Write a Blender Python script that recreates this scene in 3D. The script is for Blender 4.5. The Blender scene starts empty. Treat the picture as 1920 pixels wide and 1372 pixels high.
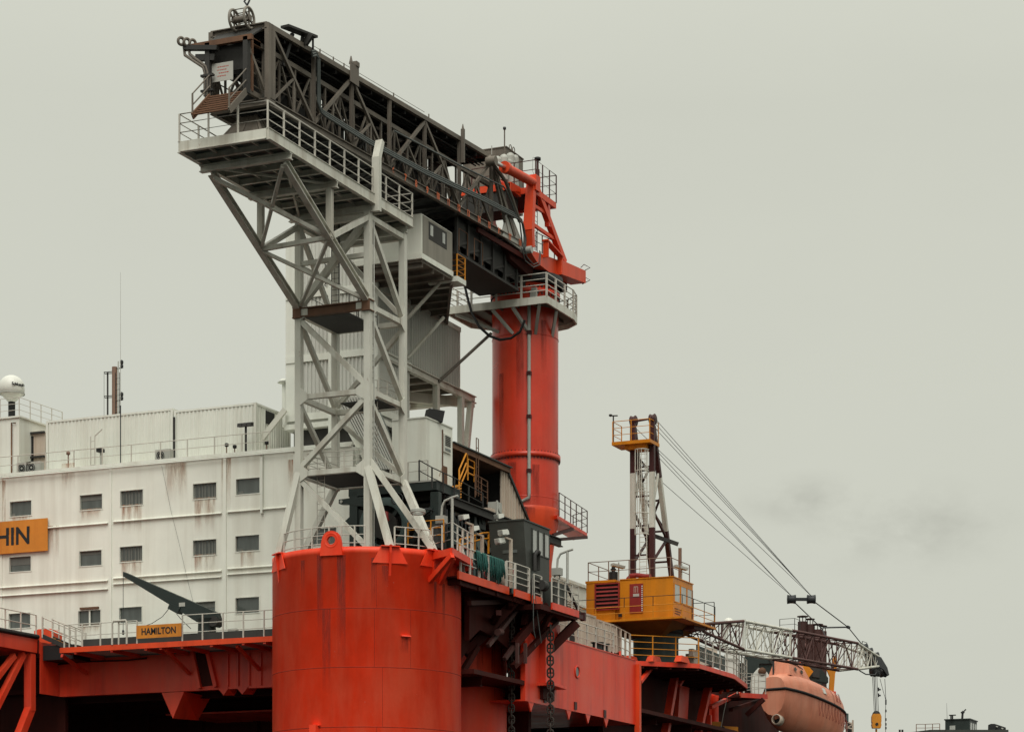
import bpy, bmesh, math, random
from mathutils import Vector as V, Matrix
random.seed(7)
R = math.radians
SC = bpy.context.scene
COL = SC.collection
# ---------------------------------------------------------------- survey of the site
# The rig's own axes are the world axes: x runs along its right-hand side, y along its left-hand front,
# z = 0 at the photographer's eye.  FOC etc. turn a sighted pixel into a bearing.
FOC, HY, CX = 4361.0, 1720.0, 960.0
U0, U1 = .4012, .9160
NX, NY = -7.61, 123.0
def rig(x, y): return ((x-NX)*U0+(y-NY)*U1, -(x-NX)*U1+(y-NY)*U0)
CA, CB = rig(0, 0)
def bearing(px, py):
    x = (px-CX)/FOC
    return V((x*U0+U1, -x*U1+U0, (HY-py)/FOC))
def eye(d): return V((CA, CB, 0))+d
def pA(px, py, a):
    d = bearing(px, py); return eye(d*((a-CA)/d.x))
def pB(px, py, b):
    d = bearing(px, py); return eye(d*((b-CB)/d.y))
def pZ(px, py, z):
    d = bearing(px, py); return eye(d*(z/d.z))
def pD(px, py, depth): return eye(bearing(px, py)*depth)
def depth(a, b): return (a-CA)*U1+(b-CB)*U0
def zat(a, b, py): return (HY-py)/FOC*depth(a, b)

# ---------------------------------------------------------------- mesh building
class M:
    def __init__(s): s.v = []; s.f = []; s.sm = []
    def add(s, vs, fs, smooth=False):
        o = len(s.v); s.v += [tuple(p) for p in vs]
        s.f += [[i+o for i in f] for f in fs]; s.sm += [smooth]*len(fs); return s
    def hexa(s, p):
        return s.add(p, [(0,3,2,1),(4,5,6,7),(0,1,5,4),(1,2,6,5),(2,3,7,6),(3,0,4,7)])
    def box(s, x0, x1, y0, y1, z0, z1):
        return s.hexa([(x0,y0,z0),(x1,y0,z0),(x1,y1,z0),(x0,y1,z0),(x0,y0,z1),(x1,y0,z1),(x1,y1,z1),(x0,y1,z1)])
    def frame(s, p, q, up):
        p, q = V(p), V(q); d = (q-p).normalized(); up = V(up)
        if abs(d.dot(up)) > .99: up = V((1,0,0))
        x = d.cross(up).normalized(); return p, q, d, x, x.cross(d).normalized()
    def beam(s, p, q, w, h=None, up=(0,0,1), w2=None, h2=None):
        h = w if h is None else h; w2 = w2 or w; h2 = h2 or h
        p, q, d, x, y = s.frame(p, q, up)
        c = [(-1,-1),(1,-1),(1,1),(-1,1)]
        return s.hexa([p+x*(i*w/2)+y*(j*h/2) for i, j in c]+[q+x*(i*w2/2)+y*(j*h2/2) for i, j in c])
    def ibeam(s, p, q, w, h, t=.05, up=(0,0,1)):
        p, q, d, x, y = s.frame(p, q, up); o = y*(h/2-t/2)
        s.beam(p+o, q+o, w, t, up); s.beam(p-o, q-o, w, t, up)
        return s.beam(p, q, t, h-2*t, up)
    def tube(s, p, q, r, n=8, r2=None, cap=True):
        r2 = r if r2 is None else r2
        p, q, d, x, y = s.frame(p, q, (0,0,1)); vs = []
        for c, rr in ((p, r), (q, r2)):
            for i in range(n):
                t = 2*math.pi*i/n; vs.append(c+x*(rr*math.cos(t))+y*(rr*math.sin(t)))
        s.add(vs, [(i, (i+1) % n, n+(i+1) % n, n+i) for i in range(n)], n > 5)
        if cap: s.add(vs, [list(range(n))[::-1], list(range(n, 2*n))])
        return s
    def path(s, pts, r, n=6, closed=False):
        pts = [V(p) for p in pts]; k = len(pts); vs = []; prev = None
        for i, p in enumerate(pts):
            a = pts[(i-1) % k] if (closed or i > 0) else p
            b = pts[(i+1) % k] if (closed or i < k-1) else p
            d = (b-a).normalized()
            if prev is None:
                up = V((0,0,1)) if abs(d.z) < .95 else V((1,0,0)); x = d.cross(up).normalized()
            else:
                x = (prev-d*prev.dot(d)).normalized()
            prev = x; y = x.cross(d)
            for j in range(n):
                t = 2*math.pi*j/n; vs.append(p+x*(r*math.cos(t))+y*(r*math.sin(t)))
        fs = []
        for i in range(k if closed else k-1):
            i2 = (i+1) % k
            for j in range(n): fs.append((i*n+j, i*n+(j+1) % n, i2*n+(j+1) % n, i2*n+j))
        s.add(vs, fs, n > 4)
        if not closed: s.add(vs, [list(range(n))[::-1], list(range((k-1)*n, k*n))])
        return s
    def extr(s, pts, vec):
        n = len(pts); vec = V(vec); vs = [V(p) for p in pts]+[V(p)+vec for p in pts]
        return s.add(vs, [list(range(n))[::-1], list(range(n, 2*n))]+[(i, (i+1) % n, n+(i+1) % n, n+i) for i in range(n)])
    def lathe(s, c, prof, n=48, smooth=True, axis=None, cap=False):
        c = V(c); vs = []; k = len(prof)
        ax = V(axis).normalized() if axis else V((0,0,1))
        x = ax.cross(V((0,0,1)) if abs(ax.z) < .9 else V((1,0,0))).normalized(); y = ax.cross(x)
        for r, z in prof:
            for j in range(n):
                t = 2*math.pi*j/n; vs.append(c+x*(r*math.cos(t))+y*(r*math.sin(t))+ax*z)
        fs = [(i*n+j, i*n+(j+1) % n, (i+1)*n+(j+1) % n, (i+1)*n+j) for i in range(k-1) for j in range(n)]
        s.add(vs, fs, smooth)
        if cap: s.add(vs, [list(range(n))[::-1], list(range((k-1)*n, k*n))])
        return s
    def ring(s, c, ax, Rr, r, n=24, m=8):
        c = V(c); ax = V(ax).normalized()
        x = ax.cross(V((0,0,1)) if abs(ax.z) < .9 else V((1,0,0))).normalized(); y = ax.cross(x)
        return s.path([c+x*(Rr*math.cos(2*math.pi*i/n))+y*(Rr*math.sin(2*math.pi*i/n)) for i in range(n)], r, m, True)
    def corr(s, p0, p1, z0, z1, nrm, pitch, dep):
        p0, p1, nrm = V(p0), V(p1), V(nrm); L = (p1-p0).length; d = (p1-p0)/L
        n = max(1, int(round(L/pitch))); q = L/n; pr = [p0]
        for i in range(n):
            b = i*q
            pr += [p0+d*(b+.12*q), p0+d*(b+.26*q)+nrm*dep, p0+d*(b+.62*q)+nrm*dep, p0+d*(b+.76*q)]
        pr.append(p1)
        k = len(pr); lo = [V((p.x,p.y,z0)) for p in pr]; hi = [V((p.x,p.y,z1)) for p in pr]
        s.add(lo+hi, [(i, i+1, k+i+1, k+i) for i in range(k-1)])
        for ring in (lo, hi):
            for i in range(1, k-1, 4): s.add(ring[i:i+4], [(0,1,2,3)])
        return s
    def mesh(s, name, off=(0,0,0)):
        me = bpy.data.meshes.new(name); ox, oy, oz = off
        me.from_pydata([(x-ox, y-oy, z-oz) for x, y, z in s.v], [], s.f)
        me.polygons.foreach_set('use_smooth', s.sm)
        bm = bmesh.new(); bm.from_mesh(me); bmesh.ops.recalc_face_normals(bm, faces=bm.faces); bm.to_mesh(me); bm.free()
        return me

ORG = {}
def tag(o, label=None, cat=None, group=None, kind=None):
    for k, x in (('label', label), ('category', cat), ('group', group), ('kind', kind)):
        if x: o[k] = x
    return o
def thing(name, label, cat, loc, group=None):
    o = bpy.data.objects.new(name, None); COL.objects.link(o); o.location = V(loc); o.empty_display_size = .3
    ORG[o.name] = V(loc); return tag(o, label, cat, group)
def part(t, name, m, mat, label=None):
    off = ORG[t.name]
    o = bpy.data.objects.new(name, m.mesh(name, off)); COL.objects.link(o); o.parent = t
    o.data.materials.append(mat); ORG[o.name] = off
    if label: o['label'] = label
    return o
def solo(name, m, mat, label=None, cat=None, group=None, kind=None):
    xs = [p[0] for p in m.v]; ys = [p[1] for p in m.v]; zs = [p[2] for p in m.v]
    off = V(((min(xs)+max(xs))/2, (min(ys)+max(ys))/2, min(zs)))
    o = bpy.data.objects.new(name, m.mesh(name, off)); COL.objects.link(o); o.location = off
    o.data.materials.append(mat); ORG[o.name] = off; return tag(o, label, cat, group, kind)
def dup(root, move, label=None, turn=0):
    def cp(o, par):
        c = o.copy(); COL.objects.link(c); c.parent = par
        for ch in o.children: cp(ch, c)
        return c
    r = cp(root, None); r.location = root.location+V(move); r.rotation_euler[2] = turn
    if label: r['label'] = label
    return r
def text(t, name, s, size, org, right, up, mat, depth=.01, bold=.0, squeeze=1.0):
    cu = bpy.data.curves.new('lettering', 'FONT'); cu.body = s; cu.size = size; cu.extrude = depth; cu.offset = bold
    cu.align_x = 'CENTER'; cu.align_y = 'CENTER'
    ob = bpy.data.objects.new('lettering', cu); COL.objects.link(ob)
    dg = bpy.context.evaluated_depsgraph_get(); me = bpy.data.meshes.new_from_object(ob.evaluated_get(dg))
    bpy.data.objects.remove(ob); bpy.data.curves.remove(cu)
    r, u = V(right).normalized(), V(up).normalized(); n = r.cross(u).normalized(); off = ORG[t.name]
    for vx in me.vertices:
        c = vx.co; vx.co = V(org)-off+r*(c.x*squeeze)+u*c.y+n*c.z
    o = bpy.data.objects.new(name, me); COL.objects.link(o); o.parent = t; me.materials.clear(); me.materials.append(mat)
    ORG[o.name] = off; return o

# ---------------------------------------------------------------- materials
def sh(x): return tuple(((c/255)/12.92 if c/255 <= .04045 else ((c/255+.055)/1.055)**2.4) for c in x)
class NT:
    def __init__(s, nt): s.nt = nt; nt.nodes.clear()
    def n(s, typ, **kw):
        nd = s.nt.nodes.new(typ)
        for k, x in kw.items():
            if hasattr(nd, k): setattr(nd, k, x)
            else: nd.inputs[k].default_value = x
        return nd
    def l(s, a, b): s.nt.links.new(a, b)
    def noise(s, vec, scale, detail=5, rough=.55):
        nd = s.n('ShaderNodeTexNoise'); nd.inputs['Scale'].default_value = scale
        nd.inputs['Detail'].default_value = detail; nd.inputs['Roughness'].default_value = rough
        s.l(vec, nd.inputs['Vector']); return nd.outputs[0]
    def mapr(s, x, a, b, c=0, d=1):
        nd = s.n('ShaderNodeMapRange'); s.l(x, nd.inputs[0])
        for i, q in enumerate((a, b, c, d)): nd.inputs[1+i].default_value = q
        return nd.outputs[0]
    def mul(s, vec, xyz):
        nd = s.n('ShaderNodeVectorMath', operation='MULTIPLY'); s.l(vec, nd.inputs[0]); nd.inputs[1].default_value = xyz; return nd.outputs[0]
    def math(s, op, a, b):
        nd = s.n('ShaderNodeMath', operation=op)
        for i, q in enumerate((a, b)):
            if isinstance(q, (int, float)): nd.inputs[i].default_value = q
            else: s.l(q, nd.inputs[i])
        return nd.outputs[0]
    def mix(s, f, a, b):
        nd = s.n('ShaderNodeMix', data_type='RGBA')
        if isinstance(f, (int, float)): nd.inputs[0].default_value = f
        else: s.l(f, nd.inputs[0])
        for i, q in ((6, a), (7, b)):
            if isinstance(q, tuple): nd.inputs[i].default_value = (*q[:3], 1)
            else: s.l(q, nd.inputs[i])
        return nd.outputs[2]
RUST = (.17, .055, .018)
def paint(name, col, rough=.5, var=.12, streak=.3, scol=None, rust=.0, rs=1.2, rcol=RUST, fleck=0, metal=0, bump=.0, sw=1.3, spec=.35, fade=None):
    m = bpy.data.materials.new(name); m.use_nodes = True; t = NT(m.node_tree)
    out = t.n('ShaderNodeOutputMaterial'); b = t.n('ShaderNodeBsdfPrincipled'); t.l(b.outputs[0], out.inputs[0])
    pos = t.n('ShaderNodeNewGeometry').outputs['Position']
    col = tuple(col); lo = tuple(c*(1-var) for c in col); hi = tuple(min(.95, c*(1+var)) for c in col)
    n1 = t.noise(pos, .45, 6, .6); c = t.mix(t.mapr(n1, .3, .7), lo, hi)
    if streak:
        n2 = t.noise(t.mul(pos, (sw, sw, .05)), 1.0, 5, .6)
        c = t.mix(t.mapr(n2, .46, .68, 0, streak), c, scol or tuple(q*.35 for q in col))
    if fade:
        n7 = t.noise(t.mul(pos, (.55, .55, .16)), 1.0, 5, .62); c = t.mix(t.mapr(n7, .42, .66, 0, .75), c, fade)
    n4 = t.noise(pos, 7, 4, .6); c = t.mix(t.mapr(n4, .35, .8, 0, var*.9), c, tuple(q*.55 for q in col))
    if rust:
        n3 = t.noise(t.mul(pos, (rs, rs, rs*.4)), 1.0, 9, .68)
        k = .72-rust*.32; c = t.mix(t.mapr(n3, k, k+.09, 0, .9), c, rcol)
    if fleck:
        n5 = t.noise(t.mul(pos, (9, 9, 16)), 1.0, 3, .7); n6 = t.noise(t.mul(pos, (.5, .5, .3)), 1.0, 2)
        c = t.mix(t.math('MULTIPLY', t.mapr(n5, .70, .73, 0, fleck), t.mapr(n6, .56, .62)), c, (.6, .5, .45))
    t.l(c, b.inputs['Base Color']); b.inputs['Metallic'].default_value = metal
    rr = t.mapr(n1, .2, .8, rough-.1, rough+.12); t.l(rr, b.inputs['Roughness'])
    b.inputs['Specular IOR Level'].default_value = spec
    if bump:
        bp = t.n('ShaderNodeBump'); bp.inputs['Strength'].default_value = bump; bp.inputs['Distance'].default_value = .03
        t.l(t.noise(pos, 1.4, 3), bp.inputs['Height']); t.l(bp.outputs[0], b.inputs['Normal'])
    return m
WHITE = (.58, .57, .50)
MT = {
 'red':    paint('column_red_paint', (.83,.043,.009), .46, .11, .36, (.44,.020,.006), fleck=.9, bump=.2, sw=.8, spec=.3, fade=(.80,.10,.045)),
 'seam':   paint('weld_seam_grimy_red', (.26,.022,.010), .6, .15, .3, spec=.15),
 'redgirder': paint('girder_red_paint', (.74,.038,.010), .42, .13, .5, (.25,.011,.006), rust=.07, rs=.8, bump=.2, spec=.45, fade=(.72,.082,.036)),
 'redshade': paint('underdeck_shaded_red_paint', (.055,.010,.007), .7, .25, .5, rust=.12, spec=.15),  # red paint with the under-deck shade put into its colour
 'redped': paint('pedestal_red_paint', (.60,.034,.009), .32, .13, .5, (.26,.013,.006), bump=.15, sw=.7, spec=.5, fade=(.56,.065,.030)),
 'orange': paint('turntable_orange_red_paint', (.68,.060,.012), .45, .1, .3, rust=.06),
 'white':  paint('tower_white_paint', WHITE, .5, .10, .55, (.26,.21,.155), rust=.17, rs=1.6),
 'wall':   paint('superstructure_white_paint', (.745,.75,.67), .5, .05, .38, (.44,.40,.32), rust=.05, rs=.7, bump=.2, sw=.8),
 'contw':  paint('container_white_paint', (.68,.69,.62), .55, .05, .3, (.40,.36,.28), rust=.12, rs=1.1),
 'contr':  paint('weathered_container_paint', (.50,.42,.34), .6, .1, .5, (.28,.15,.09), rust=.28, rs=.9),
 'cabshade': paint('shaded_cabin_side', (.25,.23,.19), .6, .1, .4, rust=.06),  # cabin wall tone with gangway shade put into the colour
 'corr':   paint('corrugated_grey_white_cladding', (.54,.54,.49), .5, .06, .25, (.34,.32,.28), rust=.03),
 'greyrail': paint('weathered_white_handrail_paint', (.50,.47,.41), .55, .1, .2, rust=.18, rs=3),
 'gang':   paint('weathered_grey_brown_steel', (.150,.127,.102), .6, .28, .45, (.05,.038,.028), rust=.22, rs=1.5, rcol=(.13,.05,.02)),
 'gangpale': paint('weathered_pale_drum_steel', (.24,.215,.18), .6, .2, .3, rust=.15),
 'gangdark': paint('dark_steel', (.032,.030,.027), .65, .25, .3, rust=.12),  # very dark steel with a little rust
 'grating': paint('dark_steel_grating', (.035,.036,.036), .7, .2, .2, rust=.1),
 'soffit': paint('platform_soffit_grey_green', (.14,.155,.14), .6, .15, .3, rust=.1),
 'rustbeam': paint('rusted_bare_steel', (.15,.075,.042), .75, .3, .4, rust=.30, rs=2, rcol=(.24,.085,.03)),
 'green':  paint('winch_dark_green_paint', (.017,.026,.023), .5, .2, .2, rust=.06),
 'teal':   paint('crane_pedestal_teal_paint', (.055,.085,.080), .5, .15, .35, rust=.12),
 'cabin':  paint('sooty_green_black_paint', (.045,.048,.041), .5, .25, .5, (.035,.03,.024), rust=.12),
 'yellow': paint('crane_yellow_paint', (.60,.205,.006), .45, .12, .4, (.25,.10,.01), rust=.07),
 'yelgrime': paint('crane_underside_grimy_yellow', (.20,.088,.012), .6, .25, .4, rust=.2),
 'yelrail': paint('yellow_rail_paint', (.55,.21,.012), .5, .12, .1, rust=.10, rs=3),
 'maroon': paint('crane_maroon_paint', (.050,.013,.012), .5, .2, .3, rust=.1),
 'boomred': paint('boom_maroon_paint', (.085,.035,.030), .6, .2, .3, rust=.2),
 'doorred': paint('louvre_red_paint', (.25,.022,.018), .5, .15, .3),
 'boat':   paint('faded_orange_fibreglass', (.70,.25,.15), .40, .10, .5, (.38,.11,.06), rust=.06, sw=1.5, fade=(.70,.33,.22)),
 'black':  paint('black_rubber', (.012,.012,.012), .6, .2, 0),
 'cable':  paint('steel_cable_dark', (.03,.032,.035), .5, .1, 0),
 'chain':  paint('rusty_chain_iron', (.030,.022,.017), .7, .3, 0, rust=.25, rs=4, rcol=(.09,.035,.015)),
 'hose':   paint('grey_green_hose', (.075,.085,.08), .5, .15, 0),
 'grey':   paint('pale_grey_equipment_paint', (.38,.38,.34), .5, .1, .2, rust=.12, rs=2),
 'dome':   paint('radome_white_gelcoat', (.66,.66,.60), .35, .03, .1),
 'rope':   paint('teal_mooring_rope', (.020,.085,.072), .8, .3, 0),
 'pole':   paint('mast_brown_steel', (.20,.12,.085), .6, .15, .2, rust=.2),
 'stack':  paint('exhaust_rust_brown', (.050,.018,.014), .7, .2, .4, rust=.15),
 'sign':   paint('sign_orange_yellow', (.58,.205,.022), .5, .12, .5, (.40,.12,.01)),
 'ink':    paint('sign_black_lettering', (.012,.012,.014), .5, .05, 0),
 'digit':  paint('stencil_orange_red', (.55,.12,.04), .6, .25, .2),
 'board':  paint('pale_notice_board', (.42,.41,.37), .5, .05, .1, rust=.05),
 'redink': paint('notice_red_lettering', (.40,.07,.05), .6, .1, 0),
 'silver': paint('cylinder_rod_chrome', (.55,.55,.53), .25, .05, 0, metal=.8),
 'hookyel': paint('hook_block_orange', (.58,.22,.015), .45, .12, .3, rust=.15, rs=2),
 'curtain': paint('net_curtain', (.135,.14,.125), .8, .2, .4, (.08,.08,.07), sw=9),
}
def glass(name, col, rough=.06):
    m = bpy.data.materials.new(name); m.use_nodes = True; t = NT(m.node_tree)
    out = t.n('ShaderNodeOutputMaterial'); b = t.n('ShaderNodeBsdfPrincipled'); t.l(b.outputs[0], out.inputs[0])
    pos = t.n('ShaderNodeNewGeometry').outputs['Position']
    t.l(t.mix(t.mapr(t.noise(t.mul(pos, (3, 3, .6)), 1, 4), .3, .7), tuple(c*.8 for c in col), tuple(c*1.2 for c in col)), b.inputs['Base Color'])
    b.inputs['Roughness'].default_value = rough; b.inputs['Specular IOR Level'].default_value = .6
    return m
MT['pane'] = glass('tinted_window_glass', (.075,.085,.078))
MT['panecurt'] = glass('window_glass_over_curtain', (.06,.066,.06), .12)
MT['panelite'] = glass('pale_reflective_glass', (.36,.37,.34), .1)
def stain(name, c0, c1, g=1.3):
    m = bpy.data.materials.new(name); m.use_nodes = True; t = NT(m.node_tree)
    out = t.n('ShaderNodeOutputMaterial'); b = t.n('ShaderNodeBsdfPrincipled'); tr = t.n('ShaderNodeBsdfTransparent'); mx = t.n('ShaderNodeMixShader')
    pos = t.n('ShaderNodeNewGeometry').outputs['Position']; gen = t.n('ShaderNodeTexCoord').outputs['Generated']
    sp = t.n('ShaderNodeSeparateXYZ'); t.l(gen, sp.inputs[0])
    n = t.noise(t.mul(pos, (3.2, 3.2, .4)), 1, 7, .7)
    zz = t.math('POWER', sp.outputs[2], g)
    ed = t.math('MULTIPLY', t.mapr(sp.outputs[1], 0, .08), t.mapr(sp.outputs[1], 1, .92))
    a = t.math('MULTIPLY', t.mapr(n, .36, .68, .06, .9), t.math('MULTIPLY', zz, ed))
    t.l(t.mix(t.mapr(n, .45, .7), c0, c1), b.inputs['Base Color']); b.inputs['Roughness'].default_value = .8
    t.l(a, mx.inputs[0]); t.l(tr.outputs[0], mx.inputs[1]); t.l(b.outputs[0], mx.inputs[2]); t.l(mx.outputs[0], out.inputs[0])
    return m
MT['stain'] = stain('rust_run_stain', (.42,.30,.20), (.30,.085,.03)); MT['grime'] = stain('dark_grime_run_stain', (.24,.022,.010), (.10,.018,.010), .9)

# ---------------------------------------------------------------- reusable fittings
def railing(label, pts, h, rails, gap, mat, rp=.045, rr=.03, group=None, cat='railing'):
    rp *= .82; rr *= .85
    pts = [V(p) for p in pts]; mid = sum(pts, V())/len(pts); mid.z = min(p.z for p in pts)
    t = thing('railing', label, cat, mid, group); up = V((0,0,1)); posts = []
    for i in range(len(pts)-1):
        n = max(1, int(round((pts[i+1]-pts[i]).length/gap)))
        for k in range(n): posts.append(pts[i].lerp(pts[i+1], k/n))
    posts.append(pts[-1])
    for p in posts: part(t, 'post', M().beam(p, p+up*h, rp*2, rp*1.6), mat)
    for k in range(rails):
        m = M(); zz = up*(h*(k+1)/rails)
        m.path([p+zz for p in pts], rr if k < rails-1 else rr*1.2, 6); part(t, 'handrail', m, mat)
    return t
def ladder_mesh(p, q, side, wid=.45, step=.3, r=.022):
    p, q, s = V(p), V(q), V(side).normalized()*(wid/2); m = M()
    m.tube(p+s, q+s, r, 6); m.tube(p-s, q-s, r, 6); n = int((q-p).length/step)
    for i in range(1, n): c = p.lerp(q, i/n); m.tube(c-s, c+s, r*.7, 5)
    return m
def cage_mesh(p, q, out, side, rad=.38, hoops=5, bars=5, r=.018):
    p, q, o, s = V(p), V(q), V(out).normalized(), V(side).normalized(); m = M(); arc = [R(-100+200*i/10) for i in range(11)]
    f = lambda c, t: c+o*(rad*.55+rad*math.cos(t))+s*(rad*math.sin(t))
    for i in range(hoops): m.path([f(p.lerp(q, i/(hoops-1)), t) for t in arc], r, 5)
    for j in range(bars):
        t = R(-80+160*j/(bars-1)); m.tube(f(p, t), f(q, t), r*.8, 5)
    return m
# ================================================================ light, sky, camera, water
SUN_AZ, SUN_EL = 202, 56          # rig-plan bearing of the light (behind the camera, to its right), elevation
w_ = bpy.data.worlds.new('World'); SC.world = w_; w_.use_nodes = True
t = NT(w_.node_tree)
out = t.n('ShaderNodeOutputWorld'); bg = t.n('ShaderNodeBackground'); t.l(bg.outputs[0], out.inputs[0]); bg.inputs[1].default_value = .10
sky = t.n('ShaderNodeTexSky', sky_type='NISHITA', sun_disc=False); sky.sun_elevation = R(SUN_EL); sky.sun_rotation = R(90-SUN_AZ)
sky.air_density = 1.0; sky.dust_density = 6.0
hs = t.n('ShaderNodeHueSaturation'); hs.inputs['Saturation'].default_value = .1; t.l(sky.outputs[0], hs.inputs['Color'])
g = t.n('ShaderNodeTexCoord').outputs['Generated']; sp = t.n('ShaderNodeSeparateXYZ'); t.l(g, sp.inputs[0])
# overcast layer: even near the horizon, brighter overhead, faint torn patches of darker cloud
base = t.mix(t.mapr(sp.outputs[2], .33, .95), (6.32, 6.45, 5.60), (12.5, 12.7, 11.2))
cl = t.noise(t.mul(g, (3.0, 3.0, 7.0)), 1.0, 7, .6)
base = t.mix(t.mapr(cl, .42, .70, .0, .10), base, (4.2, 4.3, 3.9))
cl2 = t.noise(t.mul(g, (22, 22, 34)), 1.0, 7, .58)
# one ragged grey scud low over the right-hand side
def scud(px, py, wx, wz):
    d = bearing(px, py).normalized(); nd = t.n('ShaderNodeVectorMath', operation='SUBTRACT'); t.l(g, nd.inputs[0]); nd.inputs[1].default_value = d
    ln = t.n('ShaderNodeVectorMath', operation='LENGTH'); t.l(t.mul(nd.outputs[0], (1/wx, 1/wx, 1/wz)), ln.inputs[0])
    return t.math('MULTIPLY', t.mapr(ln.outputs[1], 1, .1), t.mapr(cl2, .46, .70))
m1 = t.math('MAXIMUM', scud(1520, 940, .036, .014), scud(1690, 990, .055, .024))
base = t.mix(t.math('MULTIPLY', m1, .6), base, (3.9, 3.95, 3.4))
t.l(t.mix(.94, hs.outputs[0], base), bg.inputs[0])
sun = bpy.data.lights.new('sun', 'SUN'); sun.energy = 2.35; sun.angle = R(45); sun.color = (1, .975, .92)
so = bpy.data.objects.new('sun', sun); COL.objects.link(so)
d = V((math.cos(R(SUN_AZ))*math.cos(R(SUN_EL)), math.sin(R(SUN_AZ))*math.cos(R(SUN_EL)), math.sin(R(SUN_EL))))
so.rotation_euler = d.to_track_quat('Z', 'Y').to_euler(); so.location = V((-60, -60, 90))
cam = bpy.data.cameras.new('camera'); co = bpy.data.objects.new('camera', cam); COL.objects.link(co); SC.camera = co
cam.sensor_width = 36; cam.lens = FOC*36/1920; cam.shift_y = (HY-686)/1920; cam.clip_end = 6000; cam.clip_start = .5
co.location = (CA, CB, 0); co.rotation_euler = (R(90), 0, -math.atan2(U1, U0))
SC.view_settings.view_transform = 'Standard'; SC.view_settings.look = 'None'; SC.view_settings.exposure = 0
SEA = -4.0
def water():
    m = bpy.data.materials.new('dark_harbour_water'); m.use_nodes = True; t = NT(m.node_tree)
    out = t.n('ShaderNodeOutputMaterial'); b = t.n('ShaderNodeBsdfPrincipled'); t.l(b.outputs[0], out.inputs[0])
    pos = t.n('ShaderNodeNewGeometry').outputs['Position']
    b.inputs['Base Color'].default_value = (.012, .016, .015, 1); b.inputs['Roughness'].default_value = .35; b.inputs['Specular IOR Level'].default_value = .15
    bp = t.n('ShaderNodeBump'); bp.inputs['Strength'].default_value = .5; bp.inputs['Distance'].default_value = .2
    t.l(t.noise(pos, .5, 5), bp.inputs['Height']); t.l(bp.outputs[0], b.inputs['Normal']); return m
m = M(); m.add([(-2500,-2500,SEA),(2500,-2500,SEA),(2500,2500,SEA),(-2500,2500,SEA)], [(0,1,2,3)])
solo('water', m, water(), kind='structure')

# ================================================================ big red corner column
CC = V((2.65, 1.43, 0)); CR = 5.1; CT = 19.3
def rim(px, r=CR, near=True, c=CC):
    d = bearing(px, HY); d.z = 0; d.normalize(); o = V((CA, CB, 0))-c
    b = o.dot(d); disc = b*b-(o.dot(o)-r*r)
    s = -b-math.sqrt(max(disc, 0)) if near else -b+math.sqrt(max(disc, 0))
    return V((CA, CB, 0))+d*s
col = thing('rig_column', 'huge orange-red cylindrical column carrying the white lattice tower', 'column', (CC.x, CC.y, SEA))
m = M(); m.lathe(CC, [(CR, SEA), (CR, CT-.34), (CR+.012, CT-.33), (CR+.012, CT), (CR-.10, CT), (CR-.10, CT-.3)], 96)
part(col, 'shell', m, MT['red']); m = M(); m.lathe(CC, [(CR-.09, CT-.25), (.01, CT-.25)], 64); part(col, 'top_plate', m, MT['grating'])  # unseen top kept dark to cut red bounce onto the landing
for z in (16.1, 13.04, 9.93, 6.8, 3.7): m = M(); m.lathe(CC, [(CR+.001, z-.022), (CR+.010, z-.010), (CR+.010, z+.010), (CR+.001, z+.022)], 96); part(col, 'weld_seam', m, MT['seam'])
m = M()
for px, za, zb in ((706, 16.1, 19), (702, 13.04, 16.1), (717, 9.93, 13.04), (706, 6.8, 9.93), (598, 16.1, 19), (770, 13.04, 16.1)):
    p = rim(px, CR+.002); m = M(); m.tube((p.x, p.y, za), (p.x, p.y, zb), .010, 5); part(col, 'weld_seam', m, MT['seam'])
# lifting lug: thick rounded plate with an eye, standing on the rim
def outward(px): p = rim(px)-CC; p.z = 0; return p.normalized()
o = outward(622); s = V((-o.y, o.x, 0)); c = CC+o*(CR-.12); m = M()
prof = [(.62, -.45), (.55, .25)]+[(.50*math.cos(R(10+i*16)), .38+.46*math.sin(R(10+i*16))) for i in range(11)]+[(-.55, .25), (-.62, -.45)]
hole = [(.24*math.cos(R(i*20)), .34+.22*math.sin(R(i*20))) for i in range(18)]
def lugpt(x, y, t): return c+s*x+V((0,0,CT+y))+o*t
n = len(prof); vs = []
for tt in (.02, .24):
    vs += [lugpt(x, y, tt) for x, y in prof]+[lugpt(x, y, tt) for x, y in hole]
fs = []
import itertools
def bridge(off):
    res = []; N = n; H = len(hole)
    near = [min(range(H), key=lambda j: (math.atan2(prof[i][1]-.34, prof[i][0])-math.atan2(hole[j][1]-.34, hole[j][0]))**2) for i in range(N)]
    for i in range(N):
        i2 = (i+1) % N; a, b = near[i], near[i2]; poly = [off+i, off+i2]; j = b; st = []
        while j != a and len(st) < H: st.append(j); j = (j-1) % H
        st.append(a); res.append(poly+[off+N+q for q in st])
    return res
fs += bridge(0)+bridge(n+len(hole)); K = n+len(hole)
fs += [(i, (i+1) % n, K+(i+1) % n, K+i) for i in range(n)]+[(n+i, n+(i+1) % len(hole), K+n+(i+1) % len(hole), K+n+i) for i in range(len(hole))]
m.add(vs, fs); m.ring(lugpt(0, .34, .13), o, .36, .13, 28, 8)
part(col, 'lifting_lug', m, MT['red'])
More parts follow.
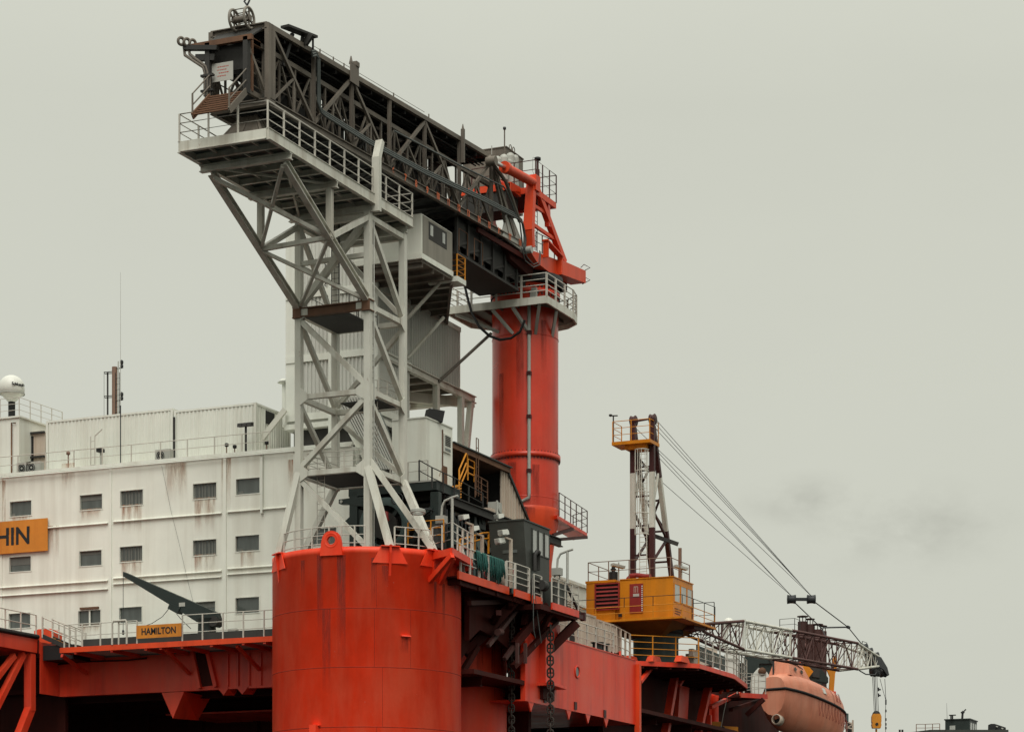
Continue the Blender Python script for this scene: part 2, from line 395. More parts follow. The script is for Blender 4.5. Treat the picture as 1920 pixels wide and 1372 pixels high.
# welded seats for the splayed tower feet
for px in (523, 731, 812):
    o = outward(px); s = V((-o.y, o.x, 0)); m = M(); base = CC+o*CR
    A = lambda x, r, z: CC+s*x+o*(CR+r)+V((0,0,CT+z))
    m.hexa([A(-.5,-.5,.0), A(.5,-.5,.0), A(.5,.22,.0), A(-.5,.22,.0), A(-.5,-.5,.06), A(.5,-.5,.06), A(.5,.22,.06), A(-.5,.22,.06)])
    m.extr([A(.06,.01,-.01), A(.06,.2,-.01), A(.06,.2,-.3), A(.06,.01,-1.5)], s*-.12)
    m.hexa([A(-.95,.0,-.85), A(.95,.0,-.85), A(.95,.05,-.85), A(-.95,.05,-.85), A(-.5,.02,-.02), A(.5,.02,-.02), A(.5,.06,-.02), A(-.5,.06,-.02)])
    part(col, 'foot_bracket', m, MT['red'])
# triangular side bracket platform on the right shoulder of the column
p1 = pZ(823, 1031, 19.25); p2 = pZ(848, 1024, 19.25); p3 = pZ(886, 1046, 19.25)
o = outward(850); m = M(); inn = o*-2.2
b1, b2, b3 = rim(806, CR-.2), V((p2.x, p2.y, 0)), V((p3.x, p3.y, 0)); b4 = rim(862, CR-.1)+V((2.2, .3, 0))
m.extr([(b1.x, b1.y, CT-.1), (b2.x, b2.y, CT-.1), (b3.x, b3.y, CT-.1), (b4.x, b4.y, CT-.1)], (0,0,-.36))
part(col, 'side_platform', m, MT['red'])
m = M(); f = rim(806, CR); m.beam((f.x, f.y, zat(f.x, f.y, 1088)), (b2.x, b2.y, CT-.5), .22, .28); part(col, 'platform_brace', m, MT['red'])
m = M(); f = rim(826, CR); m.beam((f.x, f.y, zat(f.x, f.y, 1092)), (b2.x+.8, b2.y+.3, CT-.5), .2, .26); part(col, 'platform_brace', m, MT['redgirder'])
m = M(); f = rim(858, CR); m.beam((f.x, f.y, zat(f.x, f.y, 1072)), (b3.x, b3.y, CT-.5), .2, .24); part(col, 'platform_brace', m, MT['redgirder'])
m = M(); o = outward(760); c = CC+o*(CR+.05); s = V((-o.y, o.x, 0)); z = zat(c.x, c.y, 1193)
m.hexa([c-s*.26-o*.1+V((0,0,z)), c+s*.26-o*.1+V((0,0,z)), c+s*.26+o*.12+V((0,0,z)), c-s*.26+o*.12+V((0,0,z))]+[c-s*.26-o*.1+V((0,0,z+.06)), c+s*.26-o*.1+V((0,0,z+.06)), c+s*.26+o*.08+V((0,0,z+.06)), c-s*.26+o*.08+V((0,0,z+.06))])
part(col, 'step_plate', m, MT['redgirder'])
m = M(); o = outward(592); c = CC+o*(CR+.15); s = V((-o.y, o.x, 0))
m.beam(c+V((0,0,2)), c+V((0,0,zat(c.x, c.y, 1358))), .34, .4, up=s); m.beam(c-o*.1-s*-.3+V((0,0,zat(c.x,c.y,1359))), c-o*.1+s*.15+V((0,0,zat(c.x,c.y,1359))), .2, .05)
part(col, 'fender_post', m, MT['red'])
def run_(t, c, r, px, y0, y1, wid, mat='grime', n=6):
    m = M(); p = rim(px, r, True, c)-c; th = math.atan2(p.y, p.x); zz = [zat((c+p).x, (c+p).y, y) for y in (y0, y1)]; vs = []
    for i in range(n+1):
        q = th+(i/n-.5)*wid/r; vs += [(c.x+(r+.005)*math.cos(q), c.y+(r+.005)*math.sin(q), zz[1]), (c.x+(r+.005)*math.cos(q), c.y+(r+.005)*math.sin(q), zz[0])]
    m.add(vs, [(2*i, 2*i+2, 2*i+3, 2*i+1) for i in range(n)], True); part(t, 'grime_run', m, MT[mat])
for px, y0, y1, w in ((640, 1040, 1250, .5), (600, 1040, 1200, .4), (816, 1090, 1165, .2), (832, 1094, 1185, .25), (722, 1060, 1100, .35), (758, 1194, 1225, .5), (700, 1045, 1130, .25), (853, 1074, 1120, .2), (568, 1050, 1110, .3), (612, 1140, 1300, .5)): run_(col, CC, CR, px, y0, y1, w)
# curved guard rail round the rim, cut where the feet pass
def rimrail(label, pxs, h=1.12):
    return railing(label, [(rim(p, CR-.28).x, rim(p, CR-.28).y, CT-.2) for p in pxs], h+.2, 3, 1.5, MT['greyrail'])
rimrail('curved white guard rail along the left front rim of the red column', (533, 552, 585, 617, 640, 665, 684))
rimrail('curved white guard rail along the right front rim of the red column', (740, 760, 785, 806))
railing('white angled railing on the red bracket platform at the column shoulder', [(b1.x+.3, b1.y, CT), (b2.x, b2.y, CT-.1), (b3.x, b3.y, CT-.1), (b4.x, b4.y, CT-.1)], 1.3, 3, 1.1, MT['greyrail'])

# second column, tucked behind the first
c2 = V((13.15, 2.37, 0)); m = M(); m.lathe(c2, [(4.2, SEA), (4.2, 17.6)], 72)
c2t = thing('rig_column', 'red cylindrical column with dark stains, half hidden behind the big column', 'column', (c2.x, c2.y, SEA)); part(c2t, 'shell', m, MT['red'])
for z in (13.4, 10.3, 7.2): m = M(); m.lathe(c2, [(4.201, z-.022), (4.21, z), (4.201, z+.022)], 72); part(c2t, 'weld_seam', m, MT['seam'])

for px, y0, y1, w in ((900, 1185, 1300, .5), (925, 1190, 1340, .4), (880, 1200, 1280, .4), (940, 1180, 1260, .3)): run_(c2t, c2, 4.2, px, y0, y1, w)
# ================================================================ main deck: left front and underside
AE, AG, AF, BL = 2.0, 5.0, 9.0, 23.0                # deck edge, girder face, house front (x), left step (y)
ZE = pA(450, 1195, AE).z; ZB = pA(300, 1297, AG).z  # deck edge top, girder bottom
deck = thing('main_deck', 'red box girder deck under the white accommodation block', 'deck', (AG, 12, ZB))
m = M(); m.box(AG+.05, 75, -3.85, 50, ZB+.25, ZB+.5); part(deck, 'bottom_plate', m, MT['redshade'])
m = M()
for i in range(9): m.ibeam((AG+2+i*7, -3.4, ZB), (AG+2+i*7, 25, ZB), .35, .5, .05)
part(deck, 'bottom_frame', m, MT['redshade'])
m = M(); m.box(AG, AG+.06, 5.5, BL-.06, ZB, ZE-.3); m.box(AG+.06, AG+.5, 5.5, BL-.06, ZB, ZB+.05); part(deck, 'front_girder', m, MT['redgirder'])
m = M(); m.box(AE+1.1, AG, BL-.05, BL, ZB+.02, ZE+.55); part(deck, 'return_girder', m, MT['redgirder'])
m = M(); m.box(AG-.06, AF-.05, 5.0, BL, ZE-.3, ZE-.02); part(deck, 'deck_plate', m, MT['soffit'])
m = M(); m.box(AE+.05, AG-.06, 6.0, BL-2.2, ZE-.22, ZE-.12); part(deck, 'walkway_soffit', m, MT['corr'])
m = M(); m.box(AE, AE+.05, 6.0, BL-2.2, ZE-.30, ZE); m.box(AE, AG-.06, BL-2.2, BL-2.15, ZE-.30, ZE-.01); part(deck, 'walkway_edge', m, MT['orange'])
for px in (140, 208, 272, 300, 340, 395, 455, 495):
    b = pA(px, 1210, AE).y; m = M(); m.beam((AE+.06, b, ZE-.30), (AG-.07, b, ZE-.34), .16, .2); part(deck, 'walkway_bracket', m, MT['redgirder'])
for px, py in ((163, 1262), (355, 1262), (487, 1255)):
    p = pA(px, py, AG-.08); m = M(); m.beam((AE+.4, p.y, ZE-.4), (AG-.06, p.y, p.z), .16, .18); part(deck, 'walkway_strut', m, MT['redgirder'])
# stiffeners and the recessed trunk with sloping jambs
m = M()
for px in (428, 447, 468, 490): b = pA(px, 1250, AG).y; m.beam((AG-.05, b, ZB+.15), (AG-.05, b, ZE-.45), .10, .10, up=(1,0,0))
part(deck, 'girder_stiffener', m, MT['redgirder'])
for (xa, ya, xb, yb) in ((360, 1217, 375, 1290), (388, 1215, 405, 1287)):
    p, q = pA(xa, ya, AG-.12), pA(xb, yb, AG-.12); m = M(); m.beam(p, q, .22, .24, up=(1,0,0)); part(deck, 'trunk_jamb', m, MT['redgirder'])
m = M(); p, q = pA(360, 1213, AG-.12), pA(392, 1210, AG-.12); m.beam(p, q, .22, .24); part(deck, 'trunk_lintel', m, MT['redgirder'])
m = M(); pts = [pA(*c, AG-.006) for c in ((366, 1219), (388, 1217), (401, 1284), (377, 1287))]; m.extr(pts, (-.02,0,0)); part(deck, 'trunk_recess', m, MT['redshade'])
def wedge(tl, tr, tip, dep=1.7, x=AG-.05):
    a, b, c = pA(*tl, x), pA(*tr, x), pA(*tip, x); m = M(); back = V((dep, 0, 0))
    d = c+back*.75+V((0, -.3, .05))
    vs = [a, b, c, a+back, b+back, d]; return m.add(vs, [(0,1,2), (0,2,5,3), (1,4,5,2), (3,5,4), (0,3,4,1)])
for tl, tr, tip, dd in (((303,1298),(345,1296),(324,1346), 3.0), ((409,1290),(428,1289),(419,1303), 1), ((443,1288),(465,1287),(454,1301), 1)):
    part(deck, 'hanging_gusset', wedge(tl, tr, tip, dd), MT['redgirder'])
# raised step of the deck that runs towards the viewer at the left edge of the frame
ZS = pB(60, 1190, BL).z
st = thing('side_deck', 'red deck extension with black fender edge and slanting legs at the far left', 'deck', (-2, BL+2, ZS-2))
m = M(); m.box(-9, AE+1.1, BL, BL+9, ZS-.98, ZS-.16); part(st, 'edge_girder', m, MT['redgirder'])
m = M(); m.path([(-9, BL-.02, ZS-.05), (-3, BL-.02, ZS-.05), (AE+.9, BL-.02, ZS-.05), (AE+1.15, BL+.3, ZS-.05), (AE+1.15, BL+8, ZS-.05)], .14, 8); part(st, 'fender', m, MT['black'])
m = M(); p = pB(56, 1225, BL+.3); q = pB(56, 1332, BL+.3); e = pB(30, 1395, BL+.3)
m.beam(p, q, .5, .45, up=(1,0,0)); m.beam(q+V((0,0,.1)), e, .5, .45, up=(0,1,0)); part(st, 'bent_leg', m, MT['redgirder'])
for (xa, ya, xb, yb, ww) in ((43, 1225, -12, 1335, .34), (26, 1228, -20, 1288, .3)):
    m = M(); m.beam(pB(xa, ya, BL+.35), pB(xb, yb, BL+.35), ww, ww); part(st, 'diagonal_leg', m, MT['redgirder'])
m = M(); m.path([pB(72, 1200, BL-.05), pB(71, 1230, BL-.05), pA(80, 1247, AG-.12), pA(100, 1246, AG-.12), pA(150, 1240, AG-.12), pA(240, 1237, AG-.12), pA(275, 1233, AG-.12)], .05, 6); part(st, 'drain_hose', m, MT['redshade'])
m = M(); m.box(AG+1, AG+1.3, BL+.2, BL+24, SEA, ZS-.3); part(st, 'shade_backing', m, MT['redshade'])  # dark wall and under plate added to shut out sky below the side deck
m = M(); m.box(-9, AG+.9, BL+.4, BL+24, ZS-.5, ZS-.3); part(st, 'under_plate', m, MT['redshade'])
m = M(); m.box(AE+1.3, AG+2, BL-2.2, BL-.1, ZE-.5, ZE+.35); part(st, 'stair_void_box', m, MT['black'])  # solid black box painting in the dark void behind the stair
m = M(); m.box(AG+13, AG+13.4, -1.5, 50, SEA, ZB+.24); part(deck, 'shade_backdrop', m, MT['redshade'])  # backdrop wall and its stiffeners, added to keep the under-deck void dark
for i in range(7): b = 1+i*4; m = M(); m.beam((AG+12.8, b, SEA), (AG+12.8, b, ZB), .3, .4, up=(1,0,0)); part(deck, 'backdrop_stiffener', m, MT['redshade'])
# far legs and bracing under the deck
for a, b, rr in ((52, 20, 5), (30, 22, 4.2)):
    m = M(); m.lathe((a, b, 0), [(rr, SEA), (rr, ZB+.3)], 40); solo('rig_column', m, MT['redshade'], 'dark red column deep in the shade under the deck' if a > 40 else 'dark red column standing in shadow under the left deck', 'column')
m = M(); m.tube((9, 6, 4), (52, 20, 4), 1.1, 20); solo('horizontal_brace', m, MT['redshade'], 'dark tubular brace in the shade beneath the main deck', 'brace')
# ================================================================ white lattice tower and its rest platform
TW, TL = 4.15, .35
Z0, Z1, Z2, Z3, Z4 = CT+.05, 23.75, 27.85, 32.35, 37.3
tw = thing('lattice_tower', 'white steel lattice tower standing on the big red column under the gangway', 'tower', (TW/2, TW/2, CT))
crn = {'N': (0,0), 'L': (0,TW), 'R': (TW,0), 'B': (TW,TW)}
def tp(k, z): return V((*crn[k], z))
for k in 'NLRB':
    m = M(); m.beam(tp(k, Z0 if k in 'NL' else Z1-.2), tp(k, Z4), TL, TL, up=(1,0,0)); part(tw, 'leg', m, MT['white'])
ft = {p: V((rim(p, CR-.12).x, rim(p, CR-.12).y, Z0)) for p in (523, 731, 812)}
ftB = V((rim(557, CR-.3, False).x, rim(557, CR-.3, False).y, Z0))
for a, b, ww in ((tp('N', Z1+.1), ft[731], .34), (tp('R', Z1+.05), ft[812], .36), (tp('L', Z1+.1), ft[523], .34), (tp('B', Z1), ftB, .34)):
    m = M(); m.beam(a, b, ww, ww, up=(1,0,0)); part(tw, 'splayed_leg', m, MT['white'])
m = M(); m.beam(tp('N', Z1+.45)+V((.1,-.05,0)), ft[812]+V((-.25,-.1,0)), .3, .3); part(tw, 'splayed_leg', m, MT['white'])
def br(a, za, b, zb, ww=.26, mat='white', name='brace'):
    p, q = tp(a, za), tp(b, zb); d = (q-p).normalized(); m = M()
    m.beam(p+d*.15, q-d*.15, ww, ww*.95); return part(tw, name, m, MT[mat])
for z in (Z1, Z2, Z3, Z4-.25):
    for a, b in ('NL', 'NR', 'LB', 'RB'):
        if z == Z3 and a+b == 'NL':
            m = M(); m.ibeam(tp('N', z)+V((-.12,.2,0)), tp('L', z)+V((-.12,-.2,0)), .3, .5, .06); part(tw, 'beam', m, MT['rustbeam'], 'rusty bare steel beam')
        else: br(a, z, b, z, .28, name='beam')
for x, y, q in (('N', Z1, Z2), ('N', Z3, Z2), ('N', Z1, Z0)):  pass
for (a, za, b, zb, ww) in (('L', Z3-.3, 'N', Z2+.25, .28), ('N', Z2-.25, 'L', Z1+.25, .28), ('L', Z1-.25, 'N', Z0+.2, .26), ('L', Z3+.3, 'N', Z4-.3, .34),
    ('N', Z4-.3, 'R', Z3+.3, .26), ('N', Z3-.3, 'R', Z2+.25, .26), ('N', Z2-.3, 'R', Z1+.3, .26),
    ('L', Z4-.3, 'B', Z3+.3, .24), ('L', Z3-.3, 'B', Z2+.25, .24), ('L', Z2-.3, 'B', Z1+.3, .24),
    ('B', Z4-.3, 'R', Z3+.3, .24), ('R', Z3-.3, 'B', Z2+.25, .24), ('B', Z2-.3, 'R', Z1+.3, .24)):
    br(a, za, b, zb, ww)
br('N', 35.05, 'L', 35.0, .24, name='beam'); br('L', 34.9, 'B', 34.9, .2, name='beam')
for k in 'NL':
    m = M(); c = tp(k, Z3); m.box(c.x-.32, c.x+.24, c.y-.26, c.y+.26, Z3-.30, Z3-.25); m.box(c.x-.32, c.x+.24, c.y-.26, c.y+.26, Z3+.25, Z3+.30)
    m.box(c.x-.30, c.x-.25, c.y-.24, c.y+.24, Z3-.25, Z3+.25); part(tw, 'node_plate', m, MT['rustbeam'])
for k in 'NLR':
    for z in (Z1, Z2, Z3):
        c = tp(k, z); m = M()
        if k != 'R': s = 1 if k == 'N' else -1; m.extr([(c.x-.2, c.y+s*.15, z-.45), (c.x-.2, c.y+s*.62, z-.16), (c.x-.2, c.y+s*.62, z+.16), (c.x-.2, c.y+s*.15, z+.5)], (.03,0,0))
        if k != 'L': s = 1 if k == 'N' else -1; m.extr([(c.x+s*.15, -.2, z-.5), (c.x+s*.62, -.2, z-.16), (c.x+s*.62, -.2, z+.16), (c.x+s*.15, -.2, z+.45)], (0,.03,0))
        part(tw, 'gusset_plate', m, MT['white'])
m = M(); m.path([(.25, -.22, Z0), (.25, -.22, Z2), (.25, -.22, Z4-.4), (.25, .1, Z4-.3)], .035, 6); part(tw, 'cable_conduit', m, MT['grey'])
# outriggers that carry the front half of the platform
pr, pl = pB(533, 300, 0), pB(397, 322, TW); pr.z = pl.z = Z4-.05
nr, nl = tp('N', Z3+.25), tp('L', Z3+.25)
mr = pr.lerp(nr, (617-533)/(690-533)*.98); ml = pl.lerp(nl, .545)
def bar(p, q, ww, name='brace', mat='white', up=(0,0,1)):
    m = M(); m.beam(p, q, ww, ww, up=up); return part(tw, name, m, MT[mat])
for p, q in ((pr, nr), (pl, nl)):
    m = M(); m.ibeam(p, q, .34, .36, .05); part(tw, 'outrigger', m, MT['white'])
bar(mr, ml, .22, 'beam'); bar(mr, tp('N', Z4-.25), .26); bar(ml, tp('L', Z4-.25), .26)
bar(mr, V((mr.x, mr.y, Z4-.02)), .30, 'hanger', up=(1,0,0)); bar(ml, V((ml.x, ml.y, Z4-.02)), .30, 'hanger', up=(1,0,0))
bar(mr+V((0,.1,-.15)), nl, .17); bar(ml+V((0,-.1,-.1)), nr, .17); bar(pr+V((0,.1,-.2)), ml, .17); bar(pl+V((0,-.1,-.25)), mr, .2)
# landings and ladder inside the tower
for z, a0, a1, b0, b1 in ((Z3-.2, .25, 3.9, 1.3, 3.9), (Z2-.1, 1.8, 3.9, .3, 2.6), (Z1-.1, .3, 3.9, .25, 3.9)):
    m = M(); m.box(a0, a1, b0, b1, z, z+.06); part(tw, 'landing', m, MT['grating'])
part(tw, 'ladder', ladder_mesh((2.2, 1.0, Z2), (2.2, 1.0, Z3+1), (0,1,0)), MT['gang'])
part(tw, 'ladder', ladder_mesh((2.2, .8, Z1), (2.2, .8, Z2+1), (0,1,0)), MT['greyrail'])
part(tw, 'ladder_cage', cage_mesh((2.2, .8, Z1+2.2), (2.2, .8, Z2+1), (-1,0,0), (0,1,0)), MT['greyrail'])
part(tw, 'ladder', ladder_mesh((2.5, 3.3, Z3), (2.5, 3.3, Z4+.5), (0,1,0)), MT['gangdark'])
part(tw, 'ladder_cage', cage_mesh((2.5, 3.3, Z3+2), (2.5, 3.3, Z4+.5), (-1,0,0), (0,1,0), .45, 4, 5), MT['gangdark'])
part(tw, 'ladder', ladder_mesh((.5, 3.1, Z0), (.5, 3.1, Z1), (0,1,0)), MT['greyrail'])
railing('thin dark railing round the landing at the rusty beam of the tower', [(.4, 3.9, Z3-.1), (3.8, 3.9, Z3-.1), (3.8, 1.4, Z3-.1), (.5, 1.4, Z3-.1)], 1.1, 2, 1.3, MT['gangdark'], .025, .018)
railing('rust-spotted railing on the middle landing of the white tower', [(1.8, .3, Z2), (3.9, .3, Z2), (3.9, 2.4, Z2)], 1.1, 3, 1.1, MT['greyrail'], .03, .02)
railing('white railing across the lowest landing of the white tower', [(.2, .4, Z1), (.2, 3.8, Z1), (3.8, 3.8, Z1)], 1.1, 4, 1.2, MT['greyrail'], .03, .02)
m = M(); c = V((ft[812].x-.9, ft[812].y+.45, zat(ft[812].x, ft[812].y, 965)))
for i in range(3): m.ring(c+V((0,0,.05*i)), (0.1,0.05,1), .36, .05, 24, 6)
solo('rope_coil', m, MT['grey'], 'grey coil of rope hooked over the sloping tower leg', 'rope')

# platform ------------------------------------------------------------------
PA0, PA1, PB0, PB1 = -11.3, 4.55, -.36, 4.62
PZ0, PZ1 = 37.68, 38.17
for p, q in (((PA0,PB0),(PA1,PB0)), ((PA0,PB1),(PA1,PB1))):
    m = M(); m.box(p[0], q[0], p[1]-.06, p[1]+.06, PZ0, PZ1); m.box(p[0], q[0], p[1]-.12, p[1]+.12, PZ0-.04, PZ0); m.box(p[0], q[0], p[1]-.1, p[1]+.1, PZ1, PZ1+.03); part(tw, 'platform_edge', m, MT['white'])
for a in (PA0, PA1):
    m = M(); m.box(a-.06, a+.06, PB0+.06, PB1-.06, PZ0+.01, PZ1-.01); m.box(a-.12, a+.12, PB0+.13, PB1-.13, PZ0-.03, PZ0+.01); part(tw, 'platform_edge', m, MT['white'])
m = M(); m.box(PA0+.06, PA1-.06, PB0+.06, PB1-.06, PZ1-.16, PZ1-.10); part(tw, 'platform_deck', m, MT['soffit'])
m = M()
for i in range(1, 11):
    a = PA0+i*(PA1-PA0)/11; m.ibeam((a, PB0+.07, PZ0+.14), (a, PB1-.07, PZ0+.14), .16, .28, .03)
part(tw, 'joist', m, MT['white'])
m = M()
for b in (.9, 2.1, 3.3): m.beam((PA0+.1, b, PZ0+.22), (PA1-.1, b, PZ0+.22), .07, .12)
part(tw, 'stringer', m, MT['white'])
for a in (pr.x-.1, mr.x, 0, TW):
    m = M(); m.ibeam((a, PB0-.1 if a < -1 else PB0+.1, PZ0-.22), (a, PB1+.1, PZ0-.22), .3, .34, .05); part(tw, 'cross_beam', m, MT['white'])
m = M(); m.beam((pr.x+.3, .2, PZ0-.1), (0, TW, PZ0-.1), .1); m.beam((pl.x+.3, TW, PZ0-.1), (mr.x, .2, PZ0-.1), .1); part(tw, 'plan_brace', m, MT['white'])
railing('long white railing round three sides of the tower platform', [(PA0+3.6, PB1, PZ1), (PA0, PB1, PZ1), (PA0, PB0, PZ1), (PA1, PB0, PZ1), (PA1, PB0+1.6, PZ1)], 1.36, 3, 1.62, MT['greyrail'], .05, .032)
# cranked post beside the gangway
m = M(); b = PB0-.12; zt = pB(698, 290, b).z
m.beam((.05, b, PZ0-.4), (.05, b, zt), .42, .30, up=(1,0,0)); m.beam((.05, b, zt-.06), (.55, b+.05, zt+1.0), .40, .28, up=(1,0,0)); part(tw, 'guide_post', m, MT['white'])
# conical cradle under the gangway tip
c = V((PA0+3.0, 2.2, PZ1)); cr = thing('rest_cradle', 'dark pyramid-shaped cradle on the platform under the gangway tip', 'cradle', c)
m = M(); q = [c+V((x*1.5, y*1.45, 0)) for x, y in ((-1,-1),(1,-1),(1,1),(-1,1))]; tq = [c+V((x*.42, y*.42, 1.75)) for x, y in ((-1,-1),(1,-1),(1,1),(-1,1))]
m.hexa(q+tq); part(cr, 'pyramid', m, MT['gang'])
m = M()
for i in range(4):
    m.beam(q[i], tq[i], .12, .12)
    e = (q[i]+q[(i+1) % 4])/2; m.beam(e, (tq[i]+tq[(i+1) % 4])/2, .1, .1)
part(cr, 'rib', m, MT['gang']); m = M(); m.box(c.x-.5, c.x+.5, c.y-.5, c.y+.5, c.z+1.75, c.z+1.95); part(cr, 'pad', m, MT['black'])
# ================================================================ telescopic gangway
GB0, GB1 = .7, 3.9
A0, A1 = -9.4, 17.4
def zt(a): return 43.95+.057*(a-A0)
def zb(a): return 40.20+.040*(a-A0)
AEND = 21.4
gw = thing('gangway', 'long dark rust-brown truss gangway spanning from the tower to the red pedestal', 'gangway', (8, 2.3, 41))
GM = MT['gang']; GD = MT['gangdark']
def pc(px): return pB(px, 300, GB0).x
nodes = [pc(512), pc(588), pc(659), pc(730), pc(796), pc(861), pc(921)]
mids = [(nodes[i]+nodes[i+1])/2 for i in range(6)]
for b, nm in ((GB0, 'right'), (GB1, 'left')):
    m = M(); m.beam((A0, b, zt(A0)), (A1, b, zt(A1)), .22, .25); part(gw, 'top_chord', m, GM)
    m = M(); m.ibeam((A0, b, zb(A0)), (AEND, b, zb(AEND)), .24, .38, .05); part(gw, 'bottom_chord', m, GM)
    for i, a in enumerate(nodes):
        m = M(); m.ibeam((a, b, zb(a)+.2), (a, b, zt(a)-.15), .17, .19, .04, up=(1,0,0)); part(gw, 'upright', m, GM)
    pts = [(nodes[0], zt), (nodes[1], zb), (nodes[2], zt), (nodes[3], zb), (nodes[4], zt), (nodes[5], zb), (nodes[6], zt), (AEND-1.5, zb)]
    for (a, f), (a2, f2) in zip(pts, pts[1:]):
        p = V((a, b, f(a)+(.22 if f is zb else -.18))); q = V((a2, b, f2(a2)+(.22 if f2 is zb else -.18))); m = M(); m.beam(p, q, .15, .17); part(gw, 'diagonal', m, GM)
    for i, a in enumerate(mids):
        pm = zb(a)+.2; top = (zt(a)+zb(a))/2
        m = M(); m.beam((a, b, pm), (a, b, top), .09, .1, up=(1,0,0)); part(gw, 'sub_upright', m, GM)
        top_i = i if i % 2 == 0 else i+1; an = nodes[i+1] if i % 2 else nodes[i]
        ao = nodes[i] if i % 2 == 0 else nodes[i+1]
        m = M(); m.beam((a, b, top), (ao, b, zb(ao)+.25), .11, .11); part(gw, 'sub_diagonal', m, GM)
    m = M(); e = V((AEND+1.0, b, pB(988, 466, b).z if b == GB0 else zb(AEND)+.1))
    m.beam((A1, b, zt(A1)-.1), (AEND-.6, b, zb(AEND)+.25), .28, .3); part(gw, 'end_post', m, GM)
    m = M(); m.extr([(AEND-2.4, b-.07, zb(AEND)-.25), (AEND-1.6, b-.07, zb(AEND)+1.5), (AEND-1.0, b-.07, zb(AEND)+1.4), (AEND+.75, b-.07, zb(AEND)+.1), (AEND+.7, b-.07, zb(AEND)-.35)], (0,.14,0)); part(gw, 'hinge_plate', m, MT['grey'] if b == GB0 else GM)
for a in (A0, A0+.35):
    for b in (GB0, GB1):
        m = M(); m.beam((a, b, zb(a)-.1), (a, b, zt(a)+.12), .24, .3, up=(1,0,0)); part(gw, 'portal_post', m, GM)
m = M(); m.ibeam((A0, GB0, zt(A0)), (A0, GB1, zt(A0)), .3, .34, .05); part(gw, 'portal_beam', m, GM); m = M(); m.ibeam((A0, GB0, zb(A0)), (A0, GB1, zb(A0)), .3, .34, .05); part(gw, 'portal_beam', m, GM)
# roof tray, cable runs and cross beams
m = M(); m.add([(A0, GB0+.14, zt(A0)-.04), (A1, GB0+.14, zt(A1)-.04), (A1, GB1-.14, zt(A1)-.04), (A0, GB1-.14, zt(A0)-.04),
                (A0, GB0+.14, zt(A0)+.02), (A1, GB0+.14, zt(A1)+.02), (A1, GB1-.14, zt(A1)+.02), (A0, GB1-.14, zt(A0)+.02)],
               [(0,3,2,1),(4,5,6,7),(0,1,5,4),(1,2,6,5),(2,3,7,6),(3,0,4,7)]); part(gw, 'roof_plate', m, GD)
m = M()
for i in range(20): a = A0+.6+i*(A1-A0-1)/19; m.beam((a, GB0+.15, zt(a)-.2), (a, GB1-.15, zt(a)-.2), .12, .2)
part(gw, 'roof_beam', m, GD)
m = M()
for b, dz in ((GB0+.5, -.36), (GB0+.75, -.36), (GB0+1.0, -.36)): m.tube((A0+.5, b, zt(A0)+dz), (A1, b, zt(A1)+dz), .05, 6)
part(gw, 'cable_run', m, GD)
# floor: grating with slot gaps along the edges, under-truss
m = M()
for i in range(30):
    a = A0+.15+i*(AEND-A0)/30; a2 = a+(AEND-A0)/30-.10; z1 = zb(a)+.06
    m.hexa([(a,GB0+.32,z1),(a2,GB0+.32,zb(a2)+.06),(a2,GB1-.32,zb(a2)+.06),(a,GB1-.32,z1),(a,GB0+.32,z1+.05),(a2,GB0+.32,zb(a2)+.11),(a2,GB1-.32,zb(a2)+.11),(a,GB1-.32,z1+.05)])
part(gw, 'floor_grating', m, MT['grating'])
m = M()
for i in range(16): a = A0+.4+i*(AEND-A0-.6)/15; m.beam((a, GB0+.1, zb(a)-.12), (a, GB1-.1, zb(a)-.12), .16, .2)
for i in range(0, 15, 2):
    a, a2 = A0+.4+i*(AEND-A0-.6)/15, A0+.4+(i+1)*(AEND-A0-.6)/15
    m.beam((a, GB0+.2, zb(a)-.13), (a2, GB1-.2, zb(a2)-.13), .1, .1); m.beam((a2, GB0+.2, zb(a2)-.16), (a2+1.8, GB1-.2, zb(a2)-.1), .08, .08)
part(gw, 'floor_beam', m, GD)
# inner telescoping truss
IB0, IB1, IA0 = 1.22, 3.38, -10.6
def izb(a): return zb(a)+.30
def izt(a): return zb(a)+2.85
for b in (IB0, IB1):
    m = M(); m.beam((IA0, b, izt(IA0)), (A1+1, b, izt(A1+1)), .2, .24); part(gw, 'inner_top_chord', m, GM)
    m = M(); m.beam((IA0, b, izb(IA0)), (A1+2, b, izb(A1+2)), .2, .24); part(gw, 'inner_bottom_chord', m, GM)
    k = 18; st = (A1+1-IA0)/k; 
    for i in range(k+1):
        a = IA0+i*st; m = M(); m.beam((a, b, izb(a)), (a, b, izt(a)), .10, .10, up=(1,0,0)); part(gw, 'inner_upright', m, GM)
        if i < k:
            a2 = a+st; m = M(); m.beam((a, b, (izb if i % 2 else izt)(a)), (a2, b, (izt if i % 2 else izb)(a2)), .09, .1); part(gw, 'inner_diagonal', m, GM)
    m = M()
    for dz in (.95, 1.5): m.tube((IA0, b+.1, izb(IA0)+dz), (A1, b+.1, izb(A1)+dz), .03, 6)
    part(gw, 'inner_handrail', m, GM)
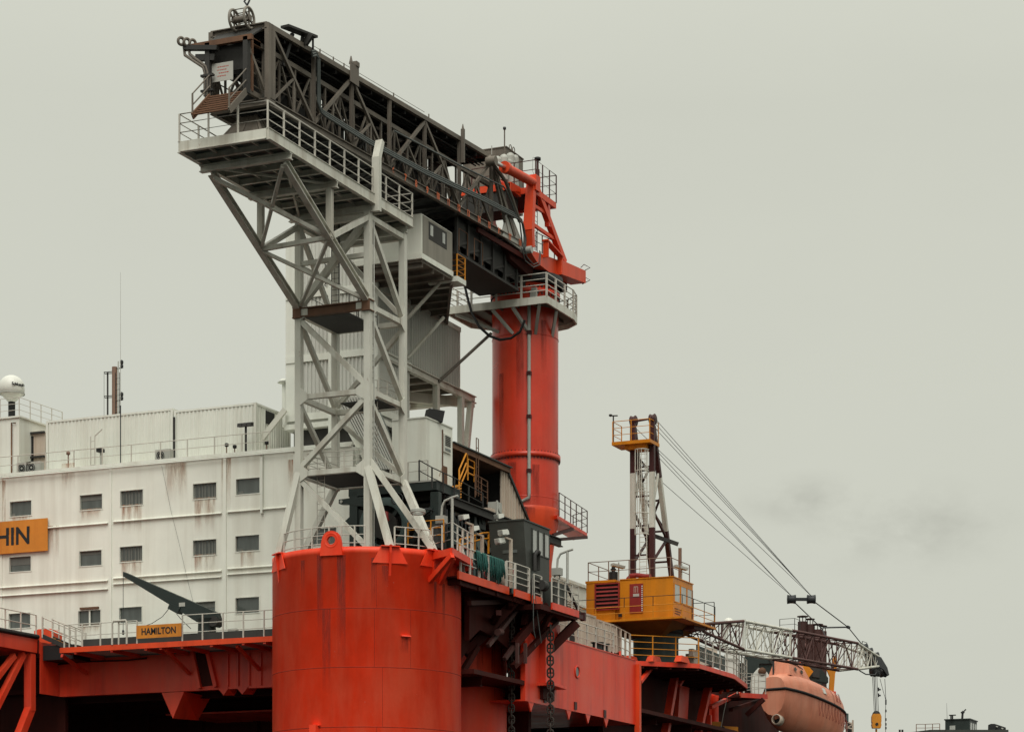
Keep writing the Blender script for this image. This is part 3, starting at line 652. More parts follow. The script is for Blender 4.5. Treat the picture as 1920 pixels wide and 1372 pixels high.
# dark weather sheets along the far side of the walkway
m = M()
for i in range(10):
    a, a2 = A0+.6+i*2.65, A0+.6+i*2.65+2.5; b = GB1-.2
    lo = (2.1, 1.5)[i] if i < 2 else .75+.55*(i % 3 == 1)
    m.hexa([(a,b,zb(a)+lo),(a2,b,zb(a2)+lo),(a2,b+.04,zb(a2)+lo),(a,b+.04,zb(a)+lo),(a,b,zt(a)-.2),(a2,b,zt(a2)-.2),(a2,b+.04,zt(a2)-.2),(a,b+.04,zt(a)-.2)])
part(gw, 'weather_sheet', m, GD)
for i, a in enumerate((-7, -2.5, 2, 6.5, 10.5, 13.8)):
    m = M(); m.box(a, a+.8, 2.9, 3.5, izb(a)+.2, izb(a)+1.5+.3*(i % 2)); m.tube((a+1.2, 2.6, izb(a)+.5), (a+2.6, 2.6, izb(a)+1.9), .12, 8); part(gw, 'inner_equipment', m, GD)
# hoses strung along the right-hand side
b = GB0-.24
for k in range(3):
    dx = k*.11; dz = -k*.10
    m = M(); P = [pB(x, y, b-.03*k) for x, y in ((584, 97), (590, 95), (595, 101), (596, 190), (598, 201), (606, 208), (690, 261), (795, 318), (900, 367), (968, 402), (978, 412), (983, 440), (982, 468))]
    P = [p+V((dx if i > 1 else dx*.6, 0, dz)) for i, p in enumerate(P)]; m.path(P, .06, 6); part(gw, 'hose', m, MT['hose'])
m = M(); P = [pB(x, y, b-.05) for x, y in ((595, 150), (660, 205), (740, 246), (860, 309), (944, 350), (950, 358), (975, 420), (980, 462))]; m.path(P[2:], .05, 6); part(gw, 'hose', m, MT['hose'])
m = M(); P = [pB(x, y, b-.05) for x, y in ((918, 293), (926, 310), (948, 340), (960, 372), (974, 415))]; m.path(P, .12, 6); part(gw, 'hose', m, GM)
m = M(); P = [pB(x, y, b-.3) for x, y in ((982, 462), (988, 482), (1000, 496), (1009, 492), (1012, 470))]; m.path(P, .035, 6); part(gw, 'hanging_hose', m, MT['hose'])
m = M(); P = [pB(x, y, b-.35) for x, y in ((978, 465), (985, 489), (1000, 501), (1012, 496), (1014, 472))]; m.path(P, .035, 6); part(gw, 'hanging_hose', m, MT['hose'])
# splice plate, stub posts and lamp brackets on the top chord
a = pc(660); m = M(); m.box(a-.5, a+.42, GB0-.2, GB0-.13, zt(a)-.5, zt(a)+.55); m.tube((a-.3, GB0-.1, zt(a)+.5), (a-.3, GB0-.1, zt(a)+.9), .12, 8, .03); m.box(a+.05, a+.4, GB0-.25, GB0+.1, zt(a)+.5, zt(a)+.75); part(gw, 'splice_plate', m, GM)
a = pc(862); m = M(); m.beam((a, GB0-.2, zt(a)-1.4), (a, GB0-.2, zt(a)+.55), .2, .16, up=(1,0,0)); m.tube((a, GB0-.2, zt(a)+.5), (a, GB0-.2, zt(a)+.85), .1, 6, .02); part(gw, 'stub_post', m, GM)
m = M()
for px in (600, 625, 645, 738, 804):
    a = pc(px); m.tube((a, GB0, zt(a)+.1), (a, GB0, zt(a)+.38), .04, 6)
m.tube((nodes[1], GB0, zt(nodes[1])+.34), (nodes[4], GB0, zt(nodes[4])+.34), .014, 5)
part(gw, 'lifeline', m, GM)
a = pc(548); m = M(); z = zt(a)
m.beam((a-.6, GB0+.1, z+.5), (a+1.9, GB0-.2, z+.75), .5, .12); m.beam((a+.9, GB0, z-.1), (a+1.1, GB0, z+.6), .14, .14); m.beam((a+1.8, GB0-.2, z+.1), (a+1.8, GB0-.2, z+.75), .08, .08); m.beam((a-.4, GB0+.3, z-1.4), (a+.2, GB0+.1, z+.4), .16, .16); m.beam((a+1.1, GB0-.1, z+.15), (a+1.1, GB0-.5, z+.6), .2, .3); part(gw, 'roof_bracket', m, GD)
# stencilled metre marks on the lower chord
for i, px in enumerate((733, 756, 776, 797, 817, 837, 856, 874, 894, 913, 932, 952, 971)):
    a = pc(px); text(gw, 'metre_mark', str(6+i), .52, (a, GB0-.145, zb(a)), (1,0,.04), (0,0,1), MT['digit'], .004, .02, .8 if i > 3 else 1)
# open rusty end frame with stairs, sign, drum and hose arm ----------------------
ez0, ez1 = izb(IA0)-.05, izt(IA0)
for b in (IB0, IB1):
    m = M(); m.beam((IA0, b, ez0-.1), (IA0, b, ez1+.05), .26, .3, up=(1,0,0)); part(gw, 'end_frame_post', m, GD)
m = M(); m.beam((IA0+.35, IB0-.06, ez0+.1), (IA0+.35, IB0-.06, ez1), .16, .16, up=(1,0,0)); part(gw, 'end_frame_strip', m, MT['rustbeam'])
m = M(); m.beam((IA0-.05, IB0-.35, ez1), (IA0-.05, IB1+1.3, ez1), .2, .26); m.beam((IA0, IB0, ez1+.02), (A0, IB0, zt(A0)-.9), .2, .3); part(gw, 'end_frame_beam', m, MT['rustbeam'])
m = M(); m.hexa([(IA0+.2,IB0-.1,ez1+.1),(A0,IB0-.3,zt(A0)-.1),(A0,IB1+.2,zt(A0)-.1),(IA0+.2,IB1+.1,ez1+.1),(IA0+.2,IB0-.1,ez1+.18),(A0,IB0-.3,zt(A0)),(A0,IB1+.2,zt(A0)),(IA0+.2,IB1+.1,ez1+.18)]); part(gw, 'end_canopy', m, GD)
m = M(); m.hexa([(IA0+.1,IB1-.05,ez0+2.0),(A0+4,IB1-.05,ez0+2.0),(A0+4,IB1,ez0+2.0),(IA0+.1,IB1,ez0+2.0),(IA0+.1,IB1-.05,ez1),(A0+4,IB1-.05,ez1),(A0+4,IB1,ez1),(IA0+.1,IB1,ez1)]); part(gw, 'end_side_sheet', m, GD)
m = M(); m.box(IA0+.5, IA0+.6, IB0, IB1, ez1-1.25, ez1); part(gw, 'end_shade_panel', m, GD)  # dark panel standing in for the shade inside the gangway end
s0 = pD(445, 172, 112.6); lo = pD(422, 216, 111.3)
n = 8; sw = 1.95
stp = thing('access_stair', 'rusty hanging steel stair at the open end of the dark gangway', 'stair', (IA0-.8, 2.3, ez0-1.5))
tA, tB = V((IA0-.1, 0, ez0-.02)), V((IA0-1.75, 0, ez0-1.5))
for b in (IB0-.05, IB1-.15):
    m = M(); m.beam((tA.x, b, tA.z), (tB.x, b, tB.z), .08, .3); part(stp, 'stringer', m, MT['rustbeam'] if b > 2 else GM)
for i in range(n):
    p = tA.lerp(tB, (i+.4)/n); m = M(); m.box(p.x-.09, p.x+.05, IB0, IB1-.2, p.z-.02, p.z+.045); part(stp, 'tread', m, MT['rustbeam'])
for b in (IB0-.05, IB1-.15):
    for h in (.55, 1.1):
        m = M(); m.tube((tA.x, b, tA.z+h), (tB.x, b, tB.z+h), .035, 6); part(stp, 'handrail', m, GM)
    for k in (0, 1):
        p = tA.lerp(tB, k); m = M(); m.beam((p.x, b, p.z), (p.x, b, p.z+1.1), .07, .07, up=(1,0,0)); part(stp, 'post', m, GM)
m = M(); m.beam((tA.x, IB0-.05, tA.z+1.1), (tA.x+1.5, IB0-.05, tA.z+1.1), .06, .06); part(stp, 'handrail', m, GM)
nb = thing('notice_board', 'pale board with faded red lettering at the gangway entrance', 'sign', (IA0+.25, 2.4, ez0+.9))
m = M(); bx = IA0+.1; m.box(bx, bx+.03, 2.05, 3.32, ez0+.75, ez0+1.65); part(nb, 'board', m, MT['board'])
m = M()
for k, (l0, l1) in enumerate(((2.3, 2.95), (2.42, 2.95), (2.3, 2.85), (2.45, 2.95))):
    x = l0
    while x < l1: ww = random.uniform(.05, .13); m.box(bx-.006, bx, x, min(x+ww, l1), ez0+1.43-k*.15, ez0+1.475-k*.15); x += ww+.03
part(nb, 'lettering', m, MT['redink'])
m = M(); m.beam((IA0+.1, IB0, ez1-.3), (A0, GB0+.2, ez0+.4), .14, .14); part(gw, 'end_diagonal', m, GM)
for z in (.5, 1.05): m = M(); m.tube((IA0+.3, IB0, ez0+z), (A0, IB0, ez0+z), .035, 6); part(gw, 'end_handrail', m, GM)
dr = V((A0-.35, 2.0, zt(A0)+.30)); hd = thing('hose_drum', 'pale spoked twin-rim hose drum on top of the gangway end', 'drum', dr)
for b in (-.42, .42):
    c = dr+V((0, b, .1)); m = M(); m.ring(c, (0,1,0), .50, .075, 28, 6); part(hd, 'rim', m, MT['gangpale'])
    m = M()
    for i in range(6): t_ = R(30+i*60); m.beam(c, c+V((.48*math.cos(t_), 0, .48*math.sin(t_))), .07, .07, up=(0,1,0))
    part(hd, 'spokes', m, GM)
m = M(); m.tube(dr+V((0,-.5,.1)), dr+V((0,.5,.1)), .16, 12)
for i in range(6): t_ = R(i*60); m.tube(dr+V((.48*math.cos(t_), -.42, .1+.48*math.sin(t_))), dr+V((.48*math.cos(t_), .42, .1+.48*math.sin(t_))), .025, 6)
part(hd, 'hub', m, GM)
m = M(); m.path([dr+V((0,-.3,.72)), dr+V((0,-.45,.95)), dr+V((0,-.3,1.1)), dr+V((0,-.15,.95)), dr+V((0,-.3,.75))], .05, 6); m.beam(dr+V((0,-.2,1.0)), dr+V((0,.25,1.75)), .12, .05); part(hd, 'shackle', m, MT['cable'])
ha = V((IA0-.1, IB1+1.0, ez1)); ar = thing('hose_boom', 'cluster of sheaves and bent pipes hanging off the left gangway corner', 'pipework', ha)
m = M()
for k in range(3): m.ring(ha+V((-.1*k, .27*k-.15, .16+.06*k)), (.5,1,.2), .17, .075, 18, 6)
part(ar, 'sheave', m, GM)
for k, dy in enumerate((0, .28)):
    m = M(); m.path([ha+V((0, .35-dy, .1)), ha+V((0, .3-dy, -.35)), ha+V((0, -.75-dy*.6, -1.1)), ha+V((0, -.85-dy*.6, -1.4)), ha+V((0, -.85-dy*.6, -2.55))], .075, 8); part(ar, 'bent_pipe', m, GM)
m = M(); m.beam(ha+V((0,-1.6,-.3)), ha+V((0,.3,.0)), .3, .22); m.beam(ha+V((.1,-1.4,-.7)), ha+V((.1,-.3,-.55)), .25, .3); part(ar, 'support_arm', m, GD)
m = M()
for z in (-1.55, -2.3): m.box(ha.x-.1, ha.x+.1, ha.y-1.35, ha.y-.65, ha.z+z-.05, ha.z+z+.05)
part(ar, 'clamp', m, GD)
# ================================================================ red slewing pedestal with its collar platform and turntable
PC = V((26.1, 2.2, 0)); PR = 2.10; pd = depth(PC.x, PC.y)
def pz(py): return (HY-py)/FOC*pd
pe = thing('gangway_pedestal', 'tall glossy red cylindrical pedestal under the gangway hinge', 'pedestal', (PC.x, PC.y, 17))
m = M(); m.lathe(PC, [(PR+.02, pz(957)), (PR+.02, pz(862)), (PR, pz(850)), (PR, pz(560))], 72); part(pe, 'shell', m, MT['redped'])
m = M(); m.lathe(PC, [(PR-.5, 16.5), (PR-.42, pz(1060)), (PR-.18, pz(1005)), (PR-.02, pz(985)), (PR+.06, pz(966)), (PR+.04, pz(958)), (PR+.02, pz(957))], 72); part(pe, 'base', m, MT['orange'])
for px, y0, y1, w in ((962, 950, 966, 1.9), (990, 950, 972, 1.0), (940, 700, 850, .4), (975, 620, 760, .5), (1020, 600, 700, .4), (1005, 870, 950, .5), (960, 866, 930, .6)): run_(pe, PC, PR+.055, px, y0, y1, w)
m = M(); m.lathe(PC, [(PR, pz(862)-.16), (PR+.14, pz(862)-.16), (PR+.14, pz(862)+.16), (PR, pz(862)+.16)], 72); part(pe, 'flange', m, MT['redped'])
m = M()
for i in range(56): t_ = 2*math.pi*i/56; c = PC+V(((PR+.08)*math.cos(t_), (PR+.08)*math.sin(t_), pz(862))); m.tube(c+V((0,0,.16)), c+V((0,0,.24)), .03, 6); m.tube(c-V((0,0,.16)), c-V((0,0,.26)), .035, 6)
part(pe, 'flange_bolts', m, MT['maroon'])['kind'] = 'stuff'
for y in (940, 640): m = M(); m.lathe(PC, [(PR+.02, pz(y)-.03), (PR+.04, pz(y)), (PR+.02, pz(y)+.03)], 72); part(pe, 'weld_seam', m, MT['redped'])
def ped(px, r=PR, near=True): return rim(px, r, near, PC)
m = M(); f = ped(992, PR+.14); e = ped(935, PR+.3)
m.path([(f.x, f.y, pz(585)), (f.x, f.y, pz(935)), (f.x, f.y, pz(944)), (f.x*.8+e.x*.2, f.y*.8+e.y*.2, pz(950)), (e.x, e.y, pz(955)), (e.x-.3, e.y+.6, pz(957))], .11, 8); part(pe, 'drain_pipe', m, MT['grey'])
for y in (640, 715, 795, 895):
    m = M(); m.beam((f.x, f.y, pz(y)-.12), (f.x, f.y, pz(y)+.12), .26, .26); part(pe, 'pipe_clamp', m, MT['maroon'])
# tapered skirt plates either side of the base
for px, sg in ((926, -1),):
    q = ped(px, PR-.1); m = M(); m.extr([(q.x, q.y, pz(880)), (q.x, q.y, pz(965)), (q.x-.5, q.y+1.7, pz(965))], (.25,.1,0)); part(pe, 'gusset', m, MT['redped'])
# side landing at the base
s1, s2, s3 = pZ(1018, 973, pz(972)), pZ(1045, 965, pz(972)), pZ(1101, 999, pz(972)); s4 = s1+(s3-s2)
m = M(); m.extr([s1, s2, s3, s4], (0,0,-.22)); part(pe, 'base_landing', m, MT['redgirder'])
for a, b in (((1075, 985), (1036, 1012)), ((1100, 1003), (1036, 1025))):
    p = s2.lerp(s3, .5 if a[0] < 1090 else .98)-V((0,0,.3)); q = ped(1036, PR-.15); m = M(); m.beam(p, (q.x, q.y, p.z-.9 if a[0] < 1090 else p.z-1.2), .16, .2); part(pe, 'landing_strut', m, MT['maroon'])
railing('maroon railing on the small landing at the base of the red pedestal', [s2+V((.3,0,0)), s3, s4], 1.45, 3, 1.3, MT['maroon'], .035, .025)
# collar platform --------------------------------------------------------------
KA, KB0, KB1, KZ0, KZ1 = 23.1, -.53, 6.3, 38.02, 38.48
outl = [(KA, KB1), (KA, KB0), (KA+4.4, KB0)]+[(27.0+2.9*math.cos(R(q)), 2.2+3.0*math.sin(R(q))) for q in (-55, -30, -5, 20, 50)]+[(26.8, KB1)]
m = M(); m.extr([(x, y, KZ1-.15) for x, y in outl], (0,0,.06)); part(pe, 'collar_deck', m, MT['soffit'])
m = M(); n = len(outl)
for i in range(n): p, q = outl[i], outl[(i+1) % n]; m.beam((*p, (KZ0+KZ1)/2), (*q, (KZ0+KZ1)/2), .12, KZ1-KZ0)
part(pe, 'collar_edge', m, MT['white'])
m = M()
for i in range(1, 6): b = KB0+i*(KB1-KB0)/6; m.beam((KA+.1, b, KZ1-.25), (28.5, b, KZ1-.25), .1, .2)
part(pe, 'collar_joist', m, MT['gang'])
for x, y, px in ((KA+.2, 5.8, 936), (KA+.1, 3.2, 962), (KA+.1, .0, 1004), (25, -.4, 1035), (KA+.1, 1.8, 993)):
    q = ped(px, PR-.05); m = M(); m.beam((x, y, KZ0), (q.x, q.y, pz(640) if px != 936 else pz(632)), .18, .18); part(pe, 'collar_strut', m, MT['grey'])
railing('white four-bar railing round the collar platform of the red pedestal', [(x, y, KZ1) for x, y in [(KA+3.2, KB1)]+outl[:8]], 1.42, 4, 1.55, MT['greyrail'], .07, .035)
m = M(); p = ped(1005, PR+.05); m.box(p.x-.25, p.x, p.y-.1, p.y+.3, KZ1, KZ1+.95); part(pe, 'valve_box', m, MT['grey'])
# turntable ------------------------------------------------------------------------
tt = thing('gangway_turntable', 'orange-red slewing turntable and A-frame holding the hinged end of the gangway', 'turntable', (PC.x, PC.y, KZ1))
m = M(); m.lathe(PC, [(PR+.02, KZ1-.6), (PR+.02, KZ1+.75), (PR+.12, KZ1+.78), (PR+.12, KZ1+1.0), (PR, KZ1+1.02), (PR, KZ1+1.35)], 64); part(tt, 'slew_ring', m, MT['redped'])
m = M()
for i in range(48): t_ = 2*math.pi*i/48; c = PC+V(((PR+.06)*math.cos(t_), (PR+.06)*math.sin(t_), KZ1)); m.tube(c+V((0,0,.62)), c+V((0,0,.74)), .05, 6); m.tube(c+V((0,0,1.03)), c+V((0,0,1.17)), .05, 6)
part(tt, 'slew_bolts', m, MT['black'])['kind'] = 'stuff'
m = M(); m.lathe(PC, [(PR+.22, KZ1+1.35), (PR+.30, KZ1+1.4), (PR+.30, KZ1+2.0), (.5, KZ1+2.02)], 64); part(tt, 'bearing', m, MT['black'])
TB = GB0-.55                                                        # outer face of the near box girder
def tq(px, py): return pB(px, py, TB)
zlo = lambda a: KZ1+2.02
g0 = tq(994, 470).x; g1 = tq(1047, 505).x; g2 = tq(1089, 520).x
zt0, zt1 = tq(1003, 466).z, tq(1047, 488).z
for b in (TB, 2*2.3-TB-.7):
    m = M(); m.extr([(g0-.2, b, tq(996, 470).z), (g1, b, zt1+.0), (g1, b, tq(1047, 524).z), (g0+1.2, b, tq(1008, 493).z)], (0,.7,0)); part(tt, 'box_girder', m, MT['orange'])
    m = M(); m.extr([(g1-.3, b-.35, tq(1047, 488).z-.1), (g2, b-.35, tq(1089, 509).z), (g2, b-.35, tq(1089, 532).z), (g1-.3, b-.35, tq(1047, 516).z-.05)], (0,1.05,0)); part(tt, 'counter_girder', m, MT['orange'])
a5, a6 = tq(1018, 470).x, tq(1046, 487).x
m = M(); m.box(a5, a5+.12, TB-.36, TB, KZ1+2.7, zt1+.5); m.box(a6-.1, a6+.02, TB-.36, TB, KZ1+2.3, zt1+.15); m.extr([(a5-.1, TB-.4, zt1+.52), (a6, TB-.4, zt1+.13), (a6, TB-.4, zt1+.22), (a5-.1, TB-.4, zt1+.61)], (0,.4,0)); part(tt, 'girder_web', m, MT['orange'])
m = M(); m.box(g0+1.5, g2-.5, TB+.75, 2*2.3-TB-.75, KZ1+2.05, KZ1+2.75); part(tt, 'cross_box', m, MT['redshade'])
m = M(); m.box(13.7, 22.8, 1.2, 3.9, 38.85, 39.0); part(tt, 'machinery_floor', m, MT['gangdark'])
m = M(); m.box(13.9, 24.0, 3.3, 3.4, 39.0, 41.1); part(tt, 'rear_sheet', m, MT['gangdark'])
for a in (13.8, 15.4, 17.2, 19.0, 20.8, 22.6): m = M(); m.beam((a, 1.3, 39), (a, 1.3, 41.2), .16, .16, up=(1,0,0)); part(tt, 'machinery_post', m, MT['gangdark'])
for a, w, h in ((14.2, .9, 1.3), (15.7, 1.2, 1.7), (17.5, 1.1, 1.2), (19.3, 1.2, 1.8), (21.1, 1.2, 1.5)): m = M(); m.box(a, a+w, 1.6, 2.8, 39.0, 39+h); m.tube((a, 1.45, 39.4), (a+w+.3, 1.4, 39.9), .12, 8); part(tt, 'hydraulic_unit', m, MT['gangdark'])
m = M(); m.box(14, 24.2, 1.35, 1.42, 39.5, 41.1); part(tt, 'shade_sheet', m, MT['gangdark'])  # dark side and rear sheets stand in for deep shade under the gangway
for a in (13.75, 15.9): m = M(); m.path([(a, 1.1, 39.0), (a, 1.1, 40.3), (a+1.2, 1.1, 40.3), (a+1.2, 1.1, 39.0)], .03, 6); part(tt, 'guard_hoop', m, MT['rustbeam'])
m = M(); m.hexa([(21.0,1.0,KZ1+1.9),(24.2,.9,KZ1+1.5),(24.2,3.7,KZ1+1.5),(21.0,3.5,KZ1+1.9),(20.2,.9,KZ1+2.7),(24.2,.6,KZ1+2.9),(24.2,4.0,KZ1+2.9),(20.2,3.7,KZ1+2.7)]); part(tt, 'forward_frame', m, MT['redshade'])
m = M(); m.beam((16, .95, KZ1+2.35), (24.1, .6, KZ1+2.3), .12, .3); part(tt, 'forward_edge', m, MT['redshade'])
m = M(); m.box(g0+.2, g0+1.3, TB+.75, 2*2.3-TB-.75, KZ1+2.3, KZ1+2.9); part(tt, 'cross_box', m, MT['redshade'])
p = tq(994, 468); m = M(); m.tube(p+V((0,-.12,0)), p+V((0,.9,0)), .22, 16); part(tt, 'hinge_pin', m, MT['grey'])
m = M(); z = tq(1089, 512).z
for dz in (.35, -.45): m.path([(g2, TB, z+dz), (g2+.05, TB-.2, z+dz+.2), (g2+.25, TB-.55, z+dz+.0), (g2, TB-.1, z+dz-.28)], .03, 5)
part(tt, 'step_iron', m, MT['maroon'])
for b in (TB+.1, 2*2.3-TB-.45):
    f = lambda px, py: V((tq(px, py).x, b, tq(px, py).z))
    m = M(); m.beam(f(997, 464), f(994, 432), .5, .42, up=(1,0,0), w2=.62); m.beam(f(994, 433), f(999, 345), .62, .42, up=(1,0,0), w2=.5); part(tt, 'front_post', m, MT['orange'])
    m = M(); m.beam(f(1060, 492), f(1006, 348), .34, .4, up=(1,0,0)); part(tt, 'rear_leg', m, MT['orange'])
    m = M(); m.beam(f(1001, 384), f(1023, 398), .16, .2); part(tt, 'tie', m, MT['orange'])
    m = M(); m.beam(f(1001, 420), f(1042, 448), .16, .2); part(tt, 'tie', m, MT['orange'])
    m = M(); m.beam(f(1028, 372), f(1030, 425), .3, .3, up=(1,0,0)); part(tt, 'top_post', m, MT['redped'])
zp = tq(1000, 352).z
b0, b1 = TB-.1, 2*2.3-TB
ap, aq = tq(998, 350).x, tq(1031, 352).x+.8
m = M(); m.box(ap, aq, b0, b0+.16, zp-.35, zp+.02); m.box(ap, ap+.16, b0+.16, b1, zp-.35, zp+.02); m.box(aq-.16, aq, b0+.16, b1, zp-.35, zp+.02); part(tt, 'top_frame', m, MT['orange'])
m = M(); m.box(ap+.16, aq-.16, b0+.17, b1, zp-.2, zp-.12); part(tt, 'top_deck', m, MT['redshade'])
m = M(); m.box(ap-1.6, ap+.1, b0+.9, b1, zp-.5, zp-.1); m.extr([(ap-1.6, b0+.85, zp-.6), (ap-.1, b0+.85, zp-.25), (ap-.1, b0+.85, zp+.05), (ap-1.6, b0+.85, zp-.05)], (0,.3,0)); part(tt, 'machinery_deck', m, MT['orange'])
m = M(); m.box(ap-1.5, ap+.3, b0+1.2, b1-.2, zp-1.7, zp-.55); part(tt, 'dark_hold', m, MT['gangdark'])
railing('maroon railing round the top platform of the orange A-frame', [(ap+.4, b1, zp), (ap+.3, b0, zp), (aq, b0, zp), (aq, b1-1, zp)], 1.75, 3, 1.3, MT['maroon'], .04, .028)
part(tt, 'ladder', ladder_mesh((ap+.9, b0+.25, KZ1+2.9), (ap+.9, b0+.25, zp), (1,0,.0), .5), MT['maroon'])
part(tt, 'ladder_cage', cage_mesh((ap+.9, b0+.4, KZ1+4.4), (ap+.9, b0+.4, zp), (0,1,0), (1,0,0), .4, 5, 5, .022), MT['maroon'])
railing('dark railing between the legs of the orange A-frame', [(g0+1.4, TB+.2, zt0+.05), (g1+.8, TB+.2, zt1+.1)], 1.15, 2, 1.0, MT['maroon'], .035, .025)
cy = thing('luffing_cylinder', 'orange hydraulic cylinder with silver rod between gangway top and A-frame', 'cylinder', tq(970, 325))
pA_, pB_ = tq(947, 314), tq(999, 342); rod = tq(927, 304)
for dy in (0,):
    m = M(); m.tube(pA_, pB_, .28, 20); m.tube(pA_-(pB_-pA_).normalized()*.12, pA_+(pB_-pA_).normalized()*.25, .36, 20); part(cy, 'barrel', m, MT['orange'])
    m = M(); m.tube(rod, pA_, .12, 12); part(cy, 'rod', m, MT['silver'])
    m = M(); m.tube(rod-V((.2,.2,0)), rod+V((-.2,.4,0)), .28, 14); part(cy, 'rod_eye', m, MT['gang'])
m = M(); c = tq(1001, 343); m.beam(c+V((.1,0,-.5)), c+V((.1,0,.45)), .5, .7, up=(1,0,0)); part(cy, 'clevis', m, MT['orange'])
lm = thing('lamp_mast', 'slim mast with a small lamp rising from the A-frame platform', 'mast', (aq-1.2, b0+.3, zp)); z1 = tq(1008, 297).z
q = pB(1008, 330, b0+.25); m = M(); m.tube((q.x, q.y, zp), (q.x, q.y, pB(1008, 318, b0+.25).z), .13, 10); m.tube((q.x, q.y, zp), (q.x, q.y, z1), .075, 8); part(lm, 'pole', m, MT['maroon'])
m = M(); m.lathe((q.x, q.y, z1), [(.05, -.05), (.2, .0), (.2, .16), (.1, .2), (.01, .2)], 16); part(lm, 'lamp', m, MT['black'])
m = M(); m.path([(q.x, q.y, z1+.1), (q.x-.5, q.y+.1, z1+.05), (q.x-.6, q.y+.1, z1-.8), (q.x-.2, q.y, z1-1.3)], .012, 4); part(lm, 'wire', m, MT['cable'])
# machinery house, pale ducts and aerial behind the gangway head
bh = 2.9; h0 = pB(949, 276, bh); h1 = pB(976, 292, bh)
mh = thing('machinery_house', 'brown-grey steel machinery house behind the gangway head', 'machinery house', (h0.x+1, bh+2, h0.z-4))
m = M(); m.box(h0.x, h1.x+.4, bh, bh+3.0, zp-.1, h0.z); part(mh, 'housing', m, MT['gang'])
m = M(); m.box(h0.x-.05, h1.x+.45, bh-.05, bh+3.05, h0.z, h0.z+.06)
for px in (957, 963): q = pB(px, 284, bh+.1); m.ring((q.x, q.y, h0.z+.25), (0,1,0), .18, .03, 14, 5)
part(mh, 'roof', m, MT['gang'])
for i, (px, y0, y1, w) in enumerate(((933, 300, 322, .24), (945, 297, 338, .26), (957, 294, 360, .26), (966, 297, 352, .22))):
    p, q = pB(px, y0, bh-.5-.1*i), pB(px, y1, bh-.5-.1*i); m = M(); m.tube(p, (p.x, p.y, q.z), w, 14); m.lathe(p, [(w, 0), (w*.85, w*.6), (w*.4, w*.9), (.01, w)], 14); part(mh, 'duct', m, MT['grey'])
p, q = pB(946, 303, bh-.6), pB(962, 306, bh-.8); m = M(); m.tube(p, q, .2, 12); part(mh, 'duct_elbow', m, MT['grey'])
p, q = pB(960, 310, bh-.9), pB(960, 356, bh-.9); m = M(); m.tube(p, (p.x, p.y, q.z), .3, 16); part(mh, 'duct', m, MT['grey'])
p = pB(944, 365, bh-1.2); m = M(); m.path([pB(930, 340, bh-1.2), pB(945, 345, bh-1.2), p+V((0,0,-1.2))], .18, 10); part(mh, 'red_pipe', m, MT['orange'])
q = pB(946, 280, bh-.2); zt_ = pB(946, 243, bh-.2).z; ae = thing('aerial', 'thin whip aerial with a knob tip behind the gangway head', 'aerial', q); m = M(); m.tube(q-V((0,0,.8)), (q.x, q.y, zt_), .045, 6); part(ae, 'whip', m, MT['gang']); m = M(); m.lathe((q.x, q.y, zt_), [(.02,-.02), (.1, 0), (.1, .14), (.01, .16)], 10); part(ae, 'tip', m, MT['cable'])
q = pB(922, 290, bh-.2); m = M(); m.tube(q-V((0,0,.6)), q+V((0,0,.55)), .03, 6); solo('aerial', m, MT['grey'], 'short thin rod left of the whip aerial behind the gangway', 'aerial')
# heavy black cable that droops from the gangway to the pedestal
m = M(); cpts = [(862, 500, 10), (868, 520, 11.5), (876, 556, 14), (884, 585, 17), (898, 612, 20), (918, 630, 22.2), (938, 637, 22.6), (958, 634, 23.2), (975, 622, 24.2), (984, 600, 24.6)]
pts = []
for x, y, a in cpts: pts.append(pA(x, y, 22.85))
m.path(pts, .085, 8); solo('power_cable', m, MT['black'], 'thick black cable drooping in front of the collar platform', 'cable')
# ================================================================ white accommodation block
ROOF = pA(500, 848, AF).z
b_of = lambda px, py=950, a=AF: pA(px, py, a).y
HB0, HB1 = b_of(662), b_of(-70)
house = thing('accommodation_block', 'long white rust-streaked accommodation block with rows of small windows', 'building', (AF+8, (HB0+HB1)/2, ZE))
wins = [(39,953),(171,941),(247,933),(384,920),(465,911),(38,1057),(170,1046),(246,1038),(384,1026),(464,1018),(37,1163),(168,1158),(245,1152),(382,1142),(464,1134),(608,1005)]
rects = []
for i, (px, py) in enumerate(wins):
    p = pA(px, py, AF); hw, hh = (.79, .45)
    rects.append((p.y-hw, p.y+hw, p.z-hh, p.z+hh))
def wall_holes(m, x, y0, y1, z0, z1, rects, dep):
    ys = sorted({y0, y1, *[r[0] for r in rects], *[r[1] for r in rects]}); zs = sorted({z0, z1, *[r[2] for r in rects], *[r[3] for r in rects]})
    for i in range(len(ys)-1):
        run = None
        for j in range(len(zs)-1):
            cy, cz = (ys[i]+ys[i+1])/2, (zs[j]+zs[j+1])/2
            hole = any(r[0] < cy < r[1] and r[2] < cz < r[3] for r in rects)
            if not hole: run = zs[j] if run is None else run
            if run is not None and (hole or j == len(zs)-2):
                e = zs[j] if hole else zs[j+1]; m.add([(x,ys[i],run),(x,ys[i+1],run),(x,ys[i+1],e),(x,ys[i],e)], [(0,1,2,3)]); run = None
    for a, b, c, d in rects:
        X = x+dep; m.add([(x,a,c),(x,b,c),(x,b,d),(x,a,d),(X,a,c),(X,b,c),(X,b,d),(X,a,d)], [(0,1,5,4),(1,2,6,5),(2,3,7,6),(3,0,4,7)])
m = M(); wall_holes(m, AF, HB0, HB1, ZE-.1, ROOF, rects, .22); part(house, 'front_wall', m, MT['wall'])
m = M(); m.box(AF+.35, AF+18, HB0, HB1, ZE-.1, ROOF-.05); part(house, 'core', m, MT['wall'])
m = M(); m.box(AF-.12, AF+.1, HB0, HB1, ROOF-.02, ROOF+.16); part(house, 'roof_coaming', m, MT['contw'])
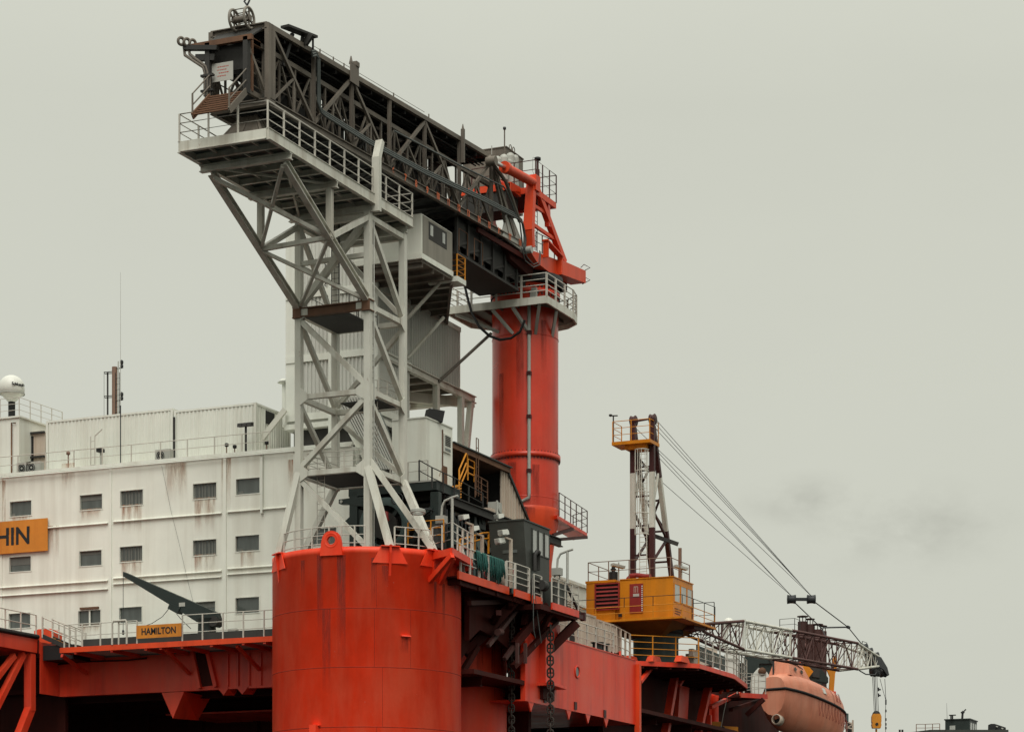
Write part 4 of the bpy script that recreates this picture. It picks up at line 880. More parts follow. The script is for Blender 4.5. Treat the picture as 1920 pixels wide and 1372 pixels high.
m = M(); m.tube((AF-.22, HB0, ROOF-.12), (AF-.22, HB1, ROOF-.12), .055, 6); part(house, 'roof_pipe', m, MT['contw'])
for i, r in enumerate(rects):
    y0, y1, z0, z1 = r; m = M(); f = .05
    for q in ((y0-f,y1+f,z0-f,z0),(y0-f,y1+f,z1,z1+f),(y0-f,y0,z0,z1),(y1,y1+f,z0,z1)): m.box(AF-.03, AF+.02, *q)
    w = part(house, 'window', m, MT['contw'])
    if i == 11:
        m = M(); m.box(AF-.01, AF+.06, (y0+y1)/2-.05, (y0+y1)/2+.05, z0, z1); part(w, 'mullion', m, MT['contw'])
        m = M(); m.box(AF-.12, AF-.02, y0+.1, y1-.15, z1+.08, z1+.2); part(w, 'rusty_lamp', m, MT['rustbeam'])
    m = M(); m.box(AF+.12, AF+.15, y0, y1, z0, z1); part(w, 'pane', m, MT['panecurt'] if i in (2, 3, 7, 8) else MT['pane'])
    if i in (2, 3, 7, 8):
        m = M(); x = y0+.12; k = 0
        while x < y1-.1:
            m.box(AF+.105, AF+.118, x, x+.10, z0, z1-.02); x += .17+.05*(k % 3); k += 1
        part(w, 'curtain', m, MT['curtain'])
    elif i in (1, 6, 13, 5): m = M(); m.box(AF+.10, AF+.118, y0+.03, y1-.03, z1-(.22, .34, .5)[i % 3], z1); part(w, 'blind', m, MT['curtain'])
    elif i in (4, 9, 0): m = M(); m.box(AF+.10, AF+.118, y1-.42 if i else y1-.3, y1-.06, z0, z0+.2); part(w, 'sill_clutter', m, MT['curtain'])
# plating: vertical straps and folded horizontal ledges, split at the straps
for px, wd in ((3, .12), (208, .16), (422, .2), (553, .14)):
    b = b_of(px); m = M(); m.box(AF-.07, AF-.0, b-wd/2, b+wd/2, ZE+.2, ROOF-.03); part(house, 'wall_strap', m, MT['wall'])
def ledge(p0, p1, d=.14, h=.10):
    a, b = pA(*p0, AF), pA(*p1, AF); z = (a.z+b.z)/2; m = M(); m.extr([(AF, a.y, z+h), (AF-d, a.y, z+h*.35), (AF-d, a.y, z), (AF, a.y, z)], (0, b.y-a.y, 0)); part(house, 'wall_ledge', m, MT['wall'])
for p0, p1 in (((-60,1003),(203,981)), ((213,980),(416,962)), ((427,961),(548,951)), ((-60,1108),(203,1088)), ((213,1087),(416,1069)), ((427,1068),(512,1061)), ((-60,1124),(203,1103)), ((213,1098),(416,1080)), ((427,1079),(512,1071))):
    ledge(p0, p1)
for px, y0, y1 in ((491, 850, 962), (553, 845, 905)):
    p, q = pA(px, y0, AF-.1), pA(px, y1, AF-.1); m = M(); m.beam((AF-.1, p.y, p.z), (AF-.1, p.y, q.z), .15, .15, up=(1,0,0)); part(house, 'downpipe', m, MT['contw'])
m = M(); m.path([pA(x, y, AF-.04) for x, y in ((303, 873), (310, 905), (320, 955), (335, 1015), (350, 1080), (362, 1128))], .007, 4); part(house, 'loose_wire', m, MT['cable'])
for (px, py, w, h) in ((247,945,1.5,1.9),(384,932,1.5,2.4),(246,1050,1.5,1.6),(384,1038,1.5,1.6),(464,1031,1.0,1.3),(168,1170,1.4,.7),(39,966,1.4,.5),(424,850,.7,4.0),(128,868,1.0,1.8),(171,953,1.5,.8),(5,900,.5,5),(330,868,1.6,2.4),(560,860,1.5,2.6),(100,985,.9,2.2)):
    p = pA(px, py, AF-.006); m = M(); m.add([(AF-.006,p.y-w/2,p.z-h),(AF-.006,p.y+w/2,p.z-h),(AF-.006,p.y+w/2,p.z),(AF-.006,p.y-w/2,p.z)], [(0,1,2,3)]); part(house, 'rust_stain', m, MT['stain'])
# name board on the wall (only its end is in the picture)
sg = thing('name_board', 'orange name board with black letters HIN on the white wall at far left', 'sign', pA(40, 1005, AF-.2))
za, zb_, zc = pA(45, 1035, AF-.2).z, pA(45, 1001, AF-.2).z, pA(45, 974, AF-.2).z
ya, yb = b_of(92), b_of(-66)
m = M(); m.box(AF-.17, AF-.12, ya, yb, zb_+.02, zc); m.box(AF-.2, AF-.15, ya-.03, yb, za, zb_+.03); part(sg, 'board', m, MT['sign'])
text(sg, 'lettering', 'HIN', 1.5, (AF-.205, b_of(28), (za+zc)/2-.02), (0,-1,0), (0,0,1), MT['ink'], .006, .03, .98)
# roof containers and clutter -------------------------------------------------------
RA = AF+1.3
def box_container(label, px0, px1, top_y, pxm, lenx, mat, pitch=.27):
    b1, b0 = b_of(px0, 850, RA), b_of(px1, 850, RA); zt = pA(pxm, top_y, RA).z; z0 = ROOF+.05
    t = thing('container', label, 'container', (RA+lenx/2, (b0+b1)/2, z0), 'white containers on the accommodation roof')
    m = M(); m.box(RA+.08, RA+lenx-.06, b0+.08, b1-.08, z0+.02, zt-.03); part(t, 'shell', m, mat)
    m = M(); m.corr((RA+.07, b1-.16, 0), (RA+.07, b0+.16, 0), z0+.16, zt-.14, (-1,0,0), pitch, .05); part(t, 'side_panel', m, mat)
    m = M(); m.corr((RA+.16, b0+.07, 0), (RA+lenx-.16, b0+.07, 0), z0+.16, zt-.14, (0,-1,0), pitch, .05); part(t, 'end_panel', m, mat)
    for y in (b0, b1-.16):
        for x in (RA, RA+lenx-.16): m = M(); m.box(x, x+.16, y, y+.16, z0, zt); part(t, 'corner_post', m, mat)
    for z, h in ((z0, .16), (zt-.13, .12)): m = M(); m.box(RA+.005, RA+.1, b0+.16, b1-.16, z, z+h); part(t, 'frame_rail', m, mat); m = M(); m.box(RA+.16, RA+lenx-.16, b0+.005, b0+.1, z, z+h); part(t, 'frame_rail', m, mat)
    return t, b0, b1, zt
box_container('long white corrugated roof container left of the ladder mast seam', 86, 324, 777, 205, 2.4, MT['contw'])
ct, b0, b1, ztc = box_container('white corrugated roof container with rust marks beside the tower stair', 326, 480, 762, 400, 4.2, MT['contw'])
m = M(); m.box(RA+1.2, RA+2.2, b0-.012, b0+.05, ztc-1.0, ztc-.25); part(ct, 'vent_opening', m, MT['black'])
m = M(); p = pA(326, 790, RA-.06); m.box(RA-.06, RA-.02, p.y-.07, p.y+.07, ROOF+.2, ztc-.4); part(ct, 'rust_stain', m, MT['gangdark'])
lb0, lb1 = b_of(36, 850, AF+.9), b_of(-70, 850, AF+.9); lz = pA(30, 783, AF+.9).z
lt = thing('roof_house', 'white plated roof house under the radome at far left', 'deckhouse', (AF+3, (lb0+lb1)/2, ROOF))
m = M(); m.box(AF+.9, AF+6, lb0, lb1, ROOF+.02, lz); part(lt, 'wall', m, MT['contw']); m = M(); m.box(AF+.8, AF+6.1, lb0-.1, lb1, lz, lz+.1); part(lt, 'roof', m, MT['contw'])
m = M(); m.path([(AF+.8, lb0+.5, ROOF+.2), (AF+.8, lb0+.5, lz-.3), (AF+.8, lb0+.2, lz-.35)], .05, 6); part(lt, 'rusty_pipe', m, MT['rustbeam'])
gb0, gb1 = b_of(85, 850, AF+2.2), b_of(38, 850, AF+2.2); gz = pA(60, 812, AF+2.2).z
gt = thing('storage_locker', 'rust-streaked open locker between the roof house and the long container', 'locker', (AF+3, (gb0+gb1)/2, ROOF))
m = M(); m.box(AF+2.2, AF+4.5, gb0, gb1, ROOF+.02, gz); part(gt, 'body', m, MT['contr'])
for z in (gz-.02, (ROOF+gz)/2): m = M(); m.beam((AF+2.1, gb0, z), (AF+2.1, gb1, z), .14, .12); part(gt, 'shelf_edge', m, MT['gangdark'])
m = M(); m.box(AF+2.16, AF+2.2, gb1-1.0, gb1-.1, ROOF+.5, gz-.2); part(gt, 'opening', m, MT['black'])
# radome
dc = pA(22, 740, AF+2.5); rd = thing('radome', 'white domed satellite radome on a dark stalk at far left', 'radome', (dc.x, dc.y, lz))
z0 = pA(22, 752, dc.x).z; zr = pA(22, 738, dc.x).z; m = M(); rr = .80
m.lathe((dc.x, dc.y, 0), [(.22, z0-.05), (.62, zr-.12), (rr, zr)]+[(rr, zr+.4)]+[(rr*math.cos(R(q)), zr+.4+rr*.95*math.sin(R(q))) for q in (15, 30, 45, 60, 75, 89)], 36); part(rd, 'dome', m, MT['dome'])
m = M(); m.lathe((dc.x, dc.y, 0), [(rr+.01, zr-.05), (rr+.02, zr), (rr+.01, zr+.04)], 36); part(rd, 'seam', m, MT['grey'])
m = M(); m.lathe((dc.x, dc.y, 0), [(.22, lz), (.22, z0), (.35, z0+.1)], 16); part(rd, 'stalk', m, MT['black'])
fx = V((CA, CB, 0))-V((dc.x, dc.y, 0)); fx.z = 0; fx.normalize(); fx = (fx+V((fx.y, -fx.x, 0))*-.55).normalized(); rt = V((-fx.y, fx.x, 0))
text(rd, 'lettering', 'Schlumb', .26, V((dc.x, dc.y, zr+.45))+fx*(rr+.005), rt, (0,0,1), MT['ink'], .02, .004)
railing('grey railing round the radome on the roof house', [(AF+.9, lb1, lz+.1), (AF+.9, lb0, lz+.1), (AF+5.5, lb0, lz+.1)], 1.15, 3, 1.3, MT['greyrail'], .03, .02)
# roof edge railing with rust spots, lamps, aircons
railing('long rust-spotted railing along the accommodation roof edge', [(AF+.05, HB1, ROOF+.14), (AF+.05, b_of(300, 860), ROOF+.14), (AF+.05, b_of(505, 845), ROOF+.14)], 1.08, 2, 2.0, MT['greyrail'], .035, .024)
def aircon(px, py, label, turn=0):
    p = pA(px, py, AF+.55); t = thing('air_conditioner', label, 'air conditioner', (p.x, p.y, ROOF+.1), 'air conditioners on the roof edge'); z = ROOF+.12
    m = M(); m.box(p.x-.2, p.x+.2, p.y-.52, p.y+.52, z, z+.72); part(t, 'casing', m, MT['grey'])
    m = M(); m.tube((p.x-.205, p.y+.14, z+.36), (p.x-.21, p.y+.14, z+.36), .29, 20); part(t, 'fan_opening', m, MT['black'])
    m = M(); m.ring((p.x-.215, p.y+.14, z+.36), (1,0,0), .2, .014, 20, 5); m.ring((p.x-.215, p.y+.14, z+.36), (1,0,0), .29, .02, 20, 5); m.tube((p.x-.21, p.y+.14, z+.36), (p.x-.22, p.y+.14, z+.36), .07, 10); part(t, 'fan_grille', m, MT['grey'])
aircon(308, 855, 'small grey air conditioner in front of the container seam'); aircon(48, 880, 'air conditioner below the roof house at far left'); aircon(66, 878, 'air conditioner in front of the rusty locker')
def roofpole(name, label, cat, px, py_top, a=AF+.5, r=.05, mat='grey'):
    p = pA(px, 860, a); zt = pA(px, py_top, a).z; t = thing(name, label, cat, (p.x, p.y, ROOF+.1)); m = M(); m.tube((p.x, p.y, ROOF+.05), (p.x, p.y, zt), r, 8); part(t, 'pole', m, MT[mat]); return t, V((p.x, p.y, zt))
t, p = roofpole('floodlight', 'three-headed floodlight on a pole before the end container', 'floodlight', 461, 800, r=.07, mat='gangdark')
for k in (-1, 0, 1): m = M(); m.hexa([p+V(q) for q in [(-.25,k*.32-.14,-.02),(.12,k*.32-.14,.02),(.12,k*.32+.14,.02),(-.25,k*.32+.14,-.02),(-.2,k*.32-.14,.2),(.12,k*.32-.14,.26),(.12,k*.32+.14,.26),(-.2,k*.32+.14,.2)]]); part(t, 'lamp_head', m, MT['gangdark'])
t, p = roofpole('camera_pole', 'short pole with a small dark camera head on the roof edge', 'camera', 189, 846, r=.06)
m = M(); m.box(p.x-.2, p.x+.2, p.y-.15, p.y+.2, p.z-.05, p.z+.16); part(t, 'head', m, MT['black'])
t, p = roofpole('vent_pipe', 'twin-legged white vent frame on the roof edge', 'vent', 170, 818, r=.03, mat='greyrail')
m = M(); m.tube((p.x, p.y-.3, ROOF), (p.x, p.y-.3, p.z), .03, 6)
for z in (.4, 1.0, 1.6, 2.2): m.tube((p.x, p.y-.3, ROOF+z*.8), (p.x, p.y, ROOF+z*.8), .02, 6)
m.tube((p.x, p.y-.3, p.z), (p.x-.1, p.y-.9, p.z+.35), .03, 6); part(t, 'rungs', m, MT['greyrail'])
t, p = roofpole('whip_aerial', 'very tall hair-thin whip aerial rising from the roof edge', 'aerial', 226, 760, AF-.05, .035, 'cable'); m = M(); m.tube(p, (p.x, p.y, pA(222, 512, AF).z), .018, 5, .008); part(t, 'whip', m, MT['grey'])
for px, h in ((500, .45), (128, .95), (440, .4), (425, .55)):
    p = pA(px, 850, AF+.3); t = thing('deck_lamp', {500:'tiny dark deck lamp at the container corner', 128:'rusty stub post beside the roof rail at left', 440:'small dark bulkhead lamp on the roof edge', 425:'small dark fitting above the rusty wall strap'}[px], 'lamp', (p.x, p.y, ROOF+.1)); m = M(); m.tube((p.x, p.y, ROOF+.05), (p.x, p.y, ROOF+.1+h), .04, 6); part(t, 'stem', m, MT['pole']); m = M(); m.lathe((p.x, p.y, ROOF+.1+h), [(.02,-.04), (.12,0), (.12,.16), (.02,.2)], 10); part(t, 'head', m, MT['black'] if px != 128 else MT['pole'])
# ladder mast behind the containers
mp = pA(215, 780, AF+5); zt_ = pA(214, 688, AF+5).z
t = thing('ladder_mast', 'brown tubular mast with caged ladder and lamps behind the roof containers', 'mast', (mp.x, mp.y, ROOF))
m = M(); m.tube((mp.x, mp.y, ROOF), (mp.x, mp.y, zt_), .17, 12); part(t, 'pole', m, MT['pole'])
part(t, 'ladder', ladder_mesh((mp.x-.1, mp.y-.28, ROOF+2), (mp.x-.1, mp.y-.28, zt_-.4), (0,1,0), .3, .35, .025), MT['gangdark'])
m = M()
for y in (696, 741): z = pA(214, y, AF+5).z; m.path([(mp.x, mp.y-.1, z), (mp.x, mp.y+.6, z), (mp.x-.1, mp.y+.72, z), (mp.x-.1, mp.y+.66, z-.12), (mp.x, mp.y, z-.12)], .03, 5)
m.tube((mp.x, mp.y+.52, ROOF+2), (mp.x, mp.y+.52, zt_-.3), .06, 6); m.tube((mp.x-.1, mp.y+.72, ROOF+2), (mp.x-.1, mp.y+.72, zt_-.3), .012, 5); part(t, 'cage', m, MT['gangdark'])
for y in (688, 748):
    z = pA(214, y, AF+5).z; m = M(); m.beam((mp.x, mp.y, z-.15), (mp.x, mp.y-.62, z-.1), .05, .05); m.lathe((mp.x, mp.y-.52, z-.1), [(.09, 0), (.11, .15), (.06, .2), (.1, .25), (.11, .42), (.02, .5)], 10); part(t, 'navigation_lamp', m, MT['black'])
q = V((mp.x-.1, mp.y-.33, 0)); m = M(); m.tube((q.x, q.y, ROOF+1), (q.x, q.y, zt_+.3), .04, 6); part(t, 'aerial_base', m, MT['grey'])

# ---------------------------------------------------------------- walkway rails, HAMILTON board, davit crane, stairs
railing('white walkway railing right of the HAMILTON board', [(AE+.1, b_of(342,1190,AE+.1), ZE), (AE+.1, 6.2, ZE)], 1.45, 3, 1.35, MT['greyrail'], .045, .028)
railing('white walkway railing left of the HAMILTON board', [(AE+.1, BL-2.4, ZE), (AE+.1, b_of(257,1190,AE+.1), ZE)], 1.3, 2, 1.25, MT['greyrail'], .045, .028)
m = M(); b = b_of(223, 1190, AE+.0); m.path([(AE, b+.45, ZE), (AE, b+.45, ZE+1.2), (AE, b+.35, ZE+1.35), (AE, b-.45, ZE+1.35), (AE, b-.52, ZE+1.2), (AE, b-.52, ZE)], .06, 8); solo('gate_hoop', m, MT['greyrail'], 'white tubular gate hoop on the walkway left of HAMILTON', 'gate')
hs_ = thing('name_sign', 'orange-yellow sign reading HAMILTON on the walkway railing', 'sign', pA(298, 1185, AE-.05))
y1, y0 = b_of(256, 1185, AE), b_of(340, 1185, AE); z0, z1 = pA(298, 1194.5, AE).z, pA(298, 1170, AE).z
m = M(); m.box(AE-.02, AE+.03, y0, y1, z0, z1); part(hs_, 'board', m, MT['sign'])
text(hs_, 'lettering', 'HAMILTON', .52, (AE-.025, (y0+y1)/2, (z0+z1)/2-.01), (0,-1,0), (0,0,1), MT['ink'], .006, .012, .86)
m = M(); m.box(AE+1.6, AE+1.9, 6.2, BL-2.6, ZE, ZE+.62); solo('pipe_rack', m, MT['gangdark'], 'dark pipe trunk at the foot of the white wall behind the rail', 'pipework')
kc = V((AE+2.6, b_of(388, 1180, AE+2.6), ZE)); kn = thing('knuckle_crane', 'dark green folded deck crane with a long slanting jib before the white wall', 'crane', kc)
zp_ = pA(388, 1160, kc.x).z
m = M(); m.lathe(kc, [(.62, 0), (.55, .1), (.5, zp_-ZE-.2), (.62, zp_-ZE)], 20); part(kn, 'pedestal', m, MT['green'])
tip, kne, hl = pA(234, 1076, kc.x), pA(350, 1136, kc.x), pA(405, 1162, kc.x)
m = M(); m.extr([tip+V((-.2,0,.12)), pA(410, 1152, kc.x)+V((-.2,0,.1)), pA(413, 1160, kc.x)+V((-.2,0,0)), pA(404, 1172, kc.x)+V((-.2,0,0)), pA(372, 1166, kc.x)+V((-.2,0,0)), pA(320, 1133, kc.x)+V((-.2,0,0)), pA(240, 1084, kc.x)+V((-.2,0,0)), tip+V((-.2,.0,-.16))], (.42,0,0)); part(kn, 'jib', m, MT['green'])
m = M(); m.extr([pA(x, y, kc.x-.26) for x, y in ((318, 1130), (338, 1138), (332, 1150), (314, 1140))], (.54,0,0)); part(kn, 'knuckle', m, MT['green'])
m = M(); m.tube(hl+V((-.35,0,-.1)), hl+V((.35,0,-.1)), .3, 16); part(kn, 'hinge_drum', m, MT['gangdark'])
m = M(); p = pA(341, 1133, kc.x-.23); m.box(kc.x-.225, kc.x-.21, p.y-.2, p.y+.2, p.z-.1, p.z+.12); part(kn, 'plate', m, MT['grey'])
m = M(); e = pA(231, 1077, kc.x); m.tube(e, (e.x, e.y, ZE+.9), .018, 5); m.lathe((e.x, e.y, ZE+.9), [(.02,.3), (.07,.25), (.07,.05), (.02,0)], 8); part(kn, 'fall_wire', m, MT['cable'])
m = M(); m.path([pA(x, y, kc.x) for x, y in ((320, 1136), (305, 1155), (285, 1168), (262, 1176))], .02, 5); m.path([pA(x, y, kc.x) for x, y in ((331, 1150), (342, 1163), (358, 1178))], .02, 5); part(kn, 'hose', m, MT['cable'])
for px, c, l in ((422, 'contw', 'small pale cabinet on the walkway right of the dark deck crane'), (437, 'grey', 'second small grey cabinet right of the dark deck crane')):
    b = b_of(px, 1180, AF-1.2); t = thing('deck_cabinet', l, 'cabinet', (AF-1.2, b, ZE)); m = M(); m.box(AF-1.3, AF-1.0, b-.25, b+.25, ZE+.1, ZE+1.35); part(t, 'body', m, MT[c]); m = M(); m.box(AF-1.32, AF-1.3, b-.2, b+.2, ZE+.25, ZE+1.25); part(t, 'door', m, MT[c])
# stairs down from the raised left step
s0, s1 = V((AE+1.25, BL-.1, ZS+.02)), V((AE+1.9, BL-2.35, ZE-.05))
t = thing('walkway_stair', 'white-railed steel stair from the raised left deck down to the walkway', 'stair', (AE+1.5, BL-1.2, ZE))
for dx in (0, 1.0):
    a, b = s0+V((dx,0,0)), s1+V((dx-.6,0,0)); m = M(); m.beam(a, b, .08, .26); part(t, 'stringer', m, MT['gangdark'])
    for h in (.55, 1.1): m = M(); m.tube(a+V((0,0,h)), b+V((0,0,h)), .038, 6); part(t, 'handrail', m, MT['greyrail'])
    for k in (0, 1): p = a.lerp(b, k); m = M(); m.beam(p-V((0,0,.1)), p+V((0,0,1.15)), .08, .08, up=(1,0,0)); part(t, 'post', m, MT['greyrail'])
for i in range(7): p = s0.lerp(s1, (i+.5)/7); m = M(); m.box(p.x, p.x+.9, p.y-.12, p.y+.12, p.z-.02, p.z+.03); part(t, 'tread', m, MT['yelrail'])
railing('white railing on top of the raised red deck step at far left', [(-9, BL+.1, ZS), (AE+.9, BL+.1, ZS)], 1.22, 2, 1.55, MT['greyrail'], .045, .03)
railing('white stair-head railing on the walkway near the orange box', [(AE+2.6, BL-.3, ZE+.6), (AE+2.6, BL-1.9, ZE+.0), (AE+.3, BL-2.6, ZE)], 1.3, 2, 1.0, MT['greyrail'], .035, .025)
p = pA(88, 1190, AE+3.4); t = thing('equipment_box', 'orange-red covered box at the top of the left stair', 'box', (p.x, p.y, ZE+.6)); m = M(); z0, z1 = pA(88, 1206, p.x).z, pA(88, 1178, p.x).z
m.extr([(p.x, b_of(64,1190,p.x), z0), (p.x, b_of(64,1190,p.x), z1-.08), (p.x, b_of(72,1190,p.x), z1), (p.x, b_of(94,1190,p.x), z1), (p.x, b_of(100,1190,p.x), z1-.25), (p.x, b_of(100,1190,p.x), z0+.1), (p.x, b_of(96,1190,p.x), z0)], (.9,0,0)); part(t, 'cover', m, MT['orange'])
m = M(); m.box(p.x+.05, p.x+.85, b_of(97,1190,p.x), b_of(66,1190,p.x), ZE, z0); part(t, 'stand', m, MT['green'])
# ================================================================ clad stair tower, control cabin and frame behind the lattice tower
SA, SB0, SB1 = 12.0, 5.54, 11.65
sz = lambda py, px=620: pA(px, py, SA).z
ST0, ST1 = sz(797, 545), sz(440, 537)
stw = thing('stair_tower', 'tall corrugated grey-white clad stair tower behind the white lattice tower', 'stair tower', (SA+2, (SB0+SB1)/2, ST0))
m = M(); m.box(SA+.08, SA+4.4, SB0+.08, SB1-.08, ST0+.05, ST1-.03); part(stw, 'core', m, MT['corr'])
bands = [sz(547), sz(667), ST0+.4]
segs = [(ST0+.55, sz(667)-.2), (sz(667)+.2, sz(547)-.22), (sz(547)+.22, ST1-.1)]
for z0, z1 in segs:
    m = M(); m.corr((SA+.07, SB1-.75, 0), (SA+.07, SB0+.22, 0), z0, z1, (-1,0,0), .26, .07); part(stw, 'front_cladding', m, MT['corr'])
    m = M(); m.corr((SA+.2, SB0+.07, 0), (SA+4.3, SB0+.07, 0), z0, z1, (0,-1,0), .26, .07); part(stw, 'side_cladding', m, MT['corr'])
    m = M(); m.box(SA-.02, SA+.07, SB1-.72, SB1+.02, z0-.1, z1+.1); part(stw, 'corner_panel', m, MT['contw'])
for z in bands: m = M(); m.box(SA-.08, SA+.06, SB0, SB1, z-.2, z+.2); m.box(SA+.06, SA+4.4, SB0-.08, SB0+.06, z-.2, z+.2); part(stw, 'band', m, MT['contw'])
for b in (SB0+.05, 8.6): m = M(); m.beam((SA-.05, b, ST0-1.6), (SA-.05, b, ST1), .26, .2, up=(1,0,0)); part(stw, 'corner_post', m, MT['contw'])
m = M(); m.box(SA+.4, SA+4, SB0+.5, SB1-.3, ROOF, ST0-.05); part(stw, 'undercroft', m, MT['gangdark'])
m = M(); m.box(SA-.1, SA+4.3, SB0, SB1+.1, ST0-.28, ST0+.02); part(stw, 'base_beam', m, MT['contw'])
m = M(); p = pA(541, 770, SA); q = pA(497, 838, SA); m.beam((SA-.4, p.y, p.z), (SA-.9, q.y, q.z), .26, .3); part(stw, 'raking_prop', m, MT['white'])
m = M(); p = pA(528, 716, SA); m.tube((SA+.5, p.y, ST0), (SA+.5, p.y, p.z), .22, 12); m.lathe((SA+.5, p.y, p.z), [(.22, 0), (.5, .05), (.3, .25), (.02, .3)], 16); part(stw, 'roof_cowl', m, MT['contw'])
# low wing running away along the rig side
EX1 = 23.4; ez0 = zat(SA+10, SB0, pB(861, 735, SB0).z and 735)
E0, E1 = pB(850, 726, SB0).z, pB(840, 603, SB0).z
wg = thing('clad_wing', 'grey corrugated wing cantilevered on steel posts right of the lattice tower', 'building', (18, SB0+2, E0))
m = M(); m.box(SA+4.45, EX1-.08, SB0+.08, SB0+5.5, E0+.05, E1-.02); part(wg, 'core', m, MT['corr'])
m = M(); m.corr((SA+4.5, SB0+.07, 0), (EX1-.1, SB0+.07, 0), E0+.1, E1-.25, (0,-1,0), .24, .08); part(wg, 'side_cladding', m, MT['corr'])
m = M(); m.box(SA+4.45, EX1+.1, SB0-.05, SB0+.06, E1-.25, E1+.05); m.box(EX1-.1, EX1+.02, SB0-.03, SB0+5.5, E0, E1); part(wg, 'trim', m, MT['contw'])
m = M(); m.add([(SA+.5,SB0-.015,E0-.6),(EX1,SB0-.015,E0-.6),(EX1,SB0-.014,E0-.5),(SA+.5,SB0-.014,E0-.5)], [(0,1,2,3)])
m = M(); m.ibeam((SA+.2, SB0-.02, E0-.18), (EX1+2.2, SB0-.02, E0-.18), .3, .46, .06); part(wg, 'floor_beam', m, MT['white'])
m = M(); m.ibeam((SA+2, SB0+4.6, E0-.18), (EX1+2.2, SB0+4.6, E0-.18), .3, .46, .06); m.ibeam((EX1+2.1, SB0+.2, E0-.2), (EX1+2.1, SB0+4.5, E0-.2), .3, .4, .05); part(wg, 'floor_beam', m, MT['white'])
for i in range(7): a = SA+2+i*1.7; m = M(); m.beam((a, SB0+.2, E0-.2), (a, SB0+4.5, E0-.2), .2, .3); part(wg, 'floor_joist', m, MT['gang'])
for px, py in ((818, 868), (864, 868)):
    q = pB(px, 720, SB0); m = M(); m.beam((q.x, SB0, E0-.4), (q.x, SB0, ROOF), .34, .34, up=(1,0,0)); part(wg, 'post', m, MT['white'])
q = pB(884, 742, SB0); e = pB(872, 870, SB0); m = M(); m.beam((q.x-.1, SB0, E0-.35), (e.x, SB0, e.z), .34, .34, up=(1,0,0)); part(wg, 'post', m, MT['white'])
m = M(); p, q = pB(884, 741, SB0), pB(762, 776, SB0+5); m.beam((EX1+2.0, SB0, E0-.4), (16.5, SB0+4.4, pB(770, 775, SB0+4.4).z-.4), .34, .6); part(wg, 'raking_beam', m, MT['white'])
# control cabin on its cantilever floor
KA1, CB0, CB1 = 9.0, 1.24, 5.5
C0 = pA(770, 487, KA1).z; C1 = C0+2.55
cb = thing('control_cabin', 'white box cabin with dark window tucked under the gangway', 'cabin', (KA1+2, 3.4, C0))
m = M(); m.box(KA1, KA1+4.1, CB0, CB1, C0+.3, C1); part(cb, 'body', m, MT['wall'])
m = M(); m.box(KA1+.15, KA1+4.08, CB0-.025, CB0-.003, C0+.32, C1-.05); part(cb, 'side_panel', m, MT['cabshade'])  # darker overlay painting the gangway's shade onto this face
m = M(); m.box(KA1-.08, KA1+4.15, CB0-.06, CB1, C0, C0+.3); part(cb, 'base_frame', m, MT['wall'])
m = M(); m.box(KA1+.9, KA1+3.3, CB0-.04, CB0+.02, C0+1.35, C1-.2); w = part(cb, 'window', m, MT['gangdark'])
for a in (KA1+1.1, KA1+2.7): m = M(); m.box(a, a+.35, CB0-.05, CB0-.04, C0+1.6, C1-.35); part(w, 'pane', m, MT['panelite'])
m = M(); m.extr([(KA1+.1, CB0+.05, C0-.16), (KA1+4.2, CB0+.05, C0-.16), (21.4, 5.5, C0-.16), (KA1+.1, CB1+.3, C0-.16)], (0,0,.14)); part(cb, 'floor_plate', m, MT['gang'])
m = M(); m.ibeam((KA1+4.2, CB0+.1, C0-.26), (21.4, 5.5, C0-.26), .16, .34, .04); part(cb, 'edge_beam', m, MT['gang'])
for i in range(9): a = KA1+.3+i*1.4; m = M(); m.ibeam((a, max(CB0+.06, CB0+(a-KA1-4)*.52), C0-.3), (a, CB1+.3, C0-.3), .16, .26, .03); part(cb, 'floor_joist', m, MT['gang'])
m = M(); m.box(KA1+4.2, KA1+5.4, CB0-.3, CB0+1.6, C0-.25, C0+.05); part(cb, 'side_landing', m, MT['contw'])
railing('yellow railing on the landing right of the white cabin', [(KA1+4.25, CB0-.25, C0+.05), (KA1+5.35, CB0-.25, C0+.05), (KA1+5.35, CB0+1.5, C0+.05)], 1.3, 4, .9, MT['yelrail'], .04, .026)
for (xa, ya, xb, yb) in ((834, 520, 764, 597), (832, 595, 764, 672)):
    p = pA(xa, ya, KA1+4.3 if ya < 560 else 16); q = pA(xb, yb, SA+.5 if ya < 560 else 14); m = M(); m.tube(p, q, .11, 8); part(cb, 'strut', m, MT['white'])
p, q = pA(921, 625, KA+.3), pB(822, 716, SB0-.05); m = M(); m.tube(p, q, .1, 8); part(wg, 'strut', m, MT['gang'])
# inclined corrugated stair enclosure below the stair tower
inc = thing('stair_enclosure', 'sloping corrugated stair enclosure descending behind the lattice tower', 'stair', (11, 5.5, ROOF)); xi = SA-2.2
quad = [pA(x, y, xi) for x, y in ((640, 770), (716, 765), (735, 905), (700, 905))]
tl, tr, brr, bl = pA(630, 745, xi), pA(700, 745, xi), pA(760, 880, xi), pA(703, 880, xi)
m = M(); m.extr([tl, tr, brr, bl], (.12,0,0)); part(inc, 'enclosure', m, MT['soffit']); m = M(); m.extr([bl, tl, tl+V((0,0,-.75)), bl+V((0,0,-.75))], (1.2,0,0)); part(inc, 'side_plate', m, MT['contw'])  # dark base panel paints in the valley shade between the ribs
m = M(); nr = 13
for i in range(nr):
    f = (i+.5)/nr; p, q = tl.lerp(tr, f), bl.lerp(brr, f); m.beam(p+V((-.07,0,0)), q+V((-.07,0,0)), .09, .15, up=(1,0,0))
part(inc, 'rib', m, MT['corr'])
